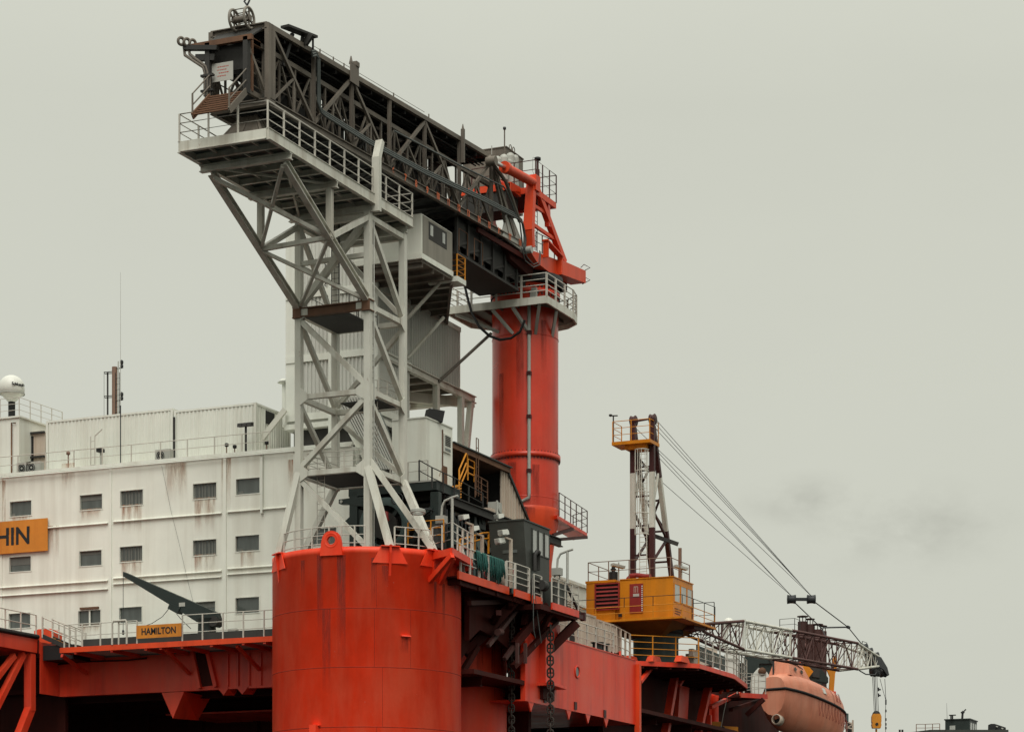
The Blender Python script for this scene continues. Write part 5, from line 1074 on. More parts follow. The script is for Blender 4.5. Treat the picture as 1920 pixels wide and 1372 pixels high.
m = M(); m.extr([pA(x, y, xi+.5) for x, y in ((649, 822), (660, 822), (684, 858), (684, 872), (649, 872))], (.06,0,0)); part(inc, 'stair_shade_panel', m, MT['gangdark'])  # dark panel standing in for the black shade under the stair
# white deckhouse right of the tower
dh = 9.5; dp = pA(799, 905, dh); d0 = pA(735, 905, dh).y; d1 = dp.y; dz0 = pA(780, 905, dh).z; dz1 = pA(799, 783, dh).z
dk = thing('deckhouse', 'plain white deckhouse with rust-edged louvre side at the foot of the tower', 'deckhouse', (dh+2, (d0+d1)/2, dz0))
ch = pB(830, 800, 0)
L_ = 3.3
m = M(); m.extr([(dh, d0, dz0), (dh, d1, dz0), (dh+L_, d1-.1, dz0), (dh+L_, d0, dz0)], (0,0,dz1-dz0)); part(dk, 'wall', m, MT['wall'])
m = M(); m.extr([(dh-.05, d0, dz1), (dh-.05, d1-.05, dz1), (dh+L_, d1-.15, dz1), (dh+L_, d0, dz1)], (0,0,.07)); part(dk, 'roof', m, MT['contw'])
m = M(); m.box(dh+2.1, dh+3.0, d1-.16, d1-.09, dz0+2.1, dz1-.5); w = part(dk, 'louvre', m, MT['contw'])
m = M()
for k in range(6): z = dz1-1.15+k*.1; m.box(dh+2.2, dh+2.9, d1-.19, d1-.16, z, z+.05)
part(w, 'slats', m, MT['gangdark']); m = M(); m.box(dh+2.2, dh+2.9, d1-.18, d1-.16, dz0+2.2, dz1-1.3); part(w, 'pane', m, MT['pane'])
m = M(); m.box(dh+1.95, dh+2.05, d1-.11, d1-.075, dz0+.2, dz1-.3); m.box(dh+2.05, dh+2.6, d1-.11, d1-.075, dz0+.3, dz0+1.3); part(dk, 'rust_strip', m, MT['rustbeam'])
m = M(); m.box(dh+.01, dh+.05, d0, d1, dz0-.9, dz0-.02); part(dk, 'skirt', m, MT['gangdark'])
q = V((dh+1.6, d1+.2, dz1)); fl = thing('floodlight', 'black floodlight on the white deckhouse roof corner', 'floodlight', q); m = M(); m.tube(q, q+V((0,0,.35)), .05, 6); part(fl, 'stem', m, MT['black']); m = M(); m.beam(q+V((-.45,.3,.55)), q+V((.25,-.25,.35)), .5, .45, w2=.75, h2=.7); part(fl, 'lamp_head', m, MT['black'])
# open shelter with rusty roof and pinkish end wall
sA, sB = pB(829, 822, -.5), pB(897, 858, -.5)
sh_ = thing('deck_shelter', 'open shelter with rusty pitched roof and pinkish end wall beside the pedestal', 'shelter', (15, 1.5, dz0-.4))
r0, r1 = sA, sB; bk = V((-2.2, 3.4, 0))
sx0, sx1 = dh+L_+.1, 21.2; ry = d1+.1; za = pB(829, 824, ry).z
m = M(); m.hexa([(sx0,ry-.2,za-.3),(sx1,ry-.2,za-.3),(sx1,ry+5,za-.3),(sx0,ry+5,za-.3),(sx0,ry-.2,za),(sx1,ry-.2,za),(sx1,ry+5,za+.1),(sx0,ry+5,za+.1)]); part(sh_, 'roof', m, MT['rustbeam'])
m = M(); m.hexa([(sx0,ry-.3,za),(sx1+.1,ry-.3,za),(sx1+.1,ry+5,za+.1),(sx0,ry+5,za+.1),(sx0,ry-.3,za+.08),(sx1+.1,ry-.3,za+.08),(sx1+.1,ry+5,za+.2),(sx0,ry+5,za+.2)]); part(sh_, 'roof_sheet', m, MT['green'])
m = M(); m.box(sx1-.15, sx1-.05, ry+.12, ry+4, dz0-2, za-.3); part(sh_, 'inner_wall', m, MT['gangdark'])
m = M(); m.corr((sx0, ry+4, 0), (sx1, ry+4, 0), dz0-.4, za-.3, (0,-1,0), .5, .1); m.box(sx0, sx1, ry+4, ry+4.1, dz0-.4, za-.3); part(sh_, 'rear_wall', m, MT['gangdark'])
m = M(); zl = pB(915, 880, ry).z
m.extr([(sx1-.9, ry, za-.3), (sx1, ry, za-.3), (sx1+5, ry, za-4.2), (sx1+5, ry, dz0-2), (sx1-.9, ry, dz0-2)], (0,.1,0)); part(sh_, 'end_wall', m, MT['contr'])
m = M(); a = sx1-.7
while a < sx1+4.8: zt_ = min(za-.35, za-.3-(a-sx1)*.78); m.box(a, a+.1, ry-.07, ry, dz0-2, zt_); a += .42
part(sh_, 'end_wall_ribs', m, MT['contr'])['kind'] = 'stuff'
m = M(); m.beam((sx1-.1, ry-.12, za-.3), (sx1+5, ry-.12, za-4.3), .12, .16); part(sh_, 'end_wall_trim', m, MT['green'])
m = M(); m.box(sx0, sx1+5, ry, ry+4, dz0-.5, dz0-.42); part(sh_, 'floor', m, MT['grating'])
m = M(); m.extr([pB(x, y, ry-.05) for x, y in ((832, 864), (848, 900), (834, 908))], (0,.08,0)); part(sh_, 'gusset', m, MT['contw'])
m = M(); m.beam(pB(833, 862, ry-.1), pB(822, 892, ry-.1), .12, .12); part(sh_, 'prop', m, MT['contr'])
# yellow stair by the pedestal
ys = thing('yellow_stair', 'bright yellow stair with tall handrails beside the red pedestal', 'stair', pB(868, 935, ry-.6)); B_ = ry-.6
m = M()
for pts in (((861, 923), (861, 880), (874, 850), (876, 852), (876, 880), (864, 908)), ((861, 900), (874, 868))): m.path([pB(x, y, B_) for x, y in pts], .055, 6)
part(ys, 'handrail', m, MT['yelrail'])
m = M()
for pts in (((877, 900), (877, 860), (889, 866), (889, 903)), ((877, 873), (889, 879)), ((877, 886), (889, 892))): m.path([pB(x, y, B_+.1) for x, y in pts], .05, 6)
part(ys, 'gate', m, MT['yelrail'])
for i in range(5): p, q = pB(833+i*2, 917+i*5.0, B_-.2), pB(861, 910+i*5.4, B_-.2); m = M(); m.beam(p, q, .3, .09); part(ys, 'tread', m, MT['yelrail'])
railing('rusty brown railing between the yellow stair and the pedestal', [pB(891, 932, B_), pB(914, 945, B_)], 1.35, 4, .9, MT['rustbeam'], .035, .026)
railing('rusty brown ladder-like railing before the pinkish shelter wall', [pB(893, 928, B_+.4), pB(897, 930, B_+.4)], 3.4, 6, .8, MT['rustbeam'], .03, .022)
# upper deck and dark machinery space below it
UZ = pB(880, 945, -.6).z
ud = thing('upper_deck', 'dark beamed upper deck in front of the machinery space left of the pedestal', 'deck', (14, 2, UZ-.5))
m = M(); m.ibeam((8.6, -.7, UZ-.25), (25, -.7, UZ-.25), .3, .5, .06); part(ud, 'edge_beam', m, MT['gangdark'])
m = M(); m.box(8.6, 25, -.55, 5.4, UZ-.3, UZ-.18); part(ud, 'plate', m, MT['gangdark'])
m = M(); m.box(9, 25, 2.6, 5.3, ZE, UZ-.35); part(ud, 'rear_wall', m, MT['green'])  # dark backdrop whose colour stands in for shade below the upper deck
for i in range(5): a = 9.5+i*3.2; m = M(); m.beam((a, -.3, ZE), (a, -.3, UZ-.5), .3, .3, up=(1,0,0)); part(ud, 'post', m, MT['green'])
for i in range(4): a = 9.5+i*3.2; m = M(); m.beam((a, -.3, UZ-.7), (a+3.0, -.3, UZ-2.6), .16, .2); part(ud, 'diagonal', m, MT['green'])
for k in range(6):
    a = 9.8+k*2.2; m = M(); m.box(a, a+1.4, .3, 1.8, ZE+2.4, ZE+3.4+.5*(k % 3)); m.tube((a+.3, 1.0, ZE+3.2), (a+1.6, .4, ZE+4.2), .2, 10); part(ud, 'machinery', m, MT['gangdark'])
railing('dark sagging rail along the upper deck edge in front of the white deckhouse', [pB(786, 902, -.7), pB(810, 915, -.7), pB(852, 934, -.7), pB(905, 962, -.7)], 1.15, 2, 1.6, MT['gangdark'], .045, .03)
railing('pale thin railing at the foot of the white deckhouse', [pA(732, 905, dh-.6), pA(765, 903, dh-.6), pA(802, 899, dh-.6)], 1.1, 2, 1.3, MT['greyrail'], .05, .024)
for i, (x0, y0, x1, y1, b, r, mt) in enumerate(((826, 950, 905, 985, .1, .12, 'grey'), (835, 965, 915, 1004, .0, .09, 'green'), (850, 930, 850, 1010, -.2, .08, 'green'), (905, 955, 905, 1010, .3, .14, 'gangdark'), (868, 990, 868, 1045, -.4, .07, 'contr'), (884, 960, 920, 976, -.2, .06, 'yelrail'), (840, 985, 870, 998, -.3, .1, 'teal'))):
    m = M(); m.tube(pB(x0, y0, b), pB(x1, y1, b), r, 8); part(ud, 'pipe', m, MT[mt])
for i, (x, y, w, h, mt) in enumerate(((842, 1000, 1.0, 1.3, 'teal'), (862, 1010, .8, .9, 'grey'), (893, 975, .9, 1.1, 'green'), (912, 968, .8, .9, 'contr'), (925, 955, .7, .8, 'grey'), (884, 1022, .8, .7, 'teal'))):
    p = pB(x, y, .1); m = M(); m.box(p.x-w/2, p.x+w/2, -.3, .3, p.z-h/2, p.z+h/2); m.tube((p.x, -.32, p.z), (p.x, -.36, p.z), w*.3, 12); part(ud, 'valve_cabinet', m, MT[mt])
for i in range(7): q = pB(838+i*7, 955+i*3.2, -.75); m = M(); m.tube(q, q+V((0,0,-1.5)), .045, 6); part(ud, 'hanging_cable', m, MT['cable'])
# ================================================================ dark green anchor winch on its frame
wa = 7.2; W_ = lambda x, y, a=wa: pA(x, y, a)
wn = thing('anchor_winch', 'huge dark green anchor winch with spoked drum behind the tower legs', 'winch', (wa+1, W_(735, 1000).y, CT-.5))
wz0 = W_(740, 1035).z
y0, y1 = W_(820, 930).y, W_(655, 940).y
m = M(); m.box(wa-.1, wa+3.0, y0, y1, W_(735, 925).z, W_(735, 912).z+.12); part(wn, 'top_beam', m, MT['green'])
m = M(); m.box(wa-.14, wa-.1, y0, y1, W_(735, 913).z+.12, W_(735, 911).z+.16); part(wn, 'top_flange', m, MT['grey'])
m = M(); m.extr([W_(x, y, wa-.12) for x, y in ((635, 936), (700, 928), (700, 950), (668, 948), (650, 944), (635, 944))], (.5,0,0)); part(wn, 'bracket_arm', m, MT['green'])
m = M(); p = W_(640, 940, wa-.15); m.tube(p, p+V((-.04,0,0)), .09, 12); part(wn, 'pin', m, MT['grey'])
for px in (664, 816, 700):
    m = M(); y = W_(px, 960).y; m.beam((wa+.1, y, wz0), (wa+.1, y, W_(px, 922).z), .5, .4, up=(1,0,0)); part(wn, 'frame_post', m, MT['green'])
m = M(); m.extr([W_(x, y, wa) for x, y in ((662, 950), (656, 968), (645, 978), (662, 1010), (675, 1030), (700, 1030), (690, 960))], (.4,0,0)); part(wn, 'side_plate', m, MT['green'])
m = M(); m.box(wa+1.4, wa+1.6, y0+.2, y1-.3, wz0, W_(735, 918).z); part(wn, 'rear_plate', m, MT['gangdark'])
m = M(); m.beam(W_(812, 950, wa-.05), W_(788, 968, wa-.05), .18, .2); part(wn, 'diagonal', m, MT['green'])
for px, r in ((722, 1.55), (757, 1.2)):
    c = W_(px, 985, wa-.1 if px < 740 else wa+.5); m = M(); m.lathe(c, [(r*.72, -.14), (r, -.16), (r+.04, 0), (r, .16), (r*.72, .14), (r*.72, -.14)], 44, axis=(1,0,0)); part(wn, 'drum_flange', m, MT['teal'] if px < 740 else MT['green'])
    m = M(); m.tube(c+V((-.1,0,0)), c+V((1.6,0,0)), r*.5, 24); part(wn, 'drum', m, MT['gangdark'])
    for k in range(6): t_ = R(15+k*60); m = M(); m.beam(c, c+V((0, r*.8*math.cos(t_), r*.8*math.sin(t_))), .2, .16, up=(1,0,0)); part(wn, 'spoke', m, MT['green'])
m = M(); c = W_(724, 968, wa-.5); m.lathe(c, [(.02, .3), (.12, .25), (.13, -.1), (.2, -.2), (.02, -.4)], 12); part(wn, 'red_valve', m, MT['doorred'])
m = M(); c = W_(745, 935, wa-.2); m.ring(c, (1,.2,0), .32, .045, 20, 6); m.ring(W_(798, 960, wa-.2), (.2,.2,1), .42, .045, 20, 6); part(wn, 'cable_loop', m, MT['cable'])
m = M(); y = W_(820, 985).y; m.box(wa-.6, wa+.2, y-.35, y+.3, wz0, wz0+1.3); part(wn, 'motor_box', m, MT['gangdark'])
railing('yellow railing behind the right rim of the red column', [W_(765, 1022, 6.6), W_(808, 1018, 6.6), W_(832, 1016, 6.6)], 1.25, 3, 1.2, MT['yelrail'], .04, .03)
for px, l in ((655, 'grey pale hose reel'), (600, 'small dark bollard'),):
    pass
m = M(); p = pA(612, 1018, 3.0); m.tube((3.0, p.y, CT-.25), (3.0, p.y, CT+.55), .32, 16); m.tube((3.0, p.y, CT+.55), (3.0, p.y, CT+.62), .4, 16); solo('mooring_bollard', m, MT['black'], 'squat black bollard on the column top left of the lug', 'bollard')
m = M(); p = pA(588, 1024, 2.0); m.tube((2.0, p.y, CT-.25), (2.0, p.y, CT+.2), .22, 14); solo('deck_drum', m, MT['gangdark'], 'low dark drum on the column top beside the white leg', 'drum')
# goose-neck lamp, and floodlights around the platform
def gooseneck(px, py0, py1, a, label, flip=1):
    p = pA(px, py0, a); zt_ = pA(px, py1, a).z; t = thing('gooseneck_lamp', label, 'lamp', p); m = M(); m.tube(p, (p.x, p.y, zt_), .085, 8); part(t, 'pole', m, MT['grey'])
    m = M(); m.path([(p.x, p.y-.35*flip, zt_+.12), (p.x, p.y, zt_+.05), (p.x, p.y+.45*flip, zt_-.1), (p.x, p.y+.62*flip, zt_-.4), (p.x, p.y+.66*flip, zt_-.9)], .07, 8); part(t, 'neck', m, MT['grey'])
    m = M(); c = V((p.x, p.y+.68*flip, zt_-1.15)); m.box(c.x-.22, c.x+.22, c.y-.3, c.y+.25, c.z-.2, c.z+.22); part(t, 'housing', m, MT['grey']); m = M(); m.ring(c+V((-.05,-.05,-.3)), (1,.3,0), .15, .05, 16, 6); part(t, 'lens_ring', m, MT['grey']); return t
gooseneck(848, 1030, 934, 6.9, 'pale goose-neck camera lamp over the railing right of the lattice tower')
gooseneck(1064, 1095, 1034, 16.5, 'grey goose-neck lamp on a rusty pole right of the dark winch cabin')
# ================================================================ starboard working platform, dark winch cabin, chains
FB = -4.5; fz = pB(930, 1092, FB).z
fa0, fa1 = pB(868, 1070, FB).x, pB(955, 1108, FB).x
fp = thing('winch_platform', 'orange-edged working platform braced off the red columns', 'platform', (8, FB, fz))
def strip(a0, a1, b, z, h=.42, d=.1):
    m = M(); m.box(a0, a1, b, b+d, z-h, z); return m
part(fp, 'edge', strip(fa0-.5, fa1, FB, fz), MT['orange'])
a2 = pB(993, 1122, FB-.3).x; z2 = pB(970, 1112, FB-.3).z
part(fp, 'edge', strip(fa1+.02, a2, FB-.35, fz-.12, .4), MT['orange'])
a3 = pB(1040, 1140, FB-.7).x; z3 = pB(1018, 1130, FB-.7).z
part(fp, 'edge', strip(a2+.1, a2+1.4, FB-.5, pB(1010, 1118, FB-.5).z, .45), MT['orange'])
m = M(); m.box(fa0-.5, a2+2, FB+.1, 2, fz-.34, fz-.26); part(fp, 'deck_plate', m, MT['redshade'])
m = M()
for i in range(6): a = fa0+i*2.4; m.beam((a, FB+.12, fz-.5), (a, 2, fz-.5), .2, .3)
m.beam((fa0, FB+.3, fz-.5), (a2+1.5, FB+.3, fz-.5), .2, .32, ); part(fp, 'joist', m, MT['redshade'])
for pts, b in ((((864, 1078), (990, 1122), (1030, 1160), (1012, 1205), (985, 1190), (968, 1232), (948, 1186), (905, 1180), (864, 1236)), -2.1), (((880, 1095), (985, 1128), (1034, 1165), (1024, 1190), (1000, 1222), (962, 1252), (952, 1215), (930, 1196), (900, 1180), (880, 1200)), -3.1), (((990, 1135), (1050, 1160), (1028, 1186), (1008, 1196), (985, 1170)), -4.0)):
    m = M(); m.extr([pB(x, y, b) for x, y in pts], (0,.3,0)); part(fp, 'shade_plate', m, MT['redshade'])  # plates added to darken the space under the platform
for (xa, ya, ba, xb, yb, bb, ww) in ((915, 1210, -3.3, 975, 1135, -3.6, .22), (946, 1235, -3.4, 1000, 1160, -3.7, .22), (880, 1130, -3.3, 940, 1128, -3.4, .25), (1000, 1210, -4.2, 1045, 1165, -4.4, .18), (975, 1190, -3.5, 1012, 1178, -3.8, .2)):
    m = M(); m.beam(pB(xa, ya, ba), pB(xb, yb, bb), ww, ww); part(fp, 'brace', m, MT['boomred'])
for x, y in ((934, 1186), (1003, 1212)): p = pB(x, y, -3.6); m = M(); m.tube(p+V((-.3,-.1,0)), p+V((.4,.0,.1)), .2, 12); part(fp, 'fairlead_roller', m, MT['boomred'])
# lower apron at the chain fairleads
lz_ = pB(1065, 1146, FB-.9).z; l0, l1 = pB(1036, 1138, FB-.9).x, pB(1086, 1160, FB-.9).x
part(fp, 'edge', strip(l0, l1, FB-.9, lz_+.25, .4), MT['redgirder'])
m = M(); m.extr([(l0-1.5, FB-.8, lz_), (l1, FB-.8, lz_), (l1+.2, FB+.6, lz_), (l1-.4, -1, lz_), (l0-1.5, -1, lz_)], (0,0,-.3)); part(fp, 'apron', m, MT['redshade'])
m = M(); m.box(l1, l1+1.1, FB-.8, FB-.6, lz_-.15, lz_+.1); m.box(l1+1.0, l1+1.2, FB-.85, FB-.55, lz_-.2, lz_+.3); part(fp, 'apron_arm', m, MT['maroon'])
Q = lambda x, y, b: pB(x, y, b)
for (xa, ya, ba, xb, yb, bb, ww) in ((872, 1225, -1.8, 977, 1112, FB+.3, .55), (935, 1185, -2.0, 958, 1130, FB+.4, .3), (962, 1250, -3.7, 1030, 1178, FB, .3), (1003, 1205, -3.8, 1032, 1150, FB-.4, .26), (965, 1208, -3.6, 1025, 1135, FB-.2, .42), (1026, 1222, -3.9, 1080, 1168, FB-.7, .5), (910, 1190, -1.8, 935, 1148, FB+.4, .3), (868, 1258, -2, 895, 1212, -2.4, .3)):
    m = M(); m.beam(Q(xa, ya, ba), Q(xb, yb, bb), ww, ww); part(fp, 'brace', m, MT['redshade'])
for px in (970, 985): m = M(); p = Q(px, 1205, -4.1); q = Q(px, 1243, -4.1); m.beam(p, (p.x, p.y, q.z), .18, .14, up=(1,0,0)); part(fp, 'guide_plate', m, MT['boomred'])
railing('white rusty railing hung with ropes on the winch platform edge', [(fa0-.2, FB+.05, fz), (fa1-1.5, FB+.05, fz)], 1.35, 3, 1.35, MT['greyrail'], .06, .032)
railing('rust-stained railing before the dark winch cabin', [(fa1-.3, FB+.05, fz), (fa1+.1, FB-.3, fz-.1), (a2-.1, FB-.3, fz-.1)], 1.4, 4, 1.5, MT['greyrail'], .075, .035)
railing('short rusty railing at the chain stopper under the winch cabin', [(a2+.2, FB-.45, z3+.15), (a2+1.3, FB-.45, z3+.15)], 1.4, 4, 1.0, MT['greyrail'], .07, .035)
railing('white railing on the lower apron right of the dark cabin', [(l0, FB-.85, lz_+.25), (l1, FB-.85, lz_+.25), (l1, FB+1.5, lz_+.25)], 1.4, 3, .95, MT['greyrail'], .045, .03)
# winch cabin
qa = pB(985, 1040, FB).x; hw = thing('winch_cabin', 'soot-black steel winch cabin with three pale windows facing right', 'cabin', (qa+1.5, FB+1.3, fz-1))
ctop = pB(985, 976, FB).z; cmid = fz-.05; a_r = pB(1030, 1000, FB).x; bL = pA(920, 1000, qa).y
ct_ = [(qa-.25, FB), (a_r, FB), (a_r, bL), (qa-.25, bL)]; cbm = [(qa+.45, FB), (a_r, FB), (a_r, bL), (qa+.45, bL)]
m = M(); m.hexa([(*p, fz-.4) for p in cbm]+[(*p, ctop) for p in ct_]); part(hw, 'shell', m, MT['cabin'])
m = M(); m.box(qa-.3, a_r+.06, FB-.06, bL+.05, ctop, ctop+.08); part(hw, 'roof', m, MT['cabin'])
for i in range(3):
    u0 = qa+1.0+i*.88; zc = pB(1002+i*11, 1003+i*6, FB).z+.02; z0, z1 = ctop-1.62, ctop-.32; m = M(); f = .07
    for qd in ((u0-f,u0+.62+f,z0-f,z0),(u0-f,u0+.62+f,z1,z1+f),(u0-f,u0,z0,z1),(u0+.62,u0+.62+f,z0,z1)): m.box(qd[0], qd[1], FB-.05, FB+.02, qd[2], qd[3])
    w = part(hw, 'window', m, MT['cabin']); m = M(); m.box(u0, u0+.62, FB-.02, FB-.005, z0, z1); part(w, 'pane', m, MT['panelite'])
m = M(); m.box(qa-.0, qa+.06, FB+.5, FB+1.4, ctop-1.75, ctop-1.0); part(hw, 'front_window', m, MT['pane'])
m = M(); p = pB(1003, 1040, FB-.15); m.path([p+V((0,0,-.9)), p+V((0,0,.0)), p+V((.1,-.1,.2)), p+V((.35,-.1,.2)), p+V((.45,0,0)), p+V((.45,0,-.8))], .13, 8); part(hw, 'vent_hood', m, MT['gangdark'])
m = M(); m.box(qa+1.6, qa+2.5, FB-.03, FB+.02, fz-.2, fz+1.0); part(hw, 'door_opening', m, MT['black'])
m = M(); m.box(a_r-1.0, a_r+.9, FB-.75, FB-.1, lz_-.1, fz+.9); part(hw, 'lower_casing', m, MT['cabin'])
m = M(); m.beam((a_r+.9, FB-.7, fz+.9), (a_r+3.2, FB-.6, lz_+.2), .12, .14); part(hw, 'stay', m, MT['gangdark'])
m = M(); m.box(qa+.6, qa+1.7, FB-.4, FB-.1, z3-.1, fz+.9); m.tube((qa+.9, FB-.55, fz+.5), (qa+1.5, FB-.55, fz+.5), .3, 12); part(hw, 'chain_stopper', m, MT['gangdark'])
# heaped deck machinery behind the rope railing
for i, (px, py, l) in enumerate(((905, 1070, 'dark hydraulic unit behind the rope-hung railing'), (955, 1085, 'dark valve chest behind the rusty railing by the cabin'))):
    p = pB(px, py, FB+1.6); t = thing('hydraulic_unit', l, 'machinery', (p.x, p.y, fz)); m = M(); m.box(p.x-1.2, p.x+1.2, p.y-.5, p.y+.6, fz, fz+1.3); part(t, 'casing', m, MT['green']); m = M(); m.tube((p.x-1, p.y, fz+1.4), (p.x+.8, p.y, fz+1.5), .25, 12); part(t, 'cylinder', m, MT['gangdark'])
t = thing('pipe_manifold', 'tangle of dark pipes and valves behind the rope-hung railing', 'pipework', pB(915, 1060, FB+1.0))
for i in range(12):
    x = 880+i*9; y = 1035+i*4.2; p = pB(x, y, FB+.9+.15*(i % 3)); m = M(); h = (.9, 1.5, 1.2, .7)[i % 4]
    m.path([(p.x, p.y, fz), (p.x, p.y, fz+h), (p.x+.35, p.y-.1, fz+h+.2), (p.x+.9, p.y, fz+h+.15)], (.06, .1, .07, .12)[i % 4], 6); part(t, 'pipe', m, MT[('green', 'gangdark', 'grey', 'teal')[(i*7) % 4]])
    if i % 3 == 0: m = M(); m.ring((p.x, p.y-.15, fz+h*.8), (.3,1,0), .18, .025, 16, 5); part(t, 'valve_wheel', m, MT['doorred' if i % 2 else 'cable'])
for k, (px, py, l) in enumerate(((868, 1040, 'grey gas bottle standing left of the teal ropes'), (874, 1042, 'dark green gas bottle behind the first rope hank'), (946, 1075, 'pale drum behind the rightmost rope hank'))):
    p = pB(px, py, FB+.6); m = M(); m.lathe((p.x, p.y, fz), [(.02, 0), (.16+.06*(k == 2), 0), (.16+.06*(k == 2), 1.1), (.08, 1.28), (.05, 1.4), (.01, 1.4)], 14); solo('gas_bottle' if k < 2 else 'drum', m, MT[('grey', 'green', 'contr')[k]], l, 'gas bottle' if k < 2 else 'drum')
m = M()
for dz in (.5, 1.0, 1.6): m.path([pB(1040, 1130-dz*8, FB+1.4), pB(1068, 1140-dz*8, FB+1.2), pB(1090, 1150-dz*8, FB+2.0)], .05, 6)
solo('pipe_run', m, MT['contr'], 'three rusty pipes stacked along the lower apron behind its railing', 'pipework')
def yhoop(pts, b, label):
    t = thing('railing', label, 'railing', pB(*pts[0], b))
    for k in range(2): m = M(); m.path([pB(x, y+k*11, b) for x, y in pts], .05, 6); part(t, 'handrail', m, MT['yelrail'])
    for x, y in pts[::2]: p = pB(x, y, b); m = M(); m.beam(p, p-V((0,0,1.2)), .09, .08, up=(1,0,0)); part(t, 'post', m, MT['yelrail'])
yhoop(((884, 1005), (905, 999), (916, 998), (924, 1008), (926, 1022)), FB+2.2, 'yellow hooped railing left of the dark winch cabin')
yhoop(((862, 1011), (878, 1007), (890, 1005)), FB+2.6, 'yellow railing beside the white-railed bracket platform')
# floodlights
def flood(px, py, b, label, pole_py=None, n=1, tilt=0):
    p = pB(px, py, b); t = thing('floodlight', label, 'floodlight', (p.x, p.y, fz))
    m = M(); m.beam((p.x+.5, p.y, fz), (p.x+.5, p.y, p.z-.05), .16, .16, up=(1,0,0)); m.beam((p.x+.55, p.y, p.z-.08), (p.x-.3, p.y, p.z-.08), .1, .1); part(t, 'pole', m, MT['contr'])
    for k in range(n):
        c = p+V((-.42+.34*(k % 2), .1*k, .18-.45*(k//2))); m = M(); m.beam(c+V((-.24,.12,-.04)), c+V((.18,-.08,.08)), .42, .28, w2=.24, h2=.22); part(t, 'lamp_head', m, MT['dome'])
        m = M(); m.beam(c+V((-.28,.14,-.05)), c+V((-.24,.12,-.04)), .36, .22); part(t, 'lens', m, MT['panelite'])
flood(878, 978, FB+1.5, 'white floodlight on a rusty post left of the cabin, nearest the tower'); flood(897, 999, FB+1.8, 'white floodlight above the yellow hooped rail'); flood(951, 1006, FB+.1, 'cluster of four white floodlights on a stout post before the cabin', n=4)
flood(943, 976, FB+2.6, 'small white floodlight at the roof corner of the dark cabin')
q = pB(932, 985, FB+2.7); m = M(); m.tube((q.x, q.y, fz+2), (q.x, q.y, pB(932, 938, FB+2.7).z), .06, 8); solo('pole', m, MT['grey'], 'short pale pole beside the pedestal foot', 'pole')
# teal mooring ropes slung over the railing
for k, (px, w, l) in enumerate(((898, .34, 32), (909, .3, 30), (924, .5, 34), (933, .4, 42), (941, .36, 30))):
    p = pB(px, 1030+k*4.4, FB-.03); zt_ = fz+1.33; t_l = ('leftmost hank of teal rope hung on the platform railing', 'second narrow hank of teal rope left of the railing gap', 'broad hank of teal rope in the middle of the railing', 'longest hank of teal rope drooping below the deck edge', 'rightmost hank of teal rope nearest the stout post')[k]
    m = M()
    for j in range(9):
        dx = (j/8-.5)*w*1.5; dl = l/35.7*1.15*(.86+.16*math.sin(j*2.3+k)); x = p.x+dx; o = .05*math.sin(j*1.7)
        m.path([(x+.02, FB+.12, zt_-dl*.55), (x, FB+.1, zt_-.05), (x, FB+.04, zt_+.05), (x, FB-.03+o, zt_-.04), (x+.04*math.sin(j), FB-.06+o, zt_-dl*.5), (x+.06, FB-.06+o, zt_-dl), (x+.12, FB-.05+o, zt_-dl*.98), (x+.13, FB-.03+o, zt_-dl*.5)], .034, 5)
    solo('rope_hank', m, MT['rope'], t_l, 'rope', 'teal rope hanks on the railing')
m = M(); m.path([pB(x, y, FB-.5) for x, y in ((999, 1070), (1000, 1110), (1000, 1160), (1001, 1182), (1004, 1195))], .028, 5); m.path([pB(x, y, FB-.5) for x, y in ((1002, 1108), (1007, 1145), (1012, 1185), (1015, 1205))], .028, 5); solo('slack_line', m, MT['hose'], 'pair of thin slack lines dangling below the winch cabin', 'rope')
# anchor chains
def link_mesh(c, ax, L, w, r):
    m = M(); c, ax = V(c), V(ax); z = V((0,0,1)); pts = []
    for i in range(16):
        t_ = 2*math.pi*i/16; x, y = math.cos(t_), math.sin(t_); pts.append(c+ax*(x*w/2)+z*(y*w/2+(1 if y > 0 else -1)*(L-w)/2))
    m.path(pts, r, 7, True); m.tube(c-ax*w*.45, c+ax*w*.45, r*.85, 6); return m
def chain(px, y0, y1, b, label, size=1.0, mat='chain'):
    p = pB(px, y0, b); z0 = p.z; z1 = pB(px, y1, b).z; t = thing('anchor_chain', label, 'chain', (p.x, p.y, z1), 'anchor chains hanging at the fairleads'); z = z0; k = 0
    n = int((z0-z1)/(.44*size)); me = {}
    for k in range(n):
        ax = V((.36, -.93, 0)) if k % 2 else V((.93, .36, 0)); o = part(t, 'link', link_mesh((p.x+.02*math.sin(k), p.y, z0-k*.44*size), ax, .68*size, .44*size, .068*size), MT[mat])
chain(1032, 1180, 1420, FB-.4, 'heavy studded anchor chain hanging clear before the red girder', .80); chain(959, 1150, 1420, FB+1.3, 'dark anchor chain hanging in the shade beside the second column', .72)
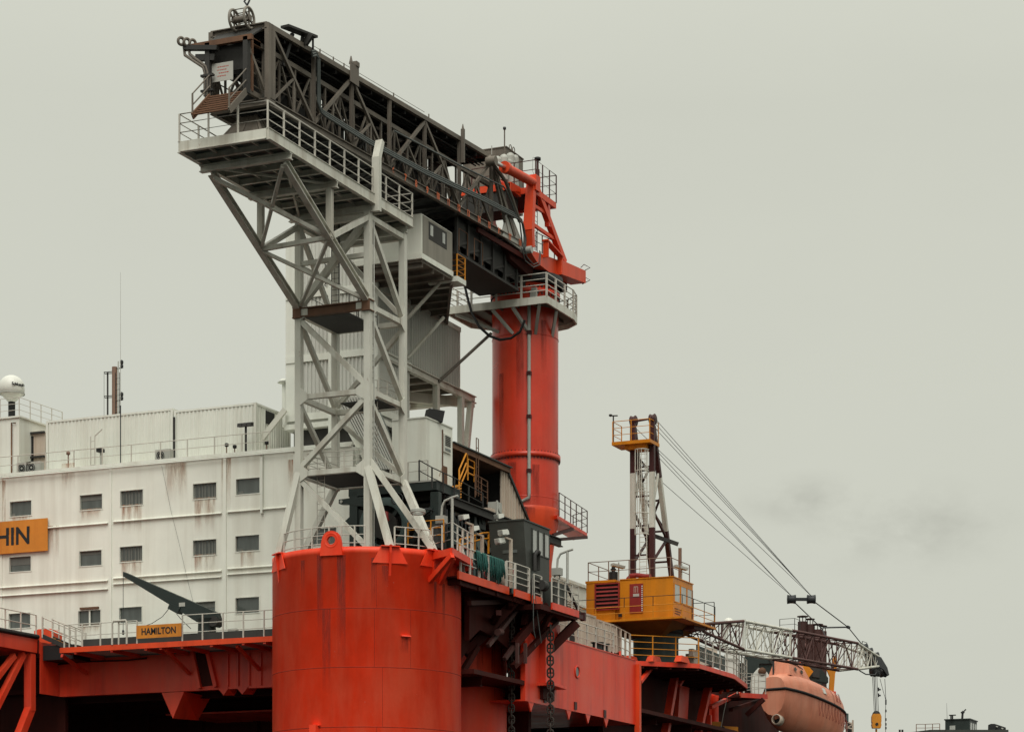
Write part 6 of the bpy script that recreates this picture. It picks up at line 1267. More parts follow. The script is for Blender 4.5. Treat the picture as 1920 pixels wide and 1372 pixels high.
# ================================================================ starboard girder
SBB = -3.9; SZT = pB(1045, 1196, SBB).z; SZB = pB(1165, 1352, SBB).z
gA0, gA1 = pB(985, 1290, SBB).x, pB(1192, 1340, SBB).x
sgd = thing('side_girder', 'sunlit pinkish-red hull girder with a porthole on the right-hand side', 'hull side', (gA0+6, SBB, SZB))
m = M(); m.box(gA0, gA1, SBB, SBB+.3, SZB, SZT); m.box(gA0, gA1, SBB+.3, 20, SZB, SZB+.1); part(sgd, 'plating', m, MT['redgirder'])
m = M(); m.box(gA0, gA1, SBB-.04, SBB+.34, SZT, SZT+.06); part(sgd, 'coaming', m, MT['redgirder'])
p = pB(1082, 1259, SBB); m = M(); m.ring((p.x, SBB-.01, p.z), (0,1,0), .34, .06, 24, 6); ph = part(sgd, 'porthole', m, MT['redgirder']); m = M(); m.tube((p.x, SBB-.012, p.z), (p.x, SBB-.004, p.z), .33, 24); part(ph, 'pane', m, MT['pane'])
for px, py in ((1066, 1322), (1102, 1336), (1136, 1349), (995, 1300)):
    p = pB(px, py, SBB+.05); m = M(); m.extr([(p.x-.42, SBB+.02, SZB+.02), (p.x+.42, SBB+.02, SZB+.02), (p.x, SBB+.02, SZB-.55)], (0,.08,0)); part(sgd, 'hanging_gusset', m, MT['redgirder'])
for px, py in ((1079, 1323), (1134, 1338), (1022, 1310)):
    p = pB(px, py, SBB-.03); m = M(); m.box(p.x-.15, p.x+.2, SBB-.06, SBB, p.z-.2, p.z+.25); part(sgd, 'pad', m, MT['maroon'])
# sponson trunk with flared foot
sp0 = 14.0; m = M(); m.box(sp0, sp0+2.2, SBB-.4, -1.9, SZB+1.2, fz-1.2); spn = thing('sponson', 'deep-red boxed sponson with a flared foot under the winch platform', 'sponson', (sp0+1, SBB+1, SZB)); part(spn, 'trunk', m, MT['redgirder'])
m = M(); z = SZB+1.2; m.hexa([(sp0-.35,SBB-1.0,z-.18),(sp0+2.5,SBB-.7,z-.18),(sp0+2.5,-1.6,z-.18),(sp0-.35,-1.2,z-.18),(sp0-.35,SBB-1.0,z-.02),(sp0+2.5,SBB-.7,z-.02),(sp0+2.5,-1.6,z-.02),(sp0-.35,-1.2,z-.02)]); part(spn, 'foot_flange', m, MT['redgirder'])
m = M(); m.box(sp0+.1, sp0+1.8, SBB-.2, -2.2, z-.9, z-.19); part(spn, 'fairlead_boss', m, MT['redshade'])
# deck behind the girder: railing, containers, small fittings
railing('rusty railing along the top of the right-hand hull girder', [(pB(1048, 1190, SBB+.2).x, SBB+.2, SZT+.06), (pB(1150, 1225, SBB+.2).x, SBB+.2, SZT+.06)], 1.35, 3, 1.5, MT['greyrail'], .05, .03)
def cont2(px0, px1, y_top, y_bot, b, label, mat, wid=2.4):
    a0, a1 = pB(px0, 1180, b).x, pB(px1, 1200, b).x; zt_ = pB(px0, y_top, b).z; z0 = SZT+.1; t = thing('container', label, 'container', ((a0+a1)/2, b+wid/2, z0), 'weathered containers on the right-hand deck')
    m = M(); m.box(a0, a1, b+.08, b+wid, z0, zt_-.02); part(t, 'shell', m, mat); m = M(); m.corr((a0+.1, b+.07, 0), (a1-.1, b+.07, 0), z0+.14, zt_-.12, (0,-1,0), .3, .06); part(t, 'side_panel', m, mat)
    for a in (a0, a1-.14): m = M(); m.box(a, a+.14, b-.0, b+.1, z0, zt_); part(t, 'corner_post', m, mat)
    for z, h in ((zt_-.12, .12), (z0, .13)): m = M(); m.box(a0+.14, a1-.14, b, b+.09, z, z+h); part(t, 'side_rail', m, mat)
cont2(1062, 1118, 1137, 1210, -1.0, 'rust-streaked white container below the yellow crane, nearer one', MT['contr'])
cont2(1120, 1165, 1160, 1225, -1.0, 'rust-streaked white container beside the teal crane column', MT['contr'])
p = pB(1075, 1090, 3.5); q = pB(1112, 1140, 3.5); t = thing('deckhouse', 'small white house with ledges behind the lower apron railing', 'deckhouse', (p.x+2, 5, SZT)); m = M(); m.box(p.x-3, q.x+1.5, 3.5, 7, SZT, p.z-.2); part(t, 'wall', m, MT['contw']); m = M(); m.box(p.x-3.1, q.x+1.6, 3.35, 7.1, p.z-.2, p.z); m.box(p.x-3, q.x+1.5, 3.3, 3.49, p.z-1.6, p.z-1.45); part(t, 'roof', m, MT['contw'])
p = pB(1070, 1192, SBB+.6); t = thing('roller_fairlead', 'dark angular fairlead bracket on the hull girder deck', 'fairlead', (p.x, p.y, SZT)); m = M(); m.extr([pB(x, y, SBB+.5) for x, y in ((1051, 1192), (1064, 1186), (1076, 1180), (1078, 1198), (1076, 1213), (1062, 1208), (1066, 1196))], (0,.5,0)); part(t, 'bracket', m, MT['black']); m = M(); p = pB(1057, 1200, SBB+.5); m.tube(p, p+V((0,.5,0)), .22, 12); part(t, 'roller', m, MT['gangdark'])
m = M(); p = pB(1120, 1215, SBB+.8); m.lathe((p.x, p.y, SZT), [(.4, 0), (.3, .3), (.3, .6), (.45, .7), (.02, .72)], 14); m.lathe((p.x+1.0, p.y, SZT), [(.4, 0), (.3, .3), (.3, .6), (.45, .7), (.02, .72)], 14); solo('twin_bollard', m, MT['green'], 'dark twin bollard on the girder deck near the crane platform', 'bollard')
# ================================================================ crane platform, yellow crane with boom
pz_ = pB(1155, 1226, -5).z
PZ_ = 16.75
poly = [pZ(x, y, PZ_) for x, y in ((1120, 1219), (1155, 1226), (1181, 1238), (1310, 1244), (1376, 1264), (1400, 1283))]
poly[0] = V((poly[1].x-1.5, SBB, PZ_))
cp = thing('crane_platform', 'red faceted deck platform projecting under the yellow crane', 'platform', poly[2])
back = [V((poly[-1].x, 4, PZ_)), V((poly[0].x, 4, PZ_))]
m = M(); m.extr([p-V((0,0,.1)) for p in poly+back], (0,0,-.18)); part(cp, 'deck_plate', m, MT['redshade'])
m = M()
for p, q in zip(poly, poly[1:]): m.beam(p-V((0,0,.14)), q-V((0,0,.14)), .12, .30)
part(cp, 'edge', m, MT['redgirder'])
m = M()
for i in range(9):
    f = i/8; p = poly[3].lerp(poly[5], f)-V((0,0,.34)); m.beam(p, p+V((0, 5, 0)), .14, .22)
for i in range(5): p = poly[2].lerp(poly[3], i/5)-V((0,0,.34)); m.beam(p, p+V((.6, 5, 0)), .14, .22)
part(cp, 'joist', m, MT['redshade'])
m = M()
for i in range(5):
    p = poly[3].lerp(poly[5], (i+3)/8)-V((0,0,.30)); m.beam(p+V((.2, .6, 0)), p+V((.4, 3.4, 0)), .34, .05)
part(cp, 'painted_light_bars', m, MT['contw'])  # white bars painted as slots of light; the deck above is solid
# legs and struts below, set back under the overhang
Lb = lambda x, y, b: pB(x, y, b)
m = M(); m.beam(Lb(1196, 1245, SBB-.1), Lb(1196, 1400, SBB-.1), .34, .34, up=(1,0,0)); part(cp, 'post', m, MT['orange'])
for (xa, ya, xb, yb, ww, b, mt) in ((1268, 1250, 1243, 1400, .5, -2.5, 'redgirder'), (1333, 1265, 1303, 1400, .5, -2.5, 'redgirder'), (1200, 1278, 1225, 1246, .26, -3.2, 'redgirder'), (1272, 1285, 1295, 1250, .26, -2.7, 'redgirder'), (1332, 1325, 1385, 1300, .3, -2.8, 'redgirder'), (1330, 1340, 1330, 1400, .3, -2.8, 'redgirder'), (1370, 1330, 1425, 1312, .3, -2.5, 'redshade')):
    m = M(); m.beam(Lb(xa, ya, b), Lb(xb, yb, b), ww, ww*.8, up=(1,0,0)); part(cp, 'raking_leg', m, MT[mt])
m = M(); m.box(gA1+.1, 66, -1.6, -1.3, SEA, 17.3); part(cp, 'shade_side_wall', m, MT['redshade'])  # dark wall added behind the legs to close off sky under the platform
m = M(); ax0 = gA1+.2
m.box(ax0, 75, .5, .8, SEA, PZ_-.6); part(cp, 'shade_backing', m, MT['redshade'])  # added backing wall; keeps the space under the overhang dark
for px, b in ((1232, -.2), (1290, -.2)):
    p = Lb(px, 1300, b); m = M(); b -= 1.7; m.hexa([(p.x-1.4,b,8),(p.x+.6,b,8),(p.x+.6,b+.6,8),(p.x-1.4,b+.6,8),(p.x,b,PZ_-.5),(p.x+2,b,PZ_-.5),(p.x+2,b+.6,PZ_-.5),(p.x,b+.6,PZ_-.5)]); part(cp, 'bulkhead_frame', m, MT['redgirder'])
m = M(); p = Lb(1320, 1290, -.5); m.tube((p.x-2, -2.0, PZ_-4.4), (p.x-2, -2.0, PZ_-.6), .3, 12); part(cp, 'drain_pipe', m, MT['redgirder'])
railing('tall rusty railing at the left end of the crane platform', [poly[1]-V((2.2,0,0)), poly[1], poly[2]], 1.75, 3, 1.3, MT['contr'], .07, .03)
railing('yellow-orange railing before the teal crane column', [poly[2]+V((.2,.1,0)), poly[3]], 1.7, 4, 1.55, MT['yelrail'], .045, .032)
railing('pale railing along the outer end of the crane platform', [poly[3]+V((.2,.1,0)), poly[4], poly[5]], 1.75, 4, 1.35, MT['greyrail'], .05, .03)
for px in (1193, 1237, 1290):
    p = pZ(px, 1240, PZ_)+V((.4, .5, 0)); m = M(); m.hexa([p+V(q) for q in [(-.9,-.2,0),(.9,-.2,0),(.9,.3,0),(-.9,.3,0),(-.6,-.15,.42),(.6,-.15,.42),(.6,.25,.42),(-.6,.25,.42)]]); solo('covered_bundle', m, MT['orange'], {1193: 'red tarpaulin hump left of the crane column behind the rail', 1237: 'long red tarpaulin hump before the teal crane column', 1290: 'reddish tarpaulin hump right of the crane column'}[px], 'bundle')
p0, p1 = pD(1306, 1222, 158), pD(1359, 1244, 166); sb = thing('grey_name_board', 'weathered grey board with faded yellowish lettering on the crane platform rail', 'sign', p0); sb.name = 'name_board'; ORG[sb.name] = V(p0)
m = M(); m.beam(p0, p1, .06, 1.0); part(sb, 'board', m, MT['teal'])
m = M(); dn = (p1-p0).normalized(); nn = V((-.05, -.05, 0))
for k in range(13):
    c = p0.lerp(p1, .1+k*.063)+V((-.03,-.03,.05)); m.beam(c-V((0,0,.25)), c+V((0,0,.25)), .07, .05, up=(1,0,0))
    if k % 2 == 0: m.beam(c+V((0,0,.22)), c+dn*.25+V((0,0,.22)), .05, .07)
part(sb, 'faded_lettering', m, MT['contr'])
m = M(); p = pD(1304, 1226, 157); m.beam(p-dn*1.3, p+dn*.6, .3, .5); m.box(p.x-.6, p.x+.6, p.y-.1, p.y+.5, PZ_, p.z); solo('pallet_stack', m, MT['contr'], 'orange-brown timber stack behind the grey board', 'timber')
# crane -------------------------------------------------------------------------------
ka, kb = rig(*(lambda d: (d.x, d.y))(V((9.66, 156.2))))
PCN = V((ka, kb, PZ_)); hc = rig(10.55, 152.3)          # near right corner of the house
H0 = zat(*hc, 1157); H1 = zat(*hc, 1081)
cr_ = thing('deck_crane', 'yellow pedestal crane house with red louvre, red door and banded mast', 'crane', PCN)
m = M(); m.lathe(PCN, [(1.52, 0), (1.52, H0-PZ_-.9), (1.75, H0-PZ_-.7)], 48); part(cr_, 'pedestal', m, MT['teal'])
m = M(); m.lathe(PCN, [(1.75, H0-PZ_-.72), (1.85, H0-PZ_-.7), (1.85, H0-PZ_-.3), (1.6, H0-PZ_-.2)], 48); part(cr_, 'slew_ring', m, MT['black'])
hx, hy = hc; W6, D4 = 6.1, 3.9
y1 = hy+W6; ym = hy+3.75
m = M(); m.box(hx, hx+D4, hy, ym, H0, H1); part(cr_, 'cab_house', m, MT['yellow'])
m = M(); m.box(hx-.06, hx+D4, ym+.3, y1, H0, H1-.10); m.box(hx+.1, hx+D4-.2, ym, ym+.3, H0, H1-.3); part(cr_, 'engine_house', m, MT['yellow'])
m = M(); m.box(hx-.1, hx+D4+.05, ym+.25, y1+.05, H1-.10, H1+.05); m.box(hx-.05, hx+D4+.05, hy-.05, ym-.02, H1, H1+.06); part(cr_, 'roof', m, MT['yellow'])
# underframe: inverted tray
m = M(); zt_, zb_ = H0-.02, H0-.95
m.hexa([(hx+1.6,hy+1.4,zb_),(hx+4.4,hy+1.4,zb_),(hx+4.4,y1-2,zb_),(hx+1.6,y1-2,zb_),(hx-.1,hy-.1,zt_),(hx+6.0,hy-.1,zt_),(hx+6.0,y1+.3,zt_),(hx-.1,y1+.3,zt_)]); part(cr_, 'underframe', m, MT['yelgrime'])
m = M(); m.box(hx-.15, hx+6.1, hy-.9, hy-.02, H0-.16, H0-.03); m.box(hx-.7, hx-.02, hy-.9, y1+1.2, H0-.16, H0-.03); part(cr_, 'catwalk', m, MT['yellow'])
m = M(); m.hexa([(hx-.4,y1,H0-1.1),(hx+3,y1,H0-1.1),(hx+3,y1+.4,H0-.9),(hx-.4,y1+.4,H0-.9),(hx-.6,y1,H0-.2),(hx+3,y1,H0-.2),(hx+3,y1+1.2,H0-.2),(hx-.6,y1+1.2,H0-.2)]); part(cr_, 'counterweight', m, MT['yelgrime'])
lv0, lv1 = pA(1162, 1120, hx).y, pA(1118, 1120, hx).y; lz0, lz1 = pA(1140, 1142, hx).z, pA(1140, 1095, hx).z
m = M(); m.box(hx-.08, hx-.06, lv0, lv1, lz0, lz1); lo = part(cr_, 'louvre', m, MT['black'])
for k in range(6):
    z = lz0+.08+k*(lz1-lz0-.1)/6; m = M(); m.hexa([(hx-.20,lv0+.05,z),(hx-.14,lv0+.05,z+.09),(hx-.14,lv1-.05,z+.09),(hx-.20,lv1-.05,z),(hx-.19,lv0+.05,z+.03),(hx-.14,lv0+.05,z+.12),(hx-.14,lv1-.05,z+.12),(hx-.19,lv1-.05,z+.03)]); part(lo, 'blade', m, MT['doorred'])
m = M()
for q in ((lv0-.04,lv1+.04,lz0-.05,lz0+.02),(lv0-.04,lv1+.04,lz1-.02,lz1+.05),(lv0-.04,lv0+.04,lz0+.02,lz1-.02),(lv1-.04,lv1+.04,lz0+.02,lz1-.02)): m.box(hx-.22, hx-.06, *q)
part(lo, 'frame', m, MT['doorred'])
e0, e1 = pA(1206, 1120, hx).y, pA(1181, 1120, hx).y; dz0_, dz1_ = pA(1193, 1149, hx).z, pA(1193, 1094, hx).z
m = M(); m.box(hx-.05, hx-.002, e0, e1, dz0_, dz1_); dr_ = part(cr_, 'door', m, MT['doorred'])
m = M()
for k in range(13): z = dz0_+.12+k*(dz1_-dz0_-.2)/13; m.box(hx-.062, hx-.05, e0+.02, e0+.10, z, z+.07)
part(dr_, 'hazard_marks', m, MT['dome'])['kind'] = 'stuff'
m = M(); yc = (e0+e1)/2
for dy in (-.12, .02, .14): m.box(hx-.058, hx-.05, yc+dy, yc+dy+.03, dz0_+1.35, dz0_+1.75)
m.box(hx-.058, hx-.05, yc-.12, yc+.17, dz0_+1.72, dz0_+1.76); part(dr_, 'pictogram', m, MT['contr'])
m = M(); m.box(hx-.06, hx-.05, yc-.2, yc+.22, dz0_+1.1, dz0_+1.28); part(dr_, 'notice', m, MT['board'])
m = M(); m.box(hx-.09, hx-.06, pA(1167,1150,hx).y, pA(1160,1150,hx).y, H0+.22, H0+.42); part(cr_, 'vent', m, MT['black'])
# cab windows on the right-hand face
for i, (x0, x1) in enumerate(((.25, 1.25), (1.5, 2.55), (2.75, 3.65))):
    m = M(); z0, z1 = H0+1.12+(-.0)*i, H1-.42
    for q in ((x0-.06,x1+.06,z0-.06,z0),(x0-.06,x1+.06,z1,z1+.06),(x0-.06,x0,z0,z1),(x1,x1+.06,z0,z1)): m.box(hx+q[0], hx+q[1], hy-.035, hy+.01, q[2], q[3])
    w = part(cr_, 'window', m, MT['yellow']); m = M(); m.box(hx+x0, hx+x1, hy-.015, hy-.004, z0, z1); part(w, 'pane', m, MT['panelite'])
m = M(); m.box(hx+3.68, hx+3.86, hy-.03, hy-.002, H0+.1, H1-.4); part(cr_, 'rear_door', m, MT['maroon'])
m = M()
for k in range(3): m.box(hx+.3, hx+1.3+.2*k, hy-.02, hy-.002, H0+.3+k*.16, H0+.35+k*.16)
part(cr_, 'grab_bars', m, MT['maroon'])
railing('yellow lower rail of the crane catwalk across the front of the yellow house', [(hx-.65, y1+1.1, H0-.05), (hx-.65, hy-.85, H0-.05), (hx+6.0, hy-.85, H0-.05)], .85, 2, 1.95, MT['yelrail'], .03, .026)
railing('black upper wire rail of the crane catwalk', [(hx-.66, y1+1.1, H0+.75), (hx-.66, hy-.86, H0+.75), (hx+6.0, hy-.86, H0+.75)], .62, 1, 1.95, MT['black'], .025, .022)
railing('thin dark brown railing on the crane house roof', [(hx+3.8, y1-.1, H1+.05), (hx+.05, y1-.1, H1+.05), (hx+.05, hy+.2, H1+.05), (hx+3.8, hy+.2, H1+.05)], 1.25, 2, 1.5, MT['pole'], .035, .028)
railing('small dark railing at the far end of the crane catwalk', [(hx+6.0, hy-.8, H0), (hx+6.0, hy+1.2, H0)], 1.7, 2, 1.6, MT['black'], .03, .024)
m = M(); ex = pA(1150, 1070, hx+1.2); m.tube((ex.x, ex.y, H1), (ex.x, ex.y, H1+.75), .3, 14); m.tube((ex.x, ex.y, H1+.75), (ex.x, ex.y, H1+1.1), .13, 10); m.tube((ex.x, ex.y, H1+.9), (ex.x, ex.y, H1+.97), .2, 10); part(cr_, 'exhaust', m, MT['black'])
for px, y in ((1278, 1065), (1160, 1062)):
    p = pA(px, y, hx+2.5); m = M(); m.tube((p.x, p.y, H1), (p.x, p.y, p.z+.3), .05, 6); m.beam(p+V((-.5,.3,.1)), p+V((.2,-.3,-.05)), .4, .16); part(cr_, 'lamp', m, MT['grey'])
m = M(); p = pA(1275, 1050, hx+3.2); m.beam((p.x, p.y, H1-.6), (p.x, p.y, pA(1275, 1027, hx+3.2).z), .2, .14, up=(1,0,0)); part(cr_, 'lamp_post', m, MT['pole'])
m = M(); p = pA(1208, 1085, hx+.2); m.path([pA(x, y, hx+.2) for x, y in ((1177, 1086), (1183, 1079), (1195, 1078), (1210, 1080), (1220, 1080))], .16, 8); part(cr_, 'mast_foot', m, MT['doorred'])
# banded A-frame mast
mx = hx+1.3
zA = lambda py: pA(1205, py, mx).z
tops = {}
for px in (1187, 1223):
    y = pA(px, 900, mx).y
    for z0, z1, mt in ((H1, zA(990), 'maroon'), (zA(990), zA(886), 'white'), (zA(886), zA(792), 'maroon')):
        m = M(); m.beam((mx, y, z0), (mx, y, z1), .34, .3, up=(1,0,0)); part(cr_, 'mast_leg', m, MT[mt])
    tops[px] = V((mx, y, zA(788)))
    c = V((mx+.1, y, zA(787))); m = M(); m.lathe(c, [(.05,-.16), (.36,-.16), (.30,-.06), (.30,.06), (.36,.16), (.05,.16)], 28, axis=(.1,1,0)); part(cr_, 'sheave', m, MT['maroon'])
rt = pB(1228, 815, tops[1223].y); foot = pB(1262, 1088, tops[1223].y)
for px in (1187, 1223):
    y = tops[px].y; p = V((mx+.15, y, zA(800))); e = V((foot.x, y+(.0), H1)); f = lambda z: p.lerp(e, (p.z-z)/(p.z-e.z))
    for z0, z1, mt in ((zA(800), zA(890), 'maroon'), (zA(890), zA(985), 'white'), (zA(985), H1, 'maroon')):
        m = M(); m.beam(f(z0), f(z1), .30, .3, up=(1,0,0)); part(cr_, 'rear_leg', m, MT[mt])
    q = [f(zA(880)), V((mx, y, zA(955))), f(zA(1000)), V((mx, y, zA(1055)))]
    for k, (u, v_) in enumerate(zip(q, q[1:])): m = M(); m.beam(u, v_, .14, .14); part(cr_, 'mast_brace', m, MT['white'] if k == 0 else MT['maroon'])
for z in (zA(875), zA(930), zA(985), zA(1040)):
    m = M(); m.beam((mx, tops[1187].y, z), (mx, tops[1223].y, z), .1, .1); part(cr_, 'mast_tie', m, MT['maroon'])
    e0_, e1_ = f(z), V((f(z).x, tops[1187].y, z)); m = M(); m.beam(e0_, e1_, .12, .12); part(cr_, 'mast_tie', m, MT['maroon'])
for z0, z1, mt in ((zA(850), zA(900), 'maroon'), (zA(920), zA(985), 'maroon')):
    m = M(); e = f(z1); m.beam((f(z0).x, tops[1187].y, z0), (e.x, tops[1223].y, z1), .11, .11); m.beam((f(z0).x, tops[1223].y, z0), (e.x, tops[1187].y, z1), .11, .11); part(cr_, 'mast_brace', m, MT[mt])
m = M(); m.beam((mx+1.6, tops[1187].y-.2, zA(990)), (mx+2.6, tops[1223].y-.9, zA(1012)), .24, .24); part(cr_, 'buffer', m, MT['gangdark'])
pzt = zA(829); yl, yr = pA(1150, 829, mx-.6).y, pA(1222, 829, mx-.6).y
m = M(); m.box(mx-.9, mx+.9, yr, yl, pzt-.22, pzt); m.box(mx-.6, mx+.8, yr+.4, yl-.8, pzt-.5, pzt-.22); part(cr_, 'mast_platform', m, MT['yellow'])
railing('thin railing round the platform at the crane mast head', [(mx+.8, yl-.05, pzt), (mx-.85, yl-.05, pzt), (mx-.85, yr+.05, pzt), (mx+.8, yr+.05, pzt)], 1.35, 3, 1.4, MT['yelrail'], .035, .024)
m = M(); p = pA(1150, 800, mx-.5); m.tube((p.x, p.y, pzt), (p.x, p.y, zA(778)), .05, 6); m.beam((p.x, p.y+.25, zA(777)), (p.x, p.y-.3, zA(778)), .1, .07); m.lathe((p.x, p.y+.2, zA(776)), [(.02,-.1),(.12,-.05),(.12,.05),(.02,.08)], 8); part(cr_, 'anemometer', m, MT['gangdark'])
m = M(); m.beam((mx, tops[1187].y, zA(789)), (mx, tops[1223].y, zA(786)), .1, .1); part(cr_, 'head_tie', m, MT['maroon'])
yl2 = pA(1205, 900, mx-.5).y
part(cr_, 'ladder', ladder_mesh((mx-.4, yl2, H1+.3), (mx-.4, yl2, pzt-.2), (0,1,0), .5, .32, .03), MT['white'])
part(cr_, 'ladder_cage', cage_mesh((mx-.4, yl2, zA(1005)), (mx-.4, yl2, zA(847)), (-1,0,0), (0,1,0), .46, 5, 6, .03), MT['white'])
# boom ------------------------------------------------------------------------------------
def cw(x, y, z): a, b = rig(x, y); return V((a, b, z))
bd = V((.563, .826)); root = V((11.5, 155.6)); nb_ = V((bd.y, -bd.x))
BZ = lambda t: 19.45+.012*t
def bp(t, s, h): c = root+bd*t+nb_*(s); return cw(c.x, c.y, BZ(t)+h)
def tat(px): k = (px-CX)/FOC; return (k*root.y-root.x)/(bd.x-k*bd.y)
tR, tW0, tW1, tM1, tT = 1.2, tat(1376), tat(1465), tat(1590), tat(1640)
bo = thing('crane_boom', 'long horizontal maroon-and-white lattice boom of the yellow crane', 'boom', bp(0, 0, 0))
HB_, WB_ = .98, .8
def sect(t):
    if t < tW0: k = .25+.75*(t-tR)/(tW0-tR); return WB_*(1.0), HB_*k
    if t < tM1: return WB_, HB_
    k = 1-.62*(t-tM1)/(tT-tM1); return WB_*k, HB_*k
ts = []; t_ = tR
while t_ < tT: ts.append(t_); t_ += 1.25 if t_ < tM1 else .95
ts = sorted(set(ts+[tW0, tW1, tM1, tT])); ts = [x for i, x in enumerate(ts) if i == 0 or x-ts[i-1] > .3 or x in (tW0, tW1, tM1, tT)]
def bmat(t): return MT['boomred'] if t < tW0-.01 or tW1-.01 <= t < tM1-.01 else MT['white']
for lo_, hi_ in ((tR, tW0), (tW0, tW1), (tW1, tM1), (tM1, tT)):
    seg = [x for x in ts if lo_-.01 <= x <= hi_+.01]
    mats = bmat(lo_)
    for s, h in ((1,1), (-1,1), (1,-1), (-1,-1)):
        m = M(); w0, h0_ = sect(lo_); w1, h1_ = sect(hi_-.001); m.tube(bp(lo_, s*w0, h*h0_), bp(hi_, s*w1, h*h1_), .105, 8); part(bo, 'chord', m, mats)
    for i, (a, b) in enumerate(zip(seg, seg[1:])):
        (w0, h0_), (w1, h1_) = sect(a), sect(b-.001); sg_ = 1 if i % 2 else -1; m = M()
        for s in (1, -1): m.tube(bp(a, s*w0, sg_*h0_), bp(b, s*w1, -sg_*h1_), .045, 5); m.tube(bp(a, s*w0, -h0_), bp(a, s*w0, h0_), .04, 5)
        for h in (1, -1): m.tube(bp(a, sg_*w0, h*h0_), bp(b, -sg_*w1, h*h1_), .04, 5)
        m.tube(bp(a, w0, h0_), bp(a, -w0, -h0_), .035, 5)
        part(bo, 'lacing', m, mats)
m = M(); m.beam(bp(tR-1.3, 0, .0), bp(tR+.2, 0, .0), 1.7, .4); part(bo, 'boom_foot', m, MT['boomred'])
for t in (tW0-1.2, tW1+2.2, tW1-1.0): m = M(); c = bp(t, WB_, 0); m.lathe(c, [(.02,-.06),(.24,-.05),(.24,.05),(.02,.06)], 12, axis=(.3,-.9,0)); part(bo, 'cable_roller', m, MT['boomred'])
m = M(); m.beam(bp(tW0, WB_, -HB_), bp(tW0, WB_, HB_+.12), .2, .2, up=(1,0,0)); part(bo, 'splice_frame', m, MT['contw']); m = M(); m.beam(bp(tW0, -WB_, -HB_), bp(tW0, -WB_, HB_), .2, .2, up=(1,0,0)); part(bo, 'splice_frame', m, MT['contw'])
# head: dark sheave nest curving down
hdz = lambda t, s, h: bp(t, s, h)
m = M(); m.extr([hdz(tT-1.6, -.3, .62), hdz(tT+.4, -.3, .35), hdz(tT+1.5, -.3, -.35), hdz(tT+1.85, -.3, -.9), hdz(tT+1.6, -.3, -1.0), hdz(tT+.8, -.3, -.55), hdz(tT-.6, -.3, -.3)], bp(0,.12,0)-bp(0,0,0)); m.extr([hdz(tT-1.6, .25, .62), hdz(tT+.4, .25, .35), hdz(tT+1.5, .25, -.35), hdz(tT+1.85, .25, -.9), hdz(tT+1.6, .25, -1.0), hdz(tT+.8, .25, -.55), hdz(tT-.6, .25, -.3)], bp(0,.12,0)-bp(0,0,0)); part(bo, 'head_plate', m, MT['cable'])
ax = bp(0,1,0)-bp(0,0,0)
for t, h, r in ((tT-.9, .75, .26), (tT+.2, .5, .26), (tT-.2, -.75, .4), (tT+.3, -.8, .36), (tT+1.5, -.75, .36), (tT-1.8, .95, .3)):
    m = M(); m.lathe(bp(t, 0, h), [(.03,-.22),(r,-.2),(r*.85,0),(r,.2),(.03,.22)], 20, axis=ax); part(bo, 'sheave', m, MT['cable'])
m = M(); m.path([bp(tM1+.1, .9, -HB_-.1), bp(tM1+1.2, .9, -HB_-.3), bp(tT-1.2, .6, -HB_-.15), bp(tT-.6, .4, -.9)], .05, 5); part(bo, 'slack_wire', m, MT['cable'])
railing('tiny maintenance railing on top of the boom near its head', [bp(tT-2.6, .2, .75), bp(tT-1.8, .2, .7)], .6, 1, .8, MT['gangdark'], .03, .02)
m = M(); m.tube(bp(tW0+1.6, 0, HB_+.1), bp(tW0+2.9, 0, HB_+.16), .06, 6); m.tube(bp(tW0+2.9, 0, HB_), bp(tW0+2.9, 0, HB_+.3), .09, 6); part(bo, 'aerial_stub', m, MT['cable'])
# rigging ---------------------------------------------------------------------------------
def at_b(px, py, t): return pD(px, py, (root+bd*t).y)
tb = tat(1501); B1, B2 = at_b(1484, 1123, tb), at_b(1521, 1123, tb+.9)
bri = thing('bridle_block', 'black twin sheave bridle hanging between the crane mast wires and the boom', 'pulley block', (B1+B2)/2)
for c in (B1, B2): m = M(); m.lathe(c, [(.04,-.3),(.34,-.3),(.3,-.1),(.3,.1),(.34,.3),(.04,.3)], 20, axis=(.4,-.9,0)); part(bri, 'sheave', m, MT['cable'])
m = M(); m.beam(B1, B2, .22, .22); part(bri, 'spreader', m, MT['cable'])
wr = thing('boom_wires', 'fan of thin steel wires from the crane mast head down to the bridle', 'cable', (tops[1223]+B1)/2)
for src, dst in (((1231, 785, tops[1223]), (B2, 3)), ((1229, 842, tops[1223]), (B1, 2)), ((1229, 800, tops[1187]), (B2, 1)), ((1229, 858, tops[1187]), (B1, 1))):
    for k in range(dst[1]):
        p = V((mx+.3, src[2].y+.1*k-.1, zA(src[1]+k*6))); q = dst[0]+V((.12*k, -.1*k, .25-.12*k)); m = M(); m.tube(p, q, .018, 5); part(wr, 'wire', m, MT['cable'])
pn = thing('boom_pendants', 'two black pendant lines from the bridle to the boom head with a spreader bar', 'cable', B2)
S1, S2 = at_b(1590, 1175, tat(1590)), at_b(1543, 1176, tat(1590)); 
m = M(); m.tube(B2, S1, .04, 6); m.tube(S1, at_b(1628, 1222, tT-.6), .04, 6); part(pn, 'pendant', m, MT['cable'])
m = M(); m.tube(B1, S2+V((-.3,0,-.1)), .04, 6); m.tube(S2+V((-.3,0,-.1)), bp(tat(1564), -.5, HB_), .04, 6); part(pn, 'pendant', m, MT['cable'])
m = M(); m.tube(S1, S2, .06, 8); m.tube(S1-V((.1,0,0)), S1+V((.25,0,0)), .13, 8); part(pn, 'spreader_bar', m, MT['cable'])
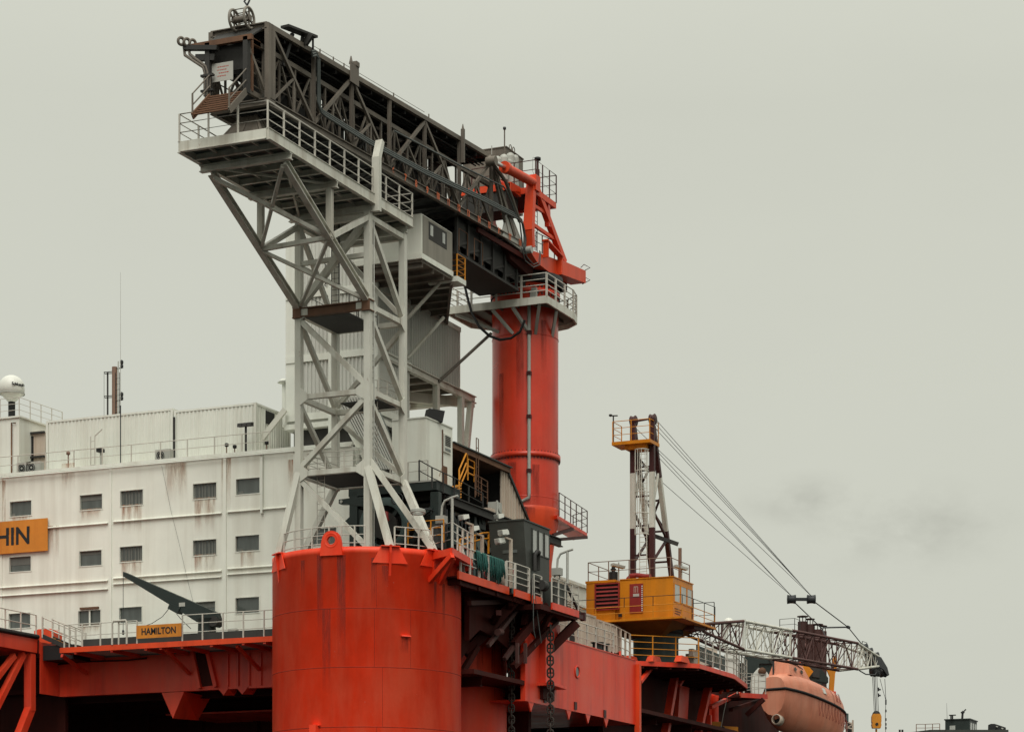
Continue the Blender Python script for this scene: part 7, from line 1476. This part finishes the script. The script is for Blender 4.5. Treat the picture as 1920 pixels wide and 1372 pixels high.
# hook block and fly line
hkp = pD(1643, 1350, (root+bd*tT).y); hz1 = pD(1643, 1335, (root+bd*tT).y).z
hk = thing('hook_block', 'orange-yellow hook block hanging from the boom head', 'hook block', hkp-V((0,0,1)))
m = M(); rx = bp(0,1,0)-bp(0,0,0)
prof = [(-.28,.5),(.28,.5),(.36,.3),(.36,-.1),(.33,-.2),(.36,-.35),(.30,-.6),(-.30,-.6),(-.36,-.35),(-.33,-.2),(-.36,-.1),(-.36,.3)]
rr_ = V((math.cos(-.41), math.sin(-.41), 0)); rr_ = V((U1*0+.40, -.916, 0)); nn_ = V((.916, .40, 0))
m.extr([hkp+rr_*(x)*1.0+V((0,0,y))-nn_*.3 for x, y in prof], nn_*.6); part(hk, 'cheek', m, MT['hookyel'])
m = M(); m.lathe(hkp+V((0,0,.45)), [(.03,-.1),(.3,-.1),(.3,.1),(.03,.1)], 20, axis=nn_); m.tube(hkp-nn_*.34+V((0,0,-.3)), hkp+nn_*.34+V((0,0,-.3)), .12, 10); part(hk, 'sheave', m, MT['black'])
m = M(); c = hkp-V((0,0,.65)); m.path([c, c-V((0,0,.3)), c+rr_*.28-V((0,0,.5)), c+rr_*.25-V((0,0,.8)), c-V((0,0,.95)), c-rr_*.25-V((0,0,.8))], .08, 8); part(hk, 'hook', m, MT['hookyel'])
hw_ = thing('hoist_wires', 'thin parallel hoist wires between boom head and hook block', 'cable', hkp+V((0,0,1)))
for k, dx in enumerate((-.12, -.03, .06, .15)): m = M(); m.tube(hkp+rr_*(dx*1.2)+V((0,0,.5)), bp(tT-.2+k*.1, 0, -.9)+rr_*(dx*.8), .022 if k != 1 else .035, 5); part(hw_, 'wire', m, MT['cable'])
m = M(); d_ = (root+bd*tT).y
for y in (1292, 1303): c = pD(1647, y, d_); m.beam(c-V((0,0,.12)), c+V((0,0,.16)), .1, .1, up=(1,0,0)); m.beam(c, c+rr_*.18, .09, .12)
part(hw_, 'clip', m, MT['cable'])
fl_ = thing('whip_line', 'knotted black fly line hanging right of the hook block', 'cable', pD(1661, 1360, d_)); m = M(); m.path([pD(x, y, d_) for x, y in ((1659, 1272), (1661, 1310), (1660, 1345), (1661, 1385))], .022, 5); m.path([pD(x, y, d_) for x, y in ((1650, 1272), (1656, 1295), (1661, 1312))], .02, 5); part(fl_, 'line', m, MT['cable'])
for y in (1313, 1318, 1332, 1348, 1357, 1364): m = M(); c = pD(1661, y, d_); m.tube(c-V((0,0,.1)), c+V((0,0,.1)), .06, 6); part(fl_, 'knot', m, MT['cable'])
# ================================================================ lifeboat, davits, stacks and distant things
bc = V(((1512-CX)/FOC*178, 178)); bdir = V((.62, .785)).normalized(); bsd = V((bdir.y, -bdir.x)); BLn = 9.8
bz0 = (HY-1316)/FOC*178; pitch = -.15
def lb(s, y, z):           # s along the boat (0 stern .. 1 bow), y towards the viewer's right, z up
    x = (s-.5)*BLn; c = bc+bdir*x+bsd*y; a, b = rig(c.x, c.y); return V((a, b, bz0+z*1.22+pitch*x))
boat = thing('lifeboat', 'faded orange enclosed lifeboat hanging under its dark davits', 'lifeboat', lb(.5, 0, -2))
S = [i/22 for i in range(23)]
def hb(s): return 1.62*max(.03, (1-abs((s-.48)/(.52 if s > .48 else .60))**3.2))**.55
def kl(s): return -2.45+.9*max(0, (s-.72)/.28)**2+.75*max(0, (.16-s)/.16)**1.5
def gw_(s): return .12*math.cos((s-.5)*3.0)-.1
def tp_(s): return 1.28*max(.02, 1-abs((s-.5)/(.5 if s > .5 else .56))**4)**.5
def grid(rows, smooth=True):
    m = M(); n = len(rows[0]); vs = [p for r in rows for p in r]; fs = [(i*n+j, i*n+j+1, (i+1)*n+j+1, (i+1)*n+j) for i in range(len(rows)-1) for j in range(n-1)]
    return m.add(vs, fs, smooth)
hull = [(0, 0), (.35, .06), (.68, .22), (.90, .48), (.98, .75), (1.0, 1.0)]
rows = []
for s in S:
    w, k, g = hb(s), kl(s), gw_(s); half = [(x*w, k+(g-k)*h) for x, h in hull]; rows.append([lb(s, -x, z) for x, z in half[::-1]]+[lb(s, x, z) for x, z in half[1:]])
m = grid(rows); m.add(rows[0], [list(range(len(rows[0])))]); part(boat, 'hull', m, MT['boat'])
cano = [(1.0, 0), (.97, .25), (.90, .52), (.72, .80), (.42, .96), (0, 1.0)]
rows = []
for s in S:
    w, g, h = hb(s), gw_(s), tp_(s); half = [(x*w*.985, g+h*q) for x, q in cano]; rows.append([lb(s, x, z) for x, z in half]+[lb(s, -x, z) for x, z in half[::-1][1:]])
m = grid(rows); m.add(rows[0], [list(range(len(rows[0])))]); part(boat, 'canopy', m, MT['boat'])
for sg_ in (1,):
    ring = [lb(s, hb(s)+.03, gw_(s)) for s in S]+[lb(s, -hb(s)-.03, gw_(s)) for s in S[::-1]]; m = M(); m.path(ring, .11, 8, True); part(boat, 'fender', m, MT['black'])
# helm tower near the stern
m = M(); q0 = [lb(s, y, .95) for s, y in ((.10,.95),(.42,1.0),(.42,-1.0),(.10,-.95))]; q1 = [lb(s, y, 1.95) for s, y in ((.13,.62),(.33,.62),(.33,-.62),(.13,-.62))]; m.hexa(q0+q1); tw_ = part(boat, 'helm_tower', m, MT['boat'])
for s in (.19, .28): m = M(); c = lb(s, .86, 1.45); m.tube(c, c+V((rig(*bsd)[0]-rig(0,0)[0], rig(*bsd)[1]-rig(0,0)[1], .3)).normalized()*.05, .15, 14); part(tw_, 'porthole', m, MT['pane'])
m = M(); m.hexa([lb(.345,.5,1.35), lb(.405,.62,1.1), lb(.405,-.62,1.1), lb(.345,-.5,1.35), lb(.352,.5,1.75), lb(.40,.6,1.3), lb(.40,-.6,1.3), lb(.352,-.5,1.75)]); part(tw_, 'windscreen', m, MT['pane'])
m = M(); m.path([lb(s, y, z) for s, y, z in ((.43,.3,1.3),(.55,.3,1.42),(.75,.3,1.38),(.9,.28,1.05))], .035, 6); m.path([lb(.14, .7, 1.75), lb(.24, .72, 1.8), lb(.33, .7, 1.7)], .03, 6)
for s in (.5, .65, .8): m.tube(lb(s, .3, 1.15), lb(s, .3, 1.4), .025, 5)
part(boat, 'canopy_rail', m, MT['gangdark'])
m = M(); c = lb(.02, .35, -1.95); ax = lb(1,0,0)-lb(0,0,0); m.lathe(c, [(.34,-.25),(.40,-.25),(.42,.25),(.33,.25),(.34,-.25)], 24, axis=ax); nz = part(boat, 'propeller_nozzle', m, MT['contr'])
m = M(); m.lathe(c, [(.02,.1),(.33,.12),(.33,.16),(.02,.2)], 20, axis=ax); part(nz, 'propeller', m, MT['black'])
m = M(); 
for s in [.40+.05*i for i in range(12)]: m.path([lb(s, hb(s)+.08, gw_(s)-.1), lb(s+.012, hb(s)+.03, gw_(s)-.75), lb(s+.025, hb(s)*.98+.03, gw_(s)-1.05), lb(s+.04, hb(s)+.03, gw_(s)-.7), lb(s+.05, hb(s+.05)+.08, gw_(s)-.1)], .014, 4)
part(boat, 'grab_line', m, MT['doorred'])
m = M(); y = .86; c = lb(.52, hb(.52)*.86, .72); m.hexa([lb(.50,hb(.5)*.90,.5), lb(.545,hb(.5)*.90,.5), lb(.545,hb(.5)*.78,.86), lb(.50,hb(.5)*.78,.86), lb(.50,hb(.5)*.96,.5), lb(.545,hb(.5)*.96,.5), lb(.545,hb(.5)*.84,.86), lb(.50,hb(.5)*.84,.86)]); part(boat, 'reflective_patch', m, MT['dome'])
m = M()
for s in (.70, .72, .76, .78):
    m.path([lb(s, hb(s)*.99, .3), lb(s, hb(s)*.93, .62), lb(s, hb(s)*.84, .95)], .018, 4)
m.path([lb(.66, hb(.66)*1.0, .05), lb(.655, hb(.66)*.94, .6), lb(.65, hb(.66)*.7, 1.1)], .012, 4); part(boat, 'hatch_fittings', m, MT['doorred'])
m = M(); p = pD(1450, 1270, 175.2); 
for dx in (-.14, .14): m.tube(p+V((dx,0,1.8)), p+V((dx*.6,0,-.2)), .04, 6)
m.lathe(p+V((0,0,-.5)), [(.03,-.35),(.16,-.25),(.18,.15),(.1,.35),(.03,.4)], 12); solo('falls_block', m, MT['cable'], 'dark lowering block and falls at the lifeboat stern', 'pulley block')
# dark green davits
def dav(pts, dep, th, label, extra=()):
    t = thing('davit', label, 'davit', pD(*pts[0], dep)); m = M(); m.extr([pD(x, y, dep) for x, y in pts], V((U1*th, U0*th, 0))); part(t, 'arm', m, MT['green'])
    for e in extra: m = M(); m.extr([pD(x, y, dep-.1) for x, y in e], V((U1*th*.6, U0*th*.6, 0))); part(t, 'fitting', m, MT['gangdark'])
    return t
dav(((1397, 1229), (1450, 1232), (1462, 1229), (1462, 1240), (1450, 1243), (1424, 1243), (1420, 1260), (1412, 1296), (1394, 1292), (1398, 1262)), 176, .9, 'dark green hooked davit arm at the stern end of the lifeboat', (((1440, 1229), (1452, 1226), (1462, 1230), (1462, 1241), (1446, 1244)),))
dav(((1462, 1247), (1524, 1247), (1535, 1247), (1553, 1270), (1553, 1279), (1510, 1273), (1500, 1266), (1490, 1262), (1486, 1250)), 182, 1.2, 'dark green davit frame and winch behind the lifeboat canopy', (((1523, 1248), (1537, 1248), (1537, 1270), (1523, 1268)), ((1460, 1244), (1486, 1246), (1486, 1258), (1462, 1256))))
p = pD(1509, 1256, 181.6); t = thing('davit_motor', 'yellow winch motor with a red cap on the davit above the lifeboat', 'motor', p); m = M(); m.beam(p+V((-.3,.2,.25)), p+V((.25,-.2,-.35)), .55, .7, w2=.7); part(t, 'housing', m, MT['yellow']); m = M(); m.tube(p+V((-.4,.25,.4)), p+V((-.5,.3,.5)), .16, 10); part(t, 'cap', m, MT['orange'])
p0 = pD(1558, 1301, 186); t = thing('yellow_pole', 'yellow flared post rising behind the lifeboat towards the boom', 'post', p0); t.name = 'boom_rest'; ORG[t.name] = V(p0)
m = M(); m.extr([pD(x, y, 186) for x, y in ((1554, 1302), (1563, 1302), (1566, 1262), (1569, 1253), (1569, 1232), (1564, 1228), (1561, 1240), (1560, 1252), (1550, 1254), (1556, 1268))], V((U1*.3, U0*.3, 0))); part(t, 'post', m, MT['yellow'])
m = M(); m.beam(pD(1552, 1300, 186), pD(1566, 1302, 186), .5, .5); part(t, 'foot', m, MT['redgirder'])
for q, e in (((1598, 1229), 0),): pass
# lower boarding platform by the lifeboat stern
p0, p1 = pD(1388, 1301, 168), pD(1438, 1304, 171); bpf = thing('boarding_platform', 'small red boarding platform at the lifeboat stern', 'platform', p0); m = M(); m.beam(p0-V((0,0,.05)), p1-V((0,0,.05)), .12, .34); part(bpf, 'edge', m, MT['redgirder'])
bk_ = V((1.2, 4.0, 0)); m = M(); m.extr([p0-V((0,0,.1)), p1-V((0,0,.1)), p1+bk_-V((0,0,.1)), p0+bk_-V((0,0,.1))], (0,0,-.1)); part(bpf, 'deck', m, MT['redshade'])
for (xa, ya, xb, yb) in ((1334, 1328, 1386, 1300), (1400, 1340, 1432, 1310)): m = M(); m.beam(pD(xa, ya, 170), pD(xb, yb, 169.5), .3, .3); part(bpf, 'strut', m, MT['redshade'])
railing('thin white railing on the boarding platform at the lifeboat stern', [p0+V((.5,.4,.1)), p1+V((0,.1,.1)), p1+bk_*.5], 1.5, 3, .8, MT['greyrail'], .035, .024)
m = M(); m.extr([pD(x, y, 174.5) for x, y in ((1411, 1302), (1409, 1282), (1413, 1262), (1422, 1251), (1438, 1259), (1442, 1265), (1436, 1285), (1428, 1304))], V((U1*1.2, U0*1.2, 0))); wf = thing('white_fairing', 'white curved fairing with a dark oval port beside the lifeboat stern', 'fairing', pD(1425, 1303, 174.5)); wf.name = 'davit_fairing'; ORG[wf.name] = wf.location.copy(); part(wf, 'shell', m, MT['dome'])
m = M(); c = pD(1429, 1258, 174.4); m.lathe(c, [(.02,-.03),(.3,-.03),(.3,.03),(.02,.03)], 18, axis=(.9,.4,.2)); part(wf, 'port', m, MT['rustbeam'])
for px, py in ((1352, 1296), (1366, 1292), (1372, 1289)): m = M(); c = pD(px, py, 166); m.tube(c-V((.2,0,.1)), c+V((.25,0,.14)), .12, 8); solo('strop_bundle', m, MT['orange'] if px < 1370 else MT['dome'], {1352: 'red-and-white strop bundle lowest under the crane platform', 1366: 'reddish strop bundle under the crane platform end', 1372: 'small white strop beside the reddish bundles'}[px], 'strop')
m = M(); m.path([pD(x, y, 166) for x, y in ((1365, 1300), (1358, 1330), (1352, 1362))], .03, 5); solo('tag_line', m, MT['grey'], 'slanting pale line below the crane platform', 'rope')
p = pD(1362, 1352, 168); t = thing('workboat', 'yellow hull corner glimpsed in the dark below the crane platform', 'boat', p-V((0,0,3))); m = M(); m.extr([pD(x, y, 168) for x, y in ((1331, 1352), (1352, 1352), (1354, 1360), (1384, 1362), (1384, 1420), (1331, 1420))], V((U1*3, U0*3, 0))); part(t, 'hull', m, MT['yellow'])
m = M(); m.ring(pD(1353, 1368, 167.8), (.9,.4,0), .25, .06, 18, 6); part(t, 'fairlead', m, MT['black'])
# exhaust stacks
for px, py, r, l in ((1505, 1165, .50, 'tallest dark brown exhaust stack, leftmost of the four'), (1519, 1170, .42, 'second dark brown exhaust stack from the left'), (1533, 1180, .50, 'third dark brown exhaust stack, lower'), (1543, 1183, .38, 'rightmost and slimmest dark brown exhaust stack')):
    dpt = 196; p = pD(px, py, dpt); t = thing('exhaust_stack', l, 'exhaust stack', (p.x, p.y, p.z-6), 'brown exhaust stacks behind the boom'); m = M(); r *= .82; m.tube((p.x, p.y, p.z-5.5), p, r, 20); part(t, 'pipe', m, MT['stack'])
    m = M()
    for k in (-.6, 0, .6): m.tube(p+V((k*r*.4, -k*r, -.1)), p+V((k*r*.4, -k*r, .42)), .04, 5)
    m.lathe(p+V((0,0,.42)), [(.02,-.02),(r*1.15,-.02),(r*1.15,.05),(.02,.12)], 18); part(t, 'rain_cap', m, MT['stack'])
p = pD(1480, 1230, 190); t = thing('engine_house', 'low shaded engine housing under the exhaust stacks behind the boom', 'deckhouse', p-V((0,0,2))); m = M(); a, b = p.x, p.y; m.box(a-3, a+6, b-1, b+4, p.z-3, p.z-.8); part(t, 'wall', m, MT['green']); m = M(); m.box(a-3.2, a+6.2, b-1.2, b+4.2, p.z-.8, p.z-.7); part(t, 'roof', m, MT['gangdark'])
railing('grey railing on the deck left of the exhaust stacks', [pD(1462, 1182, 192), pD(1490, 1180, 192), pD(1500, 1184, 192)], .95, 2, 1.2, MT['gangdark'], .03, .022)
q = pD(1366, 1164, 200); m = M(); m.lathe(q, [(.3,-.5),(.42,-.4),(.44,-.1),(.38,.12),(.2,.26),(.02,.3)], 20); solo('radome', m, MT['dome'], 'small pale radome just above the boom near the crane', 'radome')
# white deck blocks behind the crane platform rail
for px0, px1, y0, y1, dpt, l, mt in ((1360, 1384, 1222, 1262, 172, 'white tank behind the railing at the crane platform end', 'dome'), (1310, 1345, 1213, 1226, 176, 'orange-topped pale cabinet behind the grey board', 'contr')):
    p, q = pD(px0, y0, dpt), pD(px1, y1, dpt); t = thing('deck_tank', l, 'tank', (p+q)/2); m = M(); m.extr([pD(px0, y0+3, dpt), pD(px0+3, y0, dpt), pD(px1-2, y0+1, dpt), pD(px1, y0+4, dpt), pD(px1, y1+20, dpt), pD(px0, y1+20, dpt)], V((U1*1.6, U0*1.6, 0))); part(t, 'body', m, MT[mt]); m = M(); m.beam(pD(px0, y0+12, dpt-.1), pD(px1, y0+13, dpt-.1), .05, .08); part(t, 'strap', m, MT['grey'])
# stern gallery right of the lifeboat
g0_ = pD(1586, 1345, 190); t = thing('stern_gallery', 'pale framed gallery end just right of the lifeboat bow', 'gallery', g0_-V((0,0,1)))
m = M(); m.beam(pD(1585, 1351, 190), pD(1600, 1357, 190), .1, .1); m.beam(pD(1583, 1362, 190), pD(1600, 1366, 190), .1, .1); m.beam(pD(1583, 1366, 190), pD(1600, 1356, 190), .08, .08)
for px in (1587, 1599): m.beam(pD(px, 1349, 190), pD(px, 1400, 190), .12, .12, up=(1,0,0))
part(t, 'frame', m, MT['contr']); m = M(); m.extr([pD(x, y, 190.5) for x, y in ((1590, 1352), (1600, 1355), (1600, 1400), (1590, 1400))], V((.9, .4, 0))); part(t, 'panel', m, MT['gangdark'])
m = M(); m.extr([pD(x, y, 189) for x, y in ((1582, 1335), (1591, 1337), (1591, 1352), (1582, 1348))], V((.9, .4, 0))); part(t, 'green_box', m, MT['teal'])
# far corner: second winch cabin, gantry, rail
fd = 250; c0 = pD(1818, 1348, fd); fw = thing('winch_cabin', 'distant dark green winch cabin with pale windows at the lower right corner', 'cabin', c0-V((0,0,4)))
vdir = V((0, 1, 0)); L0 = (1818-1775)/FOC*fd/.93; z1 = c0.z
m = M(); m.box(c0.x, c0.x+3.6, c0.y, c0.y+L0, z1-4, z1); part(fw, 'shell', m, MT['green'])
m = M(); m.box(c0.x-.1, c0.x+3.7, c0.y-.1, c0.y+L0+.1, z1, z1+.12); part(fw, 'roof', m, MT['green'])
for i in range(3): m = M(); m.box(c0.x+.35+i*1.1, c0.x+1.05+i*1.1, c0.y-.03, c0.y+.02, z1-1.25, z1-.3); part(fw, 'window', m, MT['panelite'])
m = M(); m.box(c0.x-.04, c0.x+.02, c0.y+L0-1.1, c0.y+L0-.5, z1-1.3, z1-.6); part(fw, 'window', m, MT['panelite'])
m = M()
for py, px in ((1339, 1783), (1341, 1786)): p = pD(px, py, fd+.5); m.tube((p.x, p.y, z1), p, .08, 6)
p = pD(1785, 1340, fd+.5); m.beam(p+V((0,.3,0)), p-V((0,.4,0)), .3, .1); part(fw, 'roof_lamp', m, MT['black'])
m = M(); p = pD(1804, 1346, fd+.5); m.tube((p.x, p.y, z1), pD(1805, 1335, fd+.5), .12, 8); m.tube(pD(1805, 1335, fd+.5), pD(1811, 1329, fd+.5), .08, 6); m.lathe(pD(1805, 1335, fd+.5), [(.02,-.2),(.25,0),(.02,.2)], 8); part(fw, 'search_lamp', m, MT['black'])
m = M(); m.tube(pD(1776, 1350, fd+1), pD(1775, 1317, fd+1), .025, 5, .012); part(fw, 'whip_aerial', m, MT['cable'])
gt_ = thing('gantry_frame', 'dark angular gantry frame at the lower right edge of the scene', 'gantry', pD(1872, 1380, 246)); m = M(); m.extr([pD(x, y, 246) for x, y in ((1858, 1356), (1865, 1356), (1886, 1363), (1886, 1400), (1878, 1400), (1878, 1371), (1866, 1366), (1865, 1400), (1857, 1400))], V((1.4, .6, 0))); part(gt_, 'frame', m, MT['black'])
for px in (1869, 1879): m = M(); m.beam(pD(px-1.5, 1361+(px-1869)*.35, 245.9), pD(px+1.5, 1362+(px-1869)*.35, 245.9), .3, .12); part(gt_, 'lamp', m, MT['grey'])
t = thing('far_deck', 'low dark far deck with bollards at the lower right corner', 'deck', pD(1780, 1390, 248)); m = M(); p = pD(1715, 1371, 244); q = pD(1860, 1371, 248); m.beam(p-V((0,0,2)), q-V((0,0,2)), 6, 4); part(t, 'plating', m, MT['cabin'])
railing('pale bent-pipe railing left of the distant dark cabin', [pD(1718, 1371, 247), pD(1735, 1371, 247), pD(1762, 1370, 247)], .8, 2, 1.0, MT['pole'], .045, .035)
for px in (1687, 1692): p = pD(px, 1367, 240); m = M(); m.tube(p-V((0,0,2)), p, .11, 8); solo('vent_post', m, MT['gangdark'], 'left of two short dark vent posts at the bottom edge' if px == 1687 else 'right of two short dark vent posts at the bottom edge', 'vent')
